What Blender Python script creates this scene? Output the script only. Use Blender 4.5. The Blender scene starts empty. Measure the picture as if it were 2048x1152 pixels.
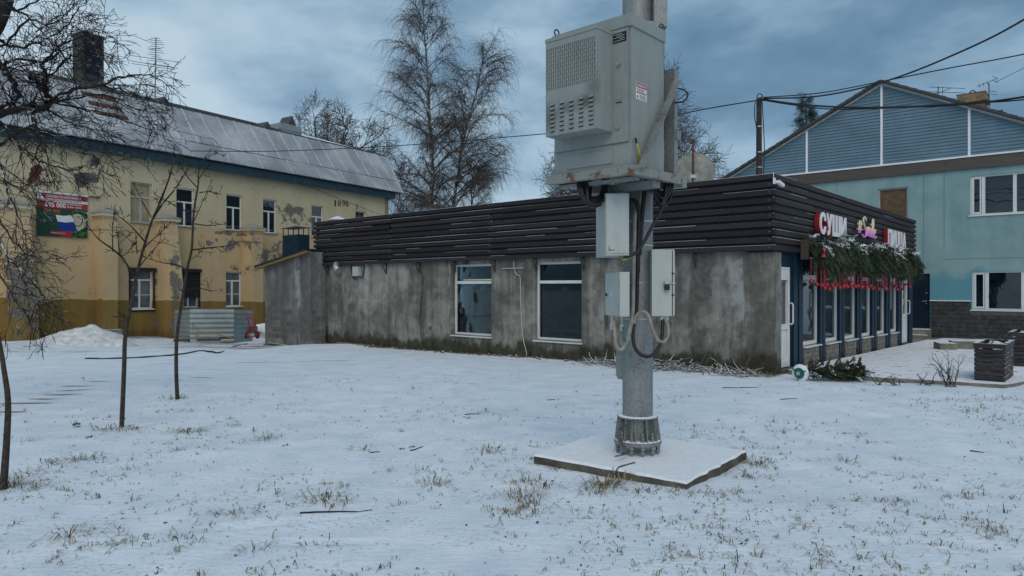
import bpy, math, random
import numpy as np
from mathutils import Vector, Matrix

random.seed(7); RNG = np.random.default_rng(11)
sc = bpy.context.scene
COL = sc.collection
# ------------------------------------------------------------------ camera
FPX, HOR, CZ = 1393.0, 574.0, 1.6
cam_d = bpy.data.cameras.new('camera'); cam = bpy.data.objects.new('camera', cam_d); COL.objects.link(cam)
cam.location = (0, 0, CZ); cam.rotation_euler = (math.radians(90), 0, 0)
cam_d.sensor_width = 36; cam_d.lens = 36 * FPX / 2048; cam_d.shift_y = -2 / 2048
cam_d.clip_start = 0.05; cam_d.clip_end = 2000
sc.camera = cam
# ------------------------------------------------------------------ sky, sun, exposure
SUN_EL, SUN_AZ = math.radians(42), math.radians(180)
world = bpy.data.worlds.new('World'); sc.world = world; world.use_nodes = True


def N(nt, t, **kw):
    n = nt.nodes.new(t)
    for k, v in kw.items():
        if k[0] == '_':
            setattr(n, k[1:], v); continue
        key = int(k[1:]) if (k[0] == 'i' and k[1:].isdigit()) else k.replace('__', ' ')
        if isinstance(v, bpy.types.NodeSocket): nt.links.new(v, n.inputs[key])
        else: n.inputs[key].default_value = v
    return n


def ramp(nt, fac, stops, interp='LINEAR'):
    r = nt.nodes.new('ShaderNodeValToRGB'); nt.links.new(fac, r.inputs[0])
    r.color_ramp.interpolation = interp
    el = r.color_ramp.elements
    while len(el) < len(stops): el.new(0.5)
    for e, (p, c) in zip(el, stops):
        e.position = p; e.color = (c, c, c, 1) if not hasattr(c, '__len__') else (*c, 1)
    return r.outputs[0]


def maprange(nt, v, a, b, c=0.0, d=1.0, smooth=True):
    m = N(nt, 'ShaderNodeMapRange', _interpolation_type='SMOOTHSTEP' if smooth else 'LINEAR')
    nt.links.new(v, m.inputs['Value'])
    for k, x in zip(('From Min', 'From Max', 'To Min', 'To Max'), (a, b, c, d)): m.inputs[k].default_value = x
    return m.outputs[0]


def math_(nt, op, a, b=0.0, clamp=False):
    m = nt.nodes.new('ShaderNodeMath'); m.operation = op; m.use_clamp = clamp
    for i, v in enumerate((a, b)):
        if isinstance(v, bpy.types.NodeSocket): nt.links.new(v, m.inputs[i])
        else: m.inputs[i].default_value = v
    return m.outputs[0]


def mixc(nt, f, a, b, mode='MIX'):
    m = N(nt, 'ShaderNodeMix', _data_type='RGBA', _blend_type=mode)
    for i, v in ((0, f), (6, a), (7, b)):
        if isinstance(v, bpy.types.NodeSocket): nt.links.new(v, m.inputs[i])
        elif i == 0: m.inputs[0].default_value = v
        else: m.inputs[i].default_value = (*v, 1)
    return m.outputs[2]


wt = world.node_tree; wt.nodes.clear()
sky = N(wt, 'ShaderNodeTexSky', _sky_type='NISHITA', _sun_disc=False, _sun_elevation=SUN_EL, _sun_rotation=SUN_AZ)
tc = N(wt, 'ShaderNodeTexCoord')
mp = N(wt, 'ShaderNodeMapping', i0=tc.outputs['Generated']); mp.inputs['Scale'].default_value = (1.0, 1.0, 2.2)
mp.inputs['Location'].default_value = (0.35, 0.1, 0.2)
n1 = N(wt, 'ShaderNodeTexNoise', Vector=mp.outputs[0], Scale=1.7, Detail=5.0, Roughness=0.5, Distortion=0.3)
n2 = N(wt, 'ShaderNodeTexNoise', Vector=mp.outputs[0], Scale=5.0, Detail=4.0, Roughness=0.55)
nm = math_(wt, 'ADD', math_(wt, 'MULTIPLY', n1.outputs[0], 0.68), math_(wt, 'MULTIPLY', n2.outputs[0], 0.32))
cl = ramp(wt, nm, [(0.36, (1.05, 2.05, 3.2)), (0.43, (1.65, 2.95, 4.3)), (0.48, (2.65, 4.15, 5.6)), (0.53, (4.0, 5.6, 7.0)), (0.60, (5.5, 7.0, 8.1))])
skc = mixc(wt, 0.9, sky.outputs[0], cl)
bg = N(wt, 'ShaderNodeBackground', Color=skc, Strength=0.1)
wo = N(wt, 'ShaderNodeOutputWorld', Surface=bg.outputs[0])
sd = bpy.data.lights.new('sun', 'SUN'); sd.energy = 1.25; sd.angle = math.radians(50); sd.color = (1.0, 0.89, 0.77)
sun = bpy.data.objects.new('sun', sd); COL.objects.link(sun)
sv = Vector((math.cos(SUN_EL) * math.sin(SUN_AZ), math.cos(SUN_EL) * math.cos(SUN_AZ), math.sin(SUN_EL)))
sun.rotation_euler = sv.to_track_quat('Z', 'Y').to_euler()
vs = sc.view_settings; vs.view_transform = 'Standard'; vs.look = 'None'; vs.gamma = 1; vs.exposure = -0.1; vs.use_curve_mapping = False

# ------------------------------------------------------------------ geometry helpers
def unit(v):
    v = np.array(v, float); return v / np.linalg.norm(v)


class Frame:
    """vertical wall plane: origin o (x,y), axis a along the wall, n outward normal"""
    def __init__(s, o, a, n):
        s.o = np.array(o, float); s.a = unit(a); s.n = unit(n)
    def up(s, px, k=0.0):
        o = s.o + k * s.n; r = (px - 1024) / FPX
        return (r * o[1] - o[0]) / (s.a[0] - r * s.a[1])
    def zp(s, px, py, k=0.0):
        u = s.up(px, k); Y = (s.o + k * s.n + u * s.a)[1]
        return u, CZ - (py - HOR) / FPX * Y
    def p(s, u, n, z):
        q = s.o + u * s.a + n * s.n
        return (q[0], q[1], z)


CL = Frame((4.90, 13), (-.7565, .654), (-.654, -.7565))
CR = Frame((4.90, 13), (.654, .7565), (.7565, -.654))
YB = Frame((-12.3, 30), (.527, .85), (.85, -.527))
BB = Frame((15.3, 25.5), (.7565, -.654), (-.654, -.7565))
CF = Frame((.961, 5.6), (-.745, .667), (-.667, -.745))


def P(px, py, Y):
    return np.array(((px - 1024) / FPX * Y, Y, CZ - (py - HOR) / FPX * Y))


class MB:
    def __init__(s): s.v = []; s.f = []; s.m = []; s.uv = []
    def face(s, pts, m=0, uv=None):
        b = len(s.v); s.v += [tuple(p) for p in pts]; s.f.append(tuple(range(b, b + len(pts)))); s.m.append(m)
        s.uv += (uv if uv else [(0, 0)] * len(pts))
    def hexa(s, c, m=0, uvf=None):
        """c: 8 corners, bottom 4 ccw then top 4"""
        for q in ((3, 2, 1, 0), (4, 5, 6, 7), (0, 1, 5, 4), (1, 2, 6, 5), (2, 3, 7, 6), (3, 0, 4, 7)):
            pts = [c[i] for i in q]
            s.face(pts, m, [uvf[i] for i in q] if uvf else None)
    def fbox(s, F, u0, u1, n0, n1, z0, z1, m=0):
        c = [F.p(u0, n1, z0), F.p(u1, n1, z0), F.p(u1, n0, z0), F.p(u0, n0, z0),
             F.p(u0, n1, z1), F.p(u1, n1, z1), F.p(u1, n0, z1), F.p(u0, n0, z1)]
        # pick winding so that normals point out
        cr = F.a[0] * F.n[1] - F.a[1] * F.n[0]
        uv = [(u0, z0), (u1, z0), (u1 + abs(n1 - n0), z0), (u0 - abs(n1 - n0), z0), (u0, z1), (u1, z1), (u1 + abs(n1 - n0), z1), (u0 - abs(n1 - n0), z1)]
        if cr > 0:
            c = [c[1], c[0], c[3], c[2], c[5], c[4], c[7], c[6]]; uv = [uv[1], uv[0], uv[3], uv[2], uv[5], uv[4], uv[7], uv[6]]
        s.hexa(c, m, uv)
    def box(s, c, d, m=0, rz=0.0):
        F = Frame((c[0], c[1]), (math.cos(rz), math.sin(rz)), (math.sin(rz), -math.cos(rz)))
        s.fbox(F, -d[0] / 2, d[0] / 2, -d[1] / 2, d[1] / 2, c[2] - d[2] / 2, c[2] + d[2] / 2, m)
    def prism(s, poly0, poly1, m=0, m0=None, m1=None):
        n = len(poly0)
        s.face(list(reversed(poly0)), m if m0 is None else m0); s.face(poly1, m if m1 is None else m1)
        for i in range(n):
            j = (i + 1) % n; s.face([poly0[i], poly0[j], poly1[j], poly1[i]], m)
    def bar(s, p, q, w, h=None, m=0, upv=(0, 0, 1)):
        p = np.array(p, float); q = np.array(q, float); d = unit(q - p); h = h or w
        x = np.cross(d, upv)
        if np.linalg.norm(x) < 1e-3: x = np.cross(d, (1, 0, 0))
        x = unit(x) * w / 2; y = unit(np.cross(x, d)) * h / 2
        s.hexa([p - x - y, p + x - y, p + x + y, p - x + y, q - x - y, q + x - y, q + x + y, q - x + y], m)
    def tube(s, pts, r, sides=8, m=0, cap=True):
        pts = [np.array(p, float) for p in pts]; n = len(pts)
        rr = r if hasattr(r, '__len__') else [r] * n
        rings = []; prev = None
        for i, p in enumerate(pts):
            d = unit(pts[min(i + 1, n - 1)] - pts[max(i - 1, 0)] + 1e-9)
            if prev is None:
                x = np.cross(d, (0, 0, 1)); x = x if np.linalg.norm(x) > 1e-3 else np.cross(d, (1, 0, 0))
            else: x = prev - d * np.dot(prev, d)
            x = unit(x); prev = x; y = np.cross(d, x); b = len(s.v)
            for k in range(sides):
                t = 2 * math.pi * k / sides; s.v.append(tuple(p + rr[i] * (math.cos(t) * x + math.sin(t) * y)))
            rings.append(b)
        for i in range(n - 1):
            for k in range(sides):
                k2 = (k + 1) % sides
                s.f.append((rings[i] + k, rings[i] + k2, rings[i + 1] + k2, rings[i + 1] + k)); s.m.append(m); s.uv += [(0, 0)] * 4
        if cap:
            for b, rev in ((rings[0], True), (rings[-1], False)):
                q = [b + k for k in range(sides)]
                s.f.append(tuple(reversed(q)) if rev else tuple(q)); s.m.append(m); s.uv += [(0, 0)] * sides
    def lathe(s, c, prof, sides=24, m=0):
        """prof: list of (r,z) bottom to top, around vertical axis at c"""
        rings = []
        for r, z in prof:
            rings.append([(c[0] + r * math.cos(2 * math.pi * k / sides), c[1] + r * math.sin(2 * math.pi * k / sides), c[2] + z) for k in range(sides)])
        for a, b in zip(rings, rings[1:]):
            for k in range(sides):
                j = (k + 1) % sides; s.face([a[k], a[j], b[j], b[k]], m)
        s.face(list(reversed(rings[0])), m); s.face(rings[-1], m)
    def build(s, name, mats, parent=None, smooth=False, loc=None):
        me = bpy.data.meshes.new(name)
        me.from_pydata(s.v, [], s.f)
        mats = mats if isinstance(mats, (list, tuple)) else [mats]
        for m in mats: me.materials.append(m)
        if len(mats) > 1: me.polygons.foreach_set('material_index', s.m)
        uvl = me.uv_layers.new(name='UVMap'); uvl.data.foreach_set('uv', np.array(s.uv, np.float32).ravel())
        if smooth: me.polygons.foreach_set('use_smooth', [True] * len(s.f))
        me.update()
        return put(name, me, parent, loc)


def put(name, me, parent=None, loc=None, rot=None):
    o = bpy.data.objects.new(name, me); COL.objects.link(o)
    if loc is not None: o.location = loc
    if rot is not None: o.rotation_euler = rot
    if parent is not None:
        o.parent = parent
        if parent.type == 'EMPTY': o.matrix_parent_inverse = Matrix.Translation(-parent.location)
        else:
            assert parent.location.length < 1e-6
    return o


def tag(o, label, cat, group=None, kind=None):
    if label: o['label'] = label
    if cat: o['category'] = cat
    if group: o['group'] = group
    if kind: o['kind'] = kind
    return o


def thing(name, label, cat, loc, group=None):
    o = bpy.data.objects.new(name, None); COL.objects.link(o); o.location = loc; o.empty_display_size = .2
    return tag(o, label, cat, group)


def spline(pts, k=6):
    pts = [np.array(p, float) for p in pts]; out = []
    q = [2 * pts[0] - pts[1]] + pts + [2 * pts[-1] - pts[-2]]
    for i in range(1, len(q) - 2):
        for j in range(k):
            t = j / k; p0, p1, p2, p3 = q[i - 1:i + 3]
            out.append(.5 * (2 * p1 + (p2 - p0) * t + (2 * p0 - 5 * p1 + 4 * p2 - p3) * t * t + (3 * p1 - p0 - 3 * p2 + p3) * t ** 3))
    out.append(pts[-1]); return out


def fast_mesh(name, V, Fq, mats, parent=None, midx=None, smooth=False):
    """V (n,3) array, Fq (m,k) array of equal sized faces"""
    me = bpy.data.meshes.new(name); V = np.asarray(V, np.float32); Fq = np.asarray(Fq, np.int32)
    k = Fq.shape[1]
    me.vertices.add(len(V)); me.vertices.foreach_set('co', V.ravel())
    me.loops.add(Fq.size); me.loops.foreach_set('vertex_index', Fq.ravel())
    me.polygons.add(len(Fq)); me.polygons.foreach_set('loop_start', np.arange(0, Fq.size, k, dtype=np.int32))
    for m in (mats if isinstance(mats, (list, tuple)) else [mats]): me.materials.append(m)
    if midx is not None: me.polygons.foreach_set('material_index', np.asarray(midx, np.int32))
    if smooth: me.polygons.foreach_set('use_smooth', np.ones(len(Fq), bool))
    me.update(calc_edges=True); me.validate()
    return put(name, me, parent)


def polytubes(polys, sides=4):
    """polys: list of (pts (n,3), radii (n)) -> V, F(quads)"""
    Vs = []; Fs = []; base = 0; ang = np.arange(sides) * 2 * np.pi / sides
    for pts, rad in polys:
        pts = np.asarray(pts, float); rad = np.asarray(rad, float); n = len(pts)
        d = np.gradient(pts, axis=0); d /= (np.linalg.norm(d, axis=1, keepdims=True) + 1e-9)
        ref = np.array((0.31, 0.2, 0.93)) if abs(d[0][2]) < .8 else np.array((0.9, 0.3, 0.1))
        x = np.cross(d, ref); x /= (np.linalg.norm(x, axis=1, keepdims=True) + 1e-9); y = np.cross(d, x)
        ring = pts[:, None, :] + rad[:, None, None] * (np.cos(ang)[None, :, None] * x[:, None, :] + np.sin(ang)[None, :, None] * y[:, None, :])
        Vs.append(ring.reshape(-1, 3))
        i = np.arange(n - 1)[:, None]; k = np.arange(sides)[None, :]; k2 = (k + 1) % sides
        Fs.append((base + np.stack([i * sides + k, i * sides + k2, (i + 1) * sides + k2, (i + 1) * sides + k], -1)).reshape(-1, 4))
        base += n * sides
    return np.concatenate(Vs), np.concatenate(Fs)


# ------------------------------------------------------------------ numpy value noise, terrain
_perm = np.random.default_rng(3).random((256, 256))
def vnoise(x, y):
    xi = np.floor(x).astype(int); yi = np.floor(y).astype(int); fx = x - xi; fy = y - yi
    fx = fx * fx * (3 - 2 * fx); fy = fy * fy * (3 - 2 * fy)
    g = lambda a, b: _perm[a % 256, b % 256]
    return (g(xi, yi) * (1 - fx) + g(xi + 1, yi) * fx) * (1 - fy) + (g(xi, yi + 1) * (1 - fx) + g(xi + 1, yi + 1) * fx) * fy
def fbm(x, y, o=4):
    s = 0; a = .5
    for i in range(o): s = s + a * (vnoise(x * 2 ** i + 17 * i, y * 2 ** i + 5 * i) - .5); a *= .5
    return s
def sstep(a, b, x):
    t = np.clip((x - a) / (b - a), 0, 1); return t * t * (3 - 2 * t)
def Gbase(x, y):
    x = np.asarray(x, float); y = np.asarray(y, float)
    z = -.02 * np.clip(y - 12, 0, 20)
    z = z - .20 * np.exp(-((x + 9) ** 2 + (y - 26) ** 2) / (2 * 3.2 ** 2))
    z = z + .10 * sstep(-12.5, -15.5, x)
    z = z - .035 * np.exp(-((x - 2.0) ** 2 + (y - 6.0) ** 2) / (2 * .45 ** 2))
    z = z + .10 * np.exp(-((x + 5.6) ** 2 + (y - 21.4) ** 2) / (2 * .9 ** 2))
    return z
def G(x, y):
    x = np.asarray(x, float); y = np.asarray(y, float)
    near = 1 - sstep(30, 60, y)
    z = Gbase(x, y) + near * (.085 * fbm(x * .7, y * .7, 3) + .022 * fbm(x * 3, y * 3, 3) + .008 * fbm(x * 2 + y, y * 14, 2))
    # old tracks pressed into the snow in the foreground
    for (x0, y0, x1, y1, w) in ((-1.95, 4.55, -1.1, 4.9, .05), (-1.6, 4.35, -.9, 4.35, .035), (-.1, 5.7, .25, 5.85, .03)):
        t = np.clip(((x - x0) * (x1 - x0) + (y - y0) * (y1 - y0)) / ((x1 - x0) ** 2 + (y1 - y0) ** 2), 0, 1)
        d = np.hypot(x - x0 - t * (x1 - x0), y - y0 - t * (y1 - y0))
        z = z - .022 * np.exp(-(d / w) ** 2) + .012 * np.exp(-((d - 2 * w) / w) ** 2)
    return z


# ------------------------------------------------------------------ materials
def mat(name, rough=.6, spec=.4, metal=0.0):
    m = bpy.data.materials.new(name); m.use_nodes = True; nt = m.node_tree; nt.nodes.clear()
    b = N(nt, 'ShaderNodeBsdfPrincipled', Roughness=rough, Metallic=metal); b.inputs['Specular IOR Level'].default_value = spec
    N(nt, 'ShaderNodeOutputMaterial', Surface=b.outputs[0])
    return m, nt, b


def setc(nt, b, c):
    if isinstance(c, bpy.types.NodeSocket): nt.links.new(c, b.inputs['Base Color'])
    else: b.inputs['Base Color'].default_value = (*c, 1)


def setr(nt, b, r): nt.links.new(r, b.inputs['Roughness'])


def bump(nt, b, h, dist=.01, strength=.6):
    bp = N(nt, 'ShaderNodeBump', Height=h, Distance=dist, Strength=strength); nt.links.new(bp.outputs[0], b.inputs['Normal'])


def obj_co(nt, scale=(1, 1, 1), src='Object'):
    t = N(nt, 'ShaderNodeTexCoord')
    return N(nt, 'ShaderNodeMapping', i0=t.outputs[src], Scale=scale).outputs[0]


def noise(nt, co, s, d=4.0, r=.55, dist=0.0): return N(nt, 'ShaderNodeTexNoise', Vector=co, Scale=s, Detail=d, Roughness=r, Distortion=dist).outputs[0]


def snow_cover(nt, base, amount=.5, scale=6.0):
    """real snow lying on upward faces"""
    g = N(nt, 'ShaderNodeNewGeometry'); sx = N(nt, 'ShaderNodeSeparateXYZ', i0=g.outputs['Normal'])
    n = noise(nt, g.outputs['Position'], scale, 4)
    f = math_(nt, 'MULTIPLY', maprange(nt, sx.outputs[2], .35, .75), maprange(nt, n, .62 - amount * .5, .72 - amount * .5))
    return mixc(nt, f, base, (.80, .82, .85))


def simple(name, c, rough=.6, spec=.4, metal=0.0, var=.25, scale=8.0, bmp=0.0, snow=0.0, stretch=(1, 1, 1)):
    m, nt, b = mat(name, rough, spec, metal)
    co = obj_co(nt, stretch); n = noise(nt, co, scale, 5, .6)
    c = np.array(c)
    col = ramp(nt, n, [(.3, tuple(c * (1 - var))), (.7, tuple(np.minimum(c * (1 + var), .95)))])
    if snow: col = snow_cover(nt, col, snow)
    setc(nt, b, col)
    if bmp: bump(nt, b, noise(nt, co, scale * 6, 4), bmp)
    return m


M = {}
# snow ground, dirt from a painted mask
def snow_ground():
    m, nt, b = mat('snow_ground', .75, .25)
    a = N(nt, 'ShaderNodeAttribute', _attribute_name='dirt')
    co = obj_co(nt)
    n = noise(nt, co, 2.2, 6, .62); nf = noise(nt, co, 22, 5, .6); ng = noise(nt, obj_co(nt, (1, 2.6, 1)), 1.1, 6, .65)
    col = ramp(nt, n, [(.3, (.62, .69, .77)), (.7, (.80, .845, .89))])
    # thin dusting: the turf shows through in freckles
    nfreck = noise(nt, co, 34, 3, .6)
    thin = math_(nt, 'MULTIPLY', maprange(nt, nfreck, .54, .70), maprange(nt, ng, .42, .62, .06, .75))
    col = mixc(nt, thin, col, (.30, .26, .19))
    d = math_(nt, 'ADD', a.outputs['Fac'], math_(nt, 'MULTIPLY', math_(nt, 'SUBTRACT', ng, .5), 1.0))
    d = math_(nt, 'ADD', d, math_(nt, 'MULTIPLY', math_(nt, 'SUBTRACT', nf, .5), .7))
    dm = math_(nt, 'MULTIPLY', maprange(nt, d, .30, .72), maprange(nt, a.outputs['Fac'], .04, .25))
    dirt = mixc(nt, nf, (.10, .085, .07), (.26, .23, .21))
    col = mixc(nt, math_(nt, 'MULTIPLY', dm, .9), col, dirt)
    setc(nt, b, col)
    h = math_(nt, 'ADD', nf, math_(nt, 'MULTIPLY', noise(nt, obj_co(nt, (1, 3, 1)), 7, 4), 1.6))
    bump(nt, b, h, .012, .55)
    return m
M['ground'] = snow_ground()
M['snow'] = simple('snow', (.80, .82, .85), .75, .2, var=.06, scale=12, bmp=.01)


def wall_uv(nt, s=(1, 1, 1)):
    u = N(nt, 'ShaderNodeUVMap'); return N(nt, 'ShaderNodeMapping', i0=u.outputs[0], Scale=s).outputs[0]


def blobs(nt, uv, lst):
    """soft elliptical regions in wall metres -> 0..1"""
    out = None
    for (cu, cz, ru, rz, w) in lst:
        mpn = N(nt, 'ShaderNodeMapping', i0=uv); mpn.inputs['Location'].default_value = (-cu / ru, -cz / rz, 0); mpn.inputs['Scale'].default_value = (1 / ru, 1 / rz, 0)
        ln = N(nt, 'ShaderNodeVectorMath', _operation='LENGTH', i0=mpn.outputs[0])
        v = maprange(nt, ln.outputs['Value'], 1.25, .15, 0, w)
        out = v if out is None else math_(nt, 'MAXIMUM', out, v)
    return out


def concrete_wall(name, moss_top, c0=(.082, .076, .064), c1=(.335, .322, .285), moss=True):
    m, nt, b = mat(name, .85, .2)
    uv = wall_uv(nt); sep = N(nt, 'ShaderNodeSeparateXYZ', i0=uv)
    wn = N(nt, 'ShaderNodeTexNoise', Vector=uv, Scale=.9, Detail=3.0)
    wsub = N(nt, 'ShaderNodeVectorMath', _operation='SUBTRACT', i0=wn.outputs['Color']); wsub.inputs[1].default_value = (.5, .5, .5)
    wsc = N(nt, 'ShaderNodeVectorMath', _operation='SCALE', i0=wsub.outputs[0]); wsc.inputs['Scale'].default_value = .35
    wuv = N(nt, 'ShaderNodeVectorMath', _operation='ADD', i0=uv, i1=wsc.outputs[0]).outputs[0]
    def st_uv(sx_, sy_): return N(nt, 'ShaderNodeMapping', i0=wuv, Scale=(sx_, sy_, 1)).outputs[0]
    s1 = noise(nt, st_uv(1.5, .16), 1.0, 6, .6); s2 = noise(nt, st_uv(6.5, .30), 1.0, 5, .65)
    bl = noise(nt, wuv, .8, 7, .65, .5); fi = noise(nt, uv, 14, 5, .65); md = noise(nt, uv, 3.2, 5, .6)
    t = math_(nt, 'ADD', math_(nt, 'MULTIPLY', s1, .36), math_(nt, 'MULTIPLY', s2, .16))
    t = math_(nt, 'ADD', t, math_(nt, 'MULTIPLY', bl, .30)); t = math_(nt, 'ADD', t, math_(nt, 'MULTIPLY', md, .18))
    col = ramp(nt, t, [(.40, c0), (.47, tuple(np.array(c0) * .62 + np.array(c1) * .24)), (.53, tuple(np.array(c1) * .72)), (.61, tuple(np.array(c1) * 1.1))])
    # wandering trowel edges between plaster coats
    edge = maprange(nt, math_(nt, 'ABSOLUTE', math_(nt, 'SUBTRACT', bl, .5)), 0, .012, .45, 0)
    col = mixc(nt, edge, col, tuple(np.array(c0) * .8))
    # dark and rusty run-off streaks, irregular, fading downwards
    st = noise(nt, st_uv(2.3, .05), 1.0, 3, .6)
    stf = math_(nt, 'MULTIPLY', maprange(nt, st, .585, .66), maprange(nt, noise(nt, wall_uv(nt, (1.2, .6, 1)), 1.5, 4), .40, .62))
    col = mixc(nt, math_(nt, 'MULTIPLY', stf, .88), col, (.048, .040, .028))
    br = noise(nt, N(nt, 'ShaderNodeMapping', i0=wuv, Scale=(1.9, .06, 1), Location=(7, 3, 0)).outputs[0], 1.0, 4, .6)
    brf = math_(nt, 'MULTIPLY', maprange(nt, br, .58, .68), maprange(nt, noise(nt, uv, 2.2, 4), .42, .6))
    col = mixc(nt, math_(nt, 'MULTIPLY', brf, .8), col, (.36, .36, .34))
    if moss:
        zz = math_(nt, 'ADD', sep.outputs[1], math_(nt, 'MULTIPLY', math_(nt, 'SUBTRACT', noise(nt, wall_uv(nt, (1.1, .5, 1)), 1.6, 6, .65), .5), 1.1))
        zz = math_(nt, 'ADD', zz, math_(nt, 'MULTIPLY', sep.outputs[0], .013))
        mf = maprange(nt, zz, moss_top + .14, moss_top - .06)
        mc = ramp(nt, noise(nt, uv, 5, 5), [(.35, (.018, .017, .011)), (.6, (.052, .05, .026)), (.75, (.07, .075, .03))])
        col = mixc(nt, math_(nt, 'MULTIPLY', mf, .88), col, mc)
    setc(nt, b, col)
    bump(nt, b, math_(nt, 'ADD', fi, math_(nt, 'MULTIPLY', bl, 1.5)), .012, .5)
    return m
M['cafe_wall'] = concrete_wall('stained_concrete', .24)
M['annex_wall'] = concrete_wall('block_render', -9, (.10, .10, .095), (.25, .25, .24), moss=False)
M['block'] = simple('grey_block', (.125, .122, .112), .9, .2, var=.3, scale=5, bmp=.01)
M['patch'] = simple('bare_plaster', (.115, .11, .098), .9, .2, var=.3, scale=9, bmp=.01)
M['concrete'] = simple('concrete', (.25, .25, .235), .9, .2, var=.35, scale=6, bmp=.01)
M['concrete_mossy'] = simple('mossy_concrete', (.105, .10, .065), .9, .2, var=.5, scale=7, bmp=.01)
M['slab'] = simple('slab_concrete', (.105, .10, .078), .9, .2, var=.55, scale=5, bmp=.02)
M['chim'] = simple('sooty_chimney', (.055, .055, .05), .9, .2, var=.4, scale=3, bmp=.01)
M['concrete_snow'] = simple('snowy_concrete', (.2, .185, .16), .9, .2, var=.35, scale=6, bmp=.01, snow=.62)


def yellow_wall(name, peel_gain=1.0):
    m, nt, b = mat(name, .85, .2)
    uv = wall_uv(nt); sep = N(nt, 'ShaderNodeSeparateXYZ', i0=uv); u, z = sep.outputs[0], sep.outputs[1]
    big = noise(nt, uv, .5, 5, .6); fi = noise(nt, uv, 9, 5, .6); sk = noise(nt, wall_uv(nt, (1.6, .18, 1)), 1.2, 5, .6)
    wob = math_(nt, 'MULTIPLY', math_(nt, 'SUBTRACT', noise(nt, uv, 1.5, 3), .5), .10)
    cream = ramp(nt, math_(nt, 'ADD', math_(nt, 'MULTIPLY', big, .6), math_(nt, 'MULTIPLY', sk, .4)), [(.35, (.47, .39, .245)), (.65, (.60, .51, .34))])
    ochre = ramp(nt, math_(nt, 'ADD', math_(nt, 'MULTIPLY', big, .55), math_(nt, 'MULTIPLY', sk, .45)), [(.35, (.45, .325, .180)), (.65, (.57, .425, .245))])
    dado = ramp(nt, sk, [(.35, (.185, .118, .034)), (.65, (.25, .175, .058))])
    zl = math_(nt, 'ADD', z, wob)
    col = mixc(nt, maprange(nt, zl, 4.11, 4.13), ochre, cream)
    zd = math_(nt, 'ADD', zl, math_(nt, 'MULTIPLY', u, .03))
    col = mixc(nt, maprange(nt, zd, .985, .965), col, dado)
    # streaky darker brown towards the ground
    col = mixc(nt, math_(nt, 'MULTIPLY', maprange(nt, math_(nt, 'ADD', z, math_(nt, 'MULTIPLY', sk, .9)), .55, .1), .6), col, (.07, .055, .03))
    reg = blobs(nt, uv, [(3.6, 5.0, 1.3, .8, .20), (2.0, 2.9, 1.5, .9, .20), (.1, 3.45, 1.9, .55, .15), (.6, 2.3, 1.3, .5, .13),
                         (2.8, 3.3, 1.0, .9, .18), (4.6, 4.9, .6, .8, .12), (-2.9, 1.6, .45, 1.5, .25), (-2.8, 3.1, .5, .8, .15), (-2.75, .1, .9, .5, .22), (.2, 3.9, 1.4, .18, .17),
                         (-8.2, 1.5, .8, 2.0, .25), (-5.2, -.1, .5, .25, .1)])
    pn = math_(nt, 'ADD', noise(nt, wall_uv(nt, (1, 1.25, 1)), 1.9, 8, .7, .4), math_(nt, 'MULTIPLY', reg, peel_gain))
    pf = maprange(nt, pn, .665, .68)
    pc = ramp(nt, fi, [(.35, (.115, .105, .09)), (.65, (.23, .205, .17))])
    col = mixc(nt, pf, col, pc)
    col = mixc(nt, math_(nt, 'MULTIPLY', maprange(nt, pn, .60, .69), .25), col, (.16, .14, .11))
    # streaky darker band at the top, below the eaves
    col = mixc(nt, math_(nt, 'MULTIPLY', maprange(nt, math_(nt, 'ADD', z, math_(nt, 'MULTIPLY', sk, .8)), 6.6, 7.1), .35), col, (.25, .22, .17))
    setc(nt, b, col)
    bump(nt, b, math_(nt, 'SUBTRACT', math_(nt, 'ADD', fi, math_(nt, 'MULTIPLY', big, 2)), math_(nt, 'MULTIPLY', pf, 1.2)), .012, .5)
    return m
M['yellow'] = yellow_wall('yellow_plaster')


def teal_wall():
    m, nt, b = mat('teal_plaster', .85, .2)
    uv = wall_uv(nt); sep = N(nt, 'ShaderNodeSeparateXYZ', i0=uv)
    big = noise(nt, uv, .45, 6, .6); fi = noise(nt, uv, 9, 4); sk = noise(nt, wall_uv(nt, (2, .2, 1)), 1, 4)
    col = ramp(nt, math_(nt, 'ADD', math_(nt, 'MULTIPLY', big, .65), math_(nt, 'MULTIPLY', sk, .35)), [(.36, (.165, .275, .285)), (.5, (.23, .355, .36)), (.64, (.30, .425, .42))])
    # fresher blue repaint low on the wall, grey scuffs above it
    zn = math_(nt, 'ADD', sep.outputs[1], math_(nt, 'MULTIPLY', math_(nt, 'SUBTRACT', noise(nt, uv, 1.6, 5), .5), 1.1))
    rep = math_(nt, 'MULTIPLY', maprange(nt, zn, 2.25, 1.85), maprange(nt, sep.outputs[0], -1.2, -.9))
    col = mixc(nt, math_(nt, 'MULTIPLY', rep, .85), col, (.095, .275, .34))
    sc_ = blobs(nt, uv, [(.75, 2.55, .4, .35, 1.0), (2.4, 3.2, 1.2, 1.0, .55), (.1, 3.9, .5, .8, .4)])
    col = mixc(nt, math_(nt, 'MULTIPLY', math_(nt, 'MULTIPLY', sc_, maprange(nt, noise(nt, uv, 3, 5), .4, .65)), .6), col, (.30, .33, .31))
    setc(nt, b, col); bump(nt, b, math_(nt, 'ADD', fi, big), .01, .4)
    return m
M['teal'] = teal_wall()


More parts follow.
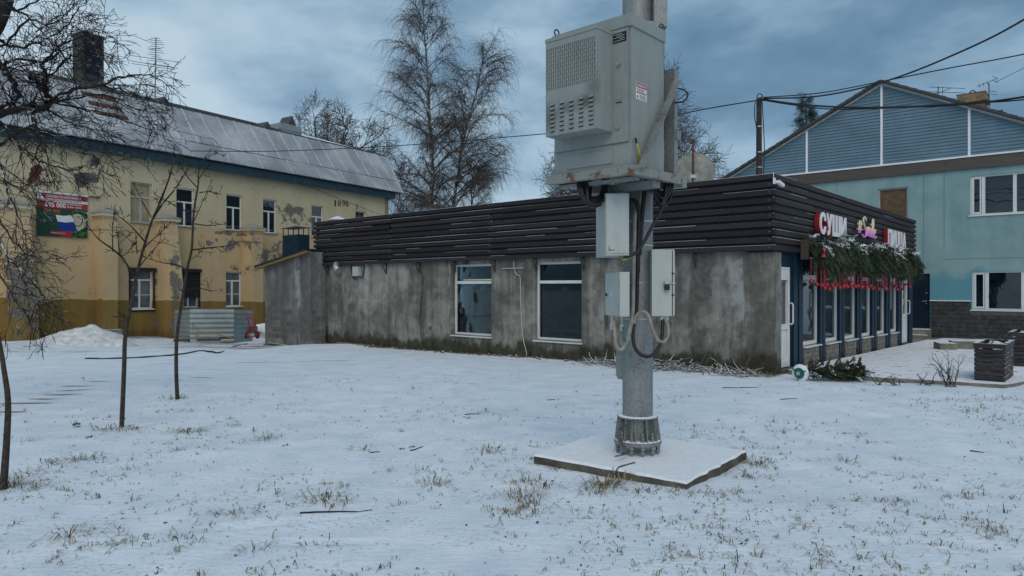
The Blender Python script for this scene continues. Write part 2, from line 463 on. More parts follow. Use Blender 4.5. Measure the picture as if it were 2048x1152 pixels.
def roof_metal(name, snow=.55):
    m, nt, b = mat(name, .42, .5)
    co = obj_co(nt, src='Object'); g = N(nt, 'ShaderNodeNewGeometry'); pos = g.outputs['Position']
    n = noise(nt, pos, .55, 6, .6, .4); f = noise(nt, pos, 7, 5, .6)
    col = ramp(nt, n, [(.3, (.20, .215, .23)), (.7, (.30, .315, .33))])
    sf = maprange(nt, math_(nt, 'ADD', math_(nt, 'MULTIPLY', n, .65), math_(nt, 'MULTIPLY', f, .35)), .62 - snow * .6, 1.18 - snow * .6)
    col = mixc(nt, sf, col, (.66, .69, .73)); setc(nt, b, col)
    setr(nt, b, math_(nt, 'ADD', math_(nt, 'MULTIPLY', sf, .4), .4))
    bump(nt, b, n, .04, .5)
    return m
M['roof'] = roof_metal('frosted_sheet_roof', .42)
M['roof_snow'] = roof_metal('snowy_sheet_roof', .95)
M['seam'] = simple('frosted_seam', (.50, .52, .54), .6, .4, var=.25, scale=2)


def galvanised():
    m, nt, b = mat('galvanised_steel', .5, .5, .35)
    co = obj_co(nt); v = N(nt, 'ShaderNodeTexVoronoi', Vector=co, Scale=38.0)
    n = noise(nt, co, 3.2, 6, .65); st = noise(nt, obj_co(nt, (9, 9, 1.1)), 1.0, 4)
    t = math_(nt, 'ADD', math_(nt, 'MULTIPLY', n, .7), math_(nt, 'MULTIPLY', v.outputs['Distance'], .25))
    t = math_(nt, 'ADD', t, math_(nt, 'MULTIPLY', math_(nt, 'SUBTRACT', st, .5), .35))
    col = ramp(nt, t, [(.25, (.10, .11, .11)), (.38, (.19, .205, .205)), (.6, (.27, .285, .28))])
    setc(nt, b, col); setr(nt, b, maprange(nt, n, .3, .7, .42, .62)); bump(nt, b, n, .003, .4)
    return m
M['galv'] = galvanised()


def cabinet_paint(name, c=(.255, .28, .265), soot=False):
    m, nt, b = mat(name, .5, .35)
    co = obj_co(nt); n = noise(nt, co, 4, 6, .6); st = noise(nt, obj_co(nt, (14, 14, .9)), 1.0, 4, .6); c = np.array(c)
    col = ramp(nt, math_(nt, 'ADD', math_(nt, 'MULTIPLY', n, .5), math_(nt, 'MULTIPLY', st, .5)), [(.3, tuple(c * .80)), (.5, tuple(c)), (.7, tuple(c * 1.07))])
    rn = noise(nt, co, 26, 4, .7); rust = math_(nt, 'MULTIPLY', maprange(nt, rn, .70, .76), .5)
    col = mixc(nt, rust, col, (.12, .05, .02))
    if soot:
        uv = wall_uv(nt)
        sf = blobs(nt, uv, [(.27, 3.095, .16, .075, 1), (.45, 3.075, .16, .06, .8), (.64, 3.03, .10, .16, .9), (.2, 3.2, .09, .18, .7)])
        sf = math_(nt, 'MULTIPLY', sf, maprange(nt, noise(nt, co, 11, 4), .3, .6, .45, .8))
        col = mixc(nt, sf, col, (.07, .06, .06))
    setc(nt, b, col); bump(nt, b, noise(nt, co, 160, 2), .0015, .3)
    return m
M['cabinet'] = cabinet_paint('grey_cabinet_paint'); M['cabinet_soot'] = cabinet_paint('sooty_cabinet_paint', soot=True)
M['box'] = cabinet_paint('pale_box_paint', (.43, .465, .44))
M['rusty'] = None


def rusty_steel():
    m, nt, b = mat('rusty_painted_steel', .7, .3)
    co = obj_co(nt); n = noise(nt, co, 9, 6, .7); n2 = noise(nt, co, 40, 4)
    col = mixc(nt, maprange(nt, n, .50, .62), (.24, .255, .235), mixc(nt, n2, (.09, .035, .012), (.20, .10, .04)))
    setc(nt, b, col); bump(nt, b, n2, .003); return m
M['rusty'] = rusty_steel()


def wood(name, c, snow=0.0):
    m, nt, b = mat(name, .65, .3)
    co = obj_co(nt, (1, 1, 1)); g = N(nt, 'ShaderNodeNewGeometry')
    oi = N(nt, 'ShaderNodeObjectInfo')
    gr = noise(nt, N(nt, 'ShaderNodeMapping', i0=g.outputs['Position'], Scale=(1.2, 1.2, 34)).outputs[0], 1.6, 5, .6, .6)
    kn = noise(nt, N(nt, 'ShaderNodeMapping', i0=g.outputs['Position'], Scale=(1, 1, 2.4)).outputs[0], 3.1, 3)
    c = np.array(c); t = math_(nt, 'ADD', math_(nt, 'MULTIPLY', gr, .7), math_(nt, 'MULTIPLY', oi.outputs['Random'], .3))
    col = ramp(nt, t, [(.3, tuple(c * .55)), (.5, tuple(c)), (.72, tuple(c * 1.5))])
    col = mixc(nt, math_(nt, 'MULTIPLY', maprange(nt, kn, .66, .73), .75), col, tuple(c * .3))
    if snow: col = snow_cover(nt, col, snow)
    setc(nt, b, col); bump(nt, b, gr, .004, .5); return m
M['plank'] = wood('dark_stained_wood', (.025, .0185, .019)); M['planter_wood'] = wood('weathered_dark_wood', (.036, .032, .033), .35)
M['fresh_wood'] = wood('fresh_timber', (.30, .19, .075))
M['old_board'] = wood('old_brown_board', (.085, .07, .062))
M['navy'] = simple('navy_panel', (.006, .026, .048), .5, .25, var=.25, scale=3)
M['navy_back'] = simple('navy_sheet', (.005, .013, .026), .6, .2, var=.3, scale=3)
M['fascia'] = simple('dark_teal_fascia', (.014, .044, .062), .5, .4, var=.35, scale=3)
M['white'] = simple('white_frame', (.66, .67, .66), .35, .5, var=.08, scale=4)
M['offwhite'] = simple('weathered_frame', (.40, .40, .38), .5, .4, var=.2, scale=9)
M['black'] = simple('black_rubber', (.010, .011, .014), .45, .4, var=.3, scale=12)
M['darksteel'] = simple('dark_steel', (.05, .05, .05), .5, .5, var=.4, scale=12)
M['steel'] = simple('bright_steel', (.42, .43, .42), .35, .5, .6, var=.25, scale=20)
M['beige'] = simple('grubby_conduit', (.27, .255, .225), .6, .3, var=.3, scale=18, bmp=.004)
M['hose'] = simple('pale_hose', (.46, .44, .39), .6, .3, var=.2, scale=10)
M['red'] = simple('red_paint', (.30, .012, .02), .35, .5, var=.2, scale=6)
M['redrib'] = simple('red_ribbon', (.30, .008, .028), .5, .4, var=.3, scale=10)
M['green'] = simple('green_plastic', (.012, .12, .085), .4, .5, var=.2)
M['yg'] = simple('yellow_green_wire', (.35, .33, .04), .5, .4, var=.3, scale=40)
M['lit_white'] = simple('white_acrylic', (.78, .79, .82), .3, .5, var=.06, scale=5)
M['brick'] = simple('old_brick', (.115, .038, .028), .9, .2, var=.5, scale=7, bmp=.02)
M['chimbrick'] = simple('tan_brick', (.26, .185, .115), .9, .2, var=.4, scale=6, bmp=.01)
M['blind'] = simple('cream_blind', (.30, .25, .16), .8, .2, var=.25, scale=2.5)
M['board'] = simple('boarded_brown', (.13, .085, .05), .8, .2, var=.35, scale=5)
M['siding'] = simple('blue_siding', (.115, .195, .25), .5, .4, var=.14, scale=1.3)
M['corr'] = simple('galvanised_sheet', (.26, .30, .30), .42, .5, .3, var=.2, scale=2)
M['stone'] = simple('dark_stone', (.052, .052, .050), .85, .25, var=.5, scale=6, bmp=.03)
M['joint'] = simple('faint_joint', (.16, .22, .22), .9, .2)
M['stone_pale'] = simple('pale_split_stone', (.235, .215, .19), .9, .2, var=.4, scale=8, bmp=.03)
M['mortar'] = simple('mortar', (.10, .095, .085), .9, .2)
M['mortar_pale'] = simple('stone_joint', (.13, .12, .11), .9, .2)
M['dishm'] = simple('dish_paint', (.25, .25, .22), .6, .3, var=.3, scale=5)
M['rustrod'] = simple('rusted_rod', (.10, .048, .028), .8, .2, var=.5, scale=15)
M['bark'] = simple('bark', (.050, .042, .036), .9, .2, var=.45, scale=9, bmp=.02)
M['bark_snow'] = simple('bark_with_snow', (.040, .034, .030), .9, .2, var=.45, scale=9, bmp=.02, snow=.42)
M['twig_snow'] = simple('twig_with_snow', (.026, .022, .020), .9, .2, var=.3, scale=5, snow=.16)
M['twig'] = simple('dark_twig', (.030, .025, .022), .9, .2, var=.3, scale=5)
M['twig_far'] = simple('grey_brown_twig', (.10, .088, .08), .9, .2, var=.3, scale=1)
M['sapbark'] = simple('sapling_bark', (.05, .041, .031), .85, .25, var=.55, scale=22, bmp=.012, snow=.3)
M['straw'] = simple('straw', (.34, .27, .165), .85, .2, var=.4, scale=30)
M['straw_green'] = simple('green_straw', (.13, .12, .06), .85, .2, var=.4, scale=30)
M['deadleaf'] = simple('dead_leaf', (.055, .034, .022), .85, .2, var=.4, scale=30)
M['needle'] = simple('spruce_needles', (.020, .042, .022), .7, .3, var=.45, scale=5)
M['needle_ol'] = simple('olive_needles', (.050, .062, .030), .7, .3, var=.45, scale=5)
M['paper_red'] = simple('print_red', (.33, .028, .030), .5, .3, var=.06)
M['paper_white'] = simple('print_white', (.66, .68, .66), .5, .3, var=.05)
M['paper_green'] = simple('print_green', (.012, .050, .032), .5, .3, var=.25, scale=2)
M['paper_blue'] = simple('print_blue', (.014, .035, .24), .5, .3, var=.05)
M['paper_skin'] = simple('print_skin', (.44, .43, .30), .5, .3, var=.05)
M['paper_black'] = simple('print_black', (.010, .014, .014), .5, .3)
M['paper_camo'] = None
M['paper_orange'] = simple('print_orange', (.38, .10, .06), .5, .3, var=.05)


def camo():
    m, nt, b = mat('print_camouflage', .5, .3)
    n = noise(nt, obj_co(nt), 9, 3, .5, .5)
    setc(nt, b, ramp(nt, n, [(0, (.006, .02, .012)), (.46, (.012, .10, .035)), (.56, (.03, .17, .05)), (.63, (.16, .19, .04))], 'CONSTANT')); return m
M['paper_camo'] = camo()


def birch_bark():
    m, nt, b = mat('birch_bark', .8, .25)
    g = N(nt, 'ShaderNodeNewGeometry')
    n = noise(nt, N(nt, 'ShaderNodeMapping', i0=g.outputs['Position'], Scale=(1, 1, 2.5)).outputs[0], 1.4, 5, .7)
    setc(nt, b, ramp(nt, n, [(.40, (.03, .027, .025)), (.52, (.20, .19, .18)), (.62, (.45, .44, .42))])); return m
M['birch'] = birch_bark()


def glass(name, c=(.004, .009, .014), rough=.02, spec=.9):
    m, nt, b = mat(name, rough, spec)
    n = noise(nt, obj_co(nt), 2.5, 3); c = np.array(c)
    setc(nt, b, ramp(nt, n, [(.35, tuple(c * .6)), (.65, tuple(c * 1.5))]))
    bump(nt, b, noise(nt, obj_co(nt), 1.6, 2), .012, .25)
    return m
def clear_glass():
    m = bpy.data.materials.new('clear_window_glass'); m.use_nodes = True; nt = m.node_tree; nt.nodes.clear()
    fr = N(nt, 'ShaderNodeFresnel', IOR=1.42); bp = N(nt, 'ShaderNodeBump', Height=noise(nt, obj_co(nt), 1.3, 2), Distance=.02, Strength=.3); nt.links.new(bp.outputs[0], fr.inputs['Normal'])
    g = N(nt, 'ShaderNodeBsdfGlossy', Roughness=.015, Normal=bp.outputs[0]); t = N(nt, 'ShaderNodeBsdfTransparent', Color=(.62, .72, .74, 1))
    mx = N(nt, 'ShaderNodeMixShader', i0=fr.outputs[0], i1=t.outputs[0], i2=g.outputs[0]); N(nt, 'ShaderNodeOutputMaterial', Surface=mx.outputs[0]); return m
M['clear'] = clear_glass()
M['glass'] = glass('dark_window_glass'); M['glass_blue'] = glass('curtained_glass', (.075, .105, .125), .12)
M['glass_teal'] = glass('shopfront_glass', (.008, .026, .034), .03, .6)


def shutter():
    m, nt, b = mat('roller_shutter_paint', .5, .3); setc(nt, b, (.022, .017, .017)); return m
M['shutter'] = shutter()


def emit(name, c, s):
    m = bpy.data.materials.new(name); m.use_nodes = True; nt = m.node_tree; nt.nodes.clear()
    e = N(nt, 'ShaderNodeEmission', Color=(*c, 1), Strength=s); N(nt, 'ShaderNodeOutputMaterial', Surface=e.outputs[0]); return m
M['lamp'] = emit('lit_tube', (1, .80, .42), 1.0)


def neon():
    m, nt, b = mat('lit_script', .3, .5)
    co = N(nt, 'ShaderNodeNewGeometry').outputs['Position']; z = N(nt, 'ShaderNodeSeparateXYZ', i0=co).outputs[2]
    col = ramp(nt, maprange(nt, z, 2.75, 3.2), [(.1, (.55, .20, .62)), (.5, (.62, .25, .52)), (.75, (.62, .48, .40)), (1, (.6, .55, .36))])
    setc(nt, b, col); nt.links.new(col, b.inputs['Emission Color']); b.inputs['Emission Strength'].default_value = .12; return m
M['neon'] = neon()
# ================================================================== GROUND
def axis(parts):
    out = []
    for a, b, s in parts: out += list(np.arange(a, b, s))
    out.append(parts[-1][1]); return np.array(out)


def pix_dirt(x, y):
    """mask of trodden / muddy places, in ground coordinates"""
    d = np.zeros_like(x)
    def blob(cx, cy, rx, ry, w, ang=0.0):
        nonlocal d
        c, s_ = math.cos(ang), math.sin(ang); dx, dy = x - cx, y - cy
        q = ((dx * c + dy * s_) / rx) ** 2 + ((-dx * s_ + dy * c) / ry) ** 2
        d = np.maximum(d, w * np.exp(-q))
    blob(-8.8, 22.3, 3.4, 1.6, .72, .5); blob(-8.0, 20.6, 1.6, .9, .62); blob(-13, 18.5, 4.0, 1.5, .42, .1); blob(-10.5, 24.5, 3.0, 2.5, .5)
    blob(-15.0, 19.5, 2.5, 1.8, .5); blob(-4.7, 15.6, 2.2, .14, .62, .10); blob(-3.3, 15.0, 1.6, .07, .5, -.04); blob(-5.2, 16.6, 1.5, .12, .45)
    blob(-1.5, 14.6, 1.8, .05, .45, -.05)
    # footprints where the snow has melted
    for (px, py, ln) in ((55, 806, .42), (88, 797, .3), (125, 788, .36), (150, 779, .34), (160, 771, .36), (205, 760, .28), (20, 823, .25), (400, 754, .28)):
        X, Y = (px - 1024) / FPX, 1.6 * FPX / (py - HOR); blob(X * Y, Y, ln, .075, 1.0, .12)
    # strip of bare earth at the foot of the cafe walls
    for F, u0, u1, w in ((CL, -.1, 14.9, .95), (CR, 1.6, 12, .55)):
        dx, dy = x - F.o[0], y - F.o[1]; u = dx * F.a[0] + dy * F.a[1]; n = dx * F.n[0] + dy * F.n[1]
        m = (u > u0) & (u < u1); wid = .13 + .16 * vnoise(u * 1.3, u * .2)
        d = np.maximum(d, np.where(m, w * np.exp(-(np.clip(n, 0, 9) / wid) ** 2), 0))
    dx, dy = x - YB.o[0], y - YB.o[1]; n = dx * YB.n[0] + dy * YB.n[1]
    d = np.maximum(d, np.where(n > -.5, .75 * np.exp(-(np.clip(n, 0, 9) / 1.3) ** 2), 0))
    # darker band of ground round the foundation slab
    q = np.maximum(np.abs((x - 1.19) * .79 - (y - 6.43) * .61) - .74, np.abs((x - 1.19) * .61 + (y - 6.43) * .79) - .66)
    d = np.maximum(d, .40 * np.exp(-(np.clip(q, 0, 9) / .12) ** 2))
    return d


gx = axis([(-500, -60, 40), (-60, -20, 1.2), (-20, -9, .16), (-9, 10, .075), (10, 22, .2), (22, 60, 1.2), (60, 500, 40)])
gy = axis([(-200, -10, 20), (-10, 2.5, .7), (2.5, 9, .05), (9, 16, .075), (16, 34, .14), (34, 60, 1.0), (60, 900, 40)])
X, Y = np.meshgrid(gx, gy); Z = G(X, Y); nx, ny = len(gx), len(gy)
ii = (np.arange(ny - 1)[:, None] * nx + np.arange(nx - 1)[None, :]).reshape(-1)
go = fast_mesh('ground', np.stack([X, Y, Z], -1).reshape(-1, 3), np.stack([ii, ii + 1, ii + nx + 1, ii + nx], -1), M['ground'], smooth=True)
at = go.data.attributes.new('dirt', 'FLOAT', 'POINT'); at.data.foreach_set('value', pix_dirt(X, Y).astype(np.float32).ravel())
tag(go, 'thin snow over a rough lawn and yard', None, kind='structure')

# paved terrace before the shop windows
pv = [(5.55, 12.25), (7.75, 10.95), (11.4, 13.3), (17.5, 19.5), (13.9, 23.3), (5.2, 13.15)]
mb = MB()
top = []
for i in range(len(pv)):
    p, q = np.array(pv[i]), np.array(pv[(i + 1) % len(pv)])
    for k in range(12):
        r = p + (q - p) * k / 12 + RNG.normal(0, .012, 2); top.append((r[0], r[1], float(Gbase(r[0], r[1])) + .065))
bot = [(a, b, c - .4) for a, b, c in top]
mb.prism(bot, top, 0)
o = mb.build('terrace', [M['concrete_snow']]); tag(o, 'snow dusted concrete terrace along the shop windows', None, kind='structure')


# ================================================================== walls with openings
def wall(F, u0, u1, z0, z1, holes, m, mats, name, parent, depth=.16, n=0.0, skip_edges=False):
    """front skin with real openings and their reveals"""
    us = sorted({u0, u1, *[h[0] for h in holes], *[h[1] for h in holes]}); zs = sorted({z0, z1, *[h[2] for h in holes], *[h[3] for h in holes]})
    b = MB(); cr = F.a[0] * F.n[1] - F.a[1] * F.n[0]
    def quad(pts, uv):
        if cr > 0: pts, uv = pts[::-1], uv[::-1]
        b.face(pts, 0, uv)
    for i in range(len(us) - 1):
        for j in range(len(zs) - 1):
            a, c, d, e = us[i], us[i + 1], zs[j], zs[j + 1]; mu, mz = (a + c) / 2, (d + e) / 2
            if any(h[0] < mu < h[1] and h[2] < mz < h[3] for h in holes): continue
            uv = [(a, d), (c, d), (c, e), (a, e)]; quad([F.p(p, n, q) for p, q in uv], uv)
    for (a, c, d, e) in holes:
        for (p, q, r, s_) in ((a, d, a, e), (c, e, c, d), (c, d, a, d), (a, e, c, e)):
            quad([F.p(p, n, q), F.p(p, n - depth, q), F.p(r, n - depth, s_), F.p(r, n, s_)], [(p, q), (p + .1, q), (r + .1, s_), (r, s_)])
    if not skip_edges:
        for (p, s_) in ((u0, 1), (u1, -1)):
            pts = [F.p(p, n - .35, z0), F.p(p, n, z0), F.p(p, n, z1), F.p(p, n - .35, z1)]
            uv = [(p - .35, z0), (p, z0), (p, z1), (p - .35, z1)]
            quad(pts if s_ > 0 else pts[::-1], uv if s_ > 0 else uv[::-1])
    return b.build(name, mats, parent)


# ================================================================== CAFE
cafe = thing('cafe_building', 'low flat roofed grey concrete cafe with dark slatted timber band and shop windows', 'cafe', (4.9, 13, 0))
W1 = (7.17, 8.58, .345, 2.19); W2 = (4.38, 5.75, .345, 2.19)
wl = wall(CL, 0, 14.55, -1.0, 3.4, [W1, W2], 0, M['cafe_wall'], 'side_wall', cafe, depth=.17)
mb = MB()
E0 = CL.p(14.55, 0, 0); EF = Frame(E0[:2], CR.a, -CR.n)
mb.fbox(EF, 0, 12, -.3, 0, -1, 3.4); mb.build('end_wall', M['cafe_wall'], cafe)
mb = MB()
mb.prism([CL.p(.05, -.05, 3.30), CL.p(14.5, -.05, 3.30), EF.p(12, -.05, 3.30), CR.p(12.0, -.05, 3.30)][::-1],
         [CL.p(.05, -.05, 3.42), CL.p(14.5, -.05, 3.42), EF.p(12, -.05, 3.42), CR.p(12.0, -.05, 3.42)][::-1])
mb.build('roof', M['snow'], cafe)
# plaster scars on the side wall
def patch_poly(F, pts, n, mat_, name, parent, k=3, jit=.02, th=.006, px=True, seed=0):
    r = np.random.default_rng(seed); q = [F.zp(*p) if px else p for p in pts]; out = []
    for i in range(len(q)):
        a, c = np.array(q[i]), np.array(q[(i + 1) % len(q)])
        for j in range(k): out.append(a + (c - a) * j / k + (r.normal(0, jit, 2)))
    b = MB(); p0 = [F.p(u, n, z) for u, z in out]; p1 = [F.p(u, n + th, z) for u, z in out]
    b.prism(p0, p1)
    return b.build(name, mat_, parent)
patch_poly(CL, [(1392, 508), (1424, 505), (1421, 560), (1424, 590), (1404, 605), (1386, 592), (1390, 570), (1378, 535)], -.002, M['patch'], 'bare_plaster', cafe, 6, .018, seed=1)
patch_poly(CL, [(822, 582), (832, 587), (820, 592), (816, 586)], -.002, M['patch'], 'bare_plaster', cafe, 3, .012, seed=2)
patch_poly(CL, [(858, 653), (864, 652), (864, 660), (857, 660)], -.002, M['patch'], 'bare_plaster', cafe, 2, .006, seed=3)
0 and patch_poly(CL, [(1505, 640), (1530, 632), (1540, 690), (1538, 735), (1512, 738), (1500, 700)], -.002, M['patch'], 'bare_plaster', cafe, 6, .03, seed=4, th=.004)


def cafe_window(h):
    u0, u1, z0, z1 = h; w = .05; F = CL; b = MB(); tz = z0 + (z1 - z0) * .745
    for a, c, d, e in ((u0, u0 + w, z0, z1), (u1 - w, u1, z0, z1), (u0 + w, u1 - w, z0, z0 + w), (u0 + w, u1 - w, z1 - w, z1), (u0 + w, u1 - w, tz - .035, tz + .035)):
        b.fbox(F, a, c, -.165, -.10, d, e)
    fr = b.build('window', M['white'], cafe)
    b = MB(); b.fbox(F, u0 + w, u1 - w, -.145, -.135, z0 + w, tz - .035); b.build('pane', M['clear'], fr)
    b = MB(); b.fbox(F, u0 + w, u1 - w, -.145, -.135, tz + .035, z1 - w); b.build('pane', M['clear'], fr)
    b = MB(); b.hexa([F.p(u1 + .03, .06, z0 - .05), F.p(u0 - .03, .06, z0 - .05), F.p(u0 - .03, -.10, z0 - .04), F.p(u1 + .03, -.10, z0 - .04),
                      F.p(u1 + .03, .06, z0 - .035), F.p(u0 - .03, .06, z0 - .035), F.p(u0 - .03, -.10, z0), F.p(u1 + .03, -.10, z0)])
    b.build('sill', M['white'], fr)
    return fr
f1 = cafe_window(W1); cafe_window(W2)
b = MB(); b.tube([CL.p(7.0, -.6, 1.795), CL.p(8.75, -.6, 1.795)], .018, 8); b.build('lit_tube', M['lamp'], cafe)
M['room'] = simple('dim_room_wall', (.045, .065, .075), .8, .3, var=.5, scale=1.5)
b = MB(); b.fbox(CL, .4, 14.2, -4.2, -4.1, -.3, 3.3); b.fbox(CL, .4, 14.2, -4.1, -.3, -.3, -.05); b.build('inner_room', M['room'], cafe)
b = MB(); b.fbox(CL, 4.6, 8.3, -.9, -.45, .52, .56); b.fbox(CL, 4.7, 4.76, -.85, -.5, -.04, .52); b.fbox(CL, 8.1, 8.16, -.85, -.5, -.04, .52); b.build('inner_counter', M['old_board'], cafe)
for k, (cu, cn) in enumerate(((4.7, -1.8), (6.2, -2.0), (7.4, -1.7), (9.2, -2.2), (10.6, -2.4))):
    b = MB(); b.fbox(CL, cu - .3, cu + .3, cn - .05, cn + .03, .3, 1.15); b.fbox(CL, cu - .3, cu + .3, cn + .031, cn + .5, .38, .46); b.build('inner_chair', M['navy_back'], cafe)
bx = thing('wooden_box', 'small pale wooden box on the counter inside the left cafe window', 'box', CL.p(6.75, -.6, .56)); b = MB(); b.fbox(CL, 6.95, 7.2, -.75, -.5, .561, .70); b.build('body', M['fresh_wood'], bx); b = MB(); b.fbox(CL, 7.0, 7.1, -.68, -.58, .7005, .76); b.build('lid_knob', M['white'], bx)
# brackets under the timber band
for px in (652, 768, 834, 906, 985, 1068, 1163, 1387):
    u = CL.up(px, .1); b = MB()
    b.fbox(CL, u - .015, u + .015, 0, .03, 1.98, 2.28); b.fbox(CL, u - .015, u + .015, .03, .19, 2.255, 2.28)
    b.bar(CL.p(u, .02, 2.0), CL.p(u, .18, 2.26), .025); b.build('bracket', M['darksteel'], cafe)
# timber band: navy sheet behind, planks in front
BZ0, BZ1, NB = 2.285, 3.705, 10
b = MB(); b.fbox(CL, .0, 14.85, .02, .075, BZ0 + .03, BZ1 - .03); b.fbox(CR, -.02, 12.05, -.045, -.0, BZ0 + .03 - .06, BZ1 - .06)
band = b.build('cladding', M['navy_back'], cafe)
b = MB(); b.fbox(CL, 0, 14.85, .0, .02, BZ0 + .0, BZ1 - .05); b.fbox(CR, -.02, 12, -.5, -.045, BZ0 - .03, BZ0 + .0); b.build('soffit', M['navy_back'], band)
step = (BZ1 - BZ0 + .05) / NB; ph = step - .052
def plank_mesh(F, u0, u1, n0, n1, z, drop=0.0, seed=0):
    r = np.random.default_rng(seed); b = MB(); b.fbox(F, u0, u1, n0, n1, z, z + ph, 0)
    u = u0
    while u < u1 - .05:                      # snow lying along the top edge, broken
        L = min(r.uniform(.5, 1.9), u1 - u); h = r.uniform(.002, .0055) * (1 if r.random() < .7 else .1)
        b.fbox(F, u + .003, u + L - .003, n0 + .004, n1 - r.uniform(.0, .012), z + ph, z + ph + h, 1); u += L
    return b
cuts = [(-.06, 3.2), (3.204, 7.1), (7.104, 11.0), (11.004, 14.9)]
for i in range(NB):
    z = BZ0 + i * step
    for j, (a, c) in enumerate(cuts):
        if j == 3 and i == 7: a = 11.9
        plank_mesh(CL, a, c, .08, .125, z, seed=i * 7 + j).build('plank', [M['plank'], M['snow']], band)
    for j, (a, c) in enumerate([(-.122, 4.0), (4.004, 8.0), (8.004, 12.05)]):
        plank_mesh(CR, a, c, .004, .046, z, seed=900 + i * 5 + j).build('plank', [M['plank'], M['snow']], band)
b = MB(); b.fbox(CL, 11.0, 12.6, .15, .19, BZ0 + 7 * step - .03, BZ0 + 7 * step + ph - .02); b.build('plank', [M['plank'], M['snow']], band)
b = MB()
for i in range(NB):
    for uu in (.05, 3.16, 3.25, 7.06, 7.15, 10.96, 11.05): b.fbox(CL, uu - .006, uu + .006, .125, .129, BZ0 + i * step + .045, BZ0 + i * step + .057)
o = b.build('screw_heads', M['steel'], band); o['kind'] = 'stuff'

# shop front on the right face
SF = -.03
bays = [(1.75, 2.72), (3.21, 4.14), (4.66, 5.60), (6.14, 7.01), (7.63, 8.50), (9.14, 9.93)]
cols = [(.012, .30), (1.045, 1.75), (2.72, 3.21), (4.14, 4.66), (5.60, 6.14), (7.01, 7.63), (8.50, 9.14), (9.93, 10.57), (11.39, 12.03)]
b = MB(); b.fbox(CR, .06, 12.03, -.5, SF - .14, -1, 2.3); sb = b.build('shop_wall', M['navy_back'], cafe)
for a, c in cols:
    b = MB(); w = c - a
    b.fbox(CR, a, c, SF - .14, SF - .04, -.7, 2.26); b.fbox(CR, a + w * .12, a + w * .42, SF - .04, SF, -.7, 2.26); b.fbox(CR, a + w * .62, c - w * .06, SF - .04, SF - .012, -.7, 2.26)
    b.build('column', M['navy'], cafe)
b = MB(); b.fbox(CR, .3, 1.045, SF - .14, SF - .05, 2.0, 2.26); b.fbox(CR, 10.57, 11.39, SF - .14, SF - .05, 1.96, 2.26); b.build('lintel', M['navy'], cafe)
for k, (a, c) in enumerate(bays):
    b = MB(); w = .055; n0, n1 = SF - .135, SF - .055
    gz = float(Gbase(*CR.p((a + c) / 2, 0, 0)[:2])); z0 = .40 - .0 + (gz * .9)
    z0 = .385 - .012 * (a - 1.75); zt = 1.76
    for p, q, r, s_ in ((a, a + w, z0, 2.24), (c - w, c, z0, 2.24), (a + w, c - w, z0, z0 + w + .02), (a + w, c - w, zt, zt + .09), (a + w, c - w, 2.2, 2.24)):
        b.fbox(CR, p, q, n0, n1, r, s_)
    fr = b.build('shop_window', M['white'], cafe)
    b = MB(); b.fbox(CR, a + w, c - w, n0 + .035, n0 + .045, z0 + w + .02, zt); b.build('pane', M['glass_teal'], fr)
    b = MB(); b.fbox(CR, a + w, c - w, n0 + .035, n0 + .045, zt + .09, 2.2); b.build('pane', M['glass_teal'], fr)
    b = MB(); b.fbox(CR, a - .02, c + .04, SF - .13, SF + .05, z0 - .045, z0 - .02); b.build('sill', M['white'], fr)
    zb = float(Gbase(*CR.p((a + c) / 2, 0, 0)[:2])) - .12
    b = MB(); b.fbox(CR, a, c, SF - .13, SF - .012, zb, z0 - .046); lw = b.build('low_wall', M['mortar_pale'], cafe)
    rows = 4; rh = (z0 - .05 - zb - .1) / rows
    for i in range(rows):
        u = a + .004 + (0 if i % 2 == 0 else -.12); r = random.Random(k * 31 + i)
        while u < c - .03:
            L = r.uniform(.2, .34); p, q = max(u, a + .004), min(u + L, c - .004)
            if q - p > .04:
                d = r.uniform(0, .014); b = MB(); zz = zb + .1 + i * rh
                b.hexa([CR.p(p, SF - .008 + d, zz + .004), CR.p(q - .008, SF - .005 + d, zz + .004), CR.p(q - .004, SF - .02, zz), CR.p(p, SF - .02, zz),
                        CR.p(p + .004, SF - .004 + d, zz + rh - .012), CR.p(q - .012, SF - .01 + d, zz + rh - .012), CR.p(q - .004, SF - .02, zz + rh - .006), CR.p(p, SF - .02, zz + rh - .006)])
                b.build('stone_block', M['stone_pale'], lw)
            u += L + .004


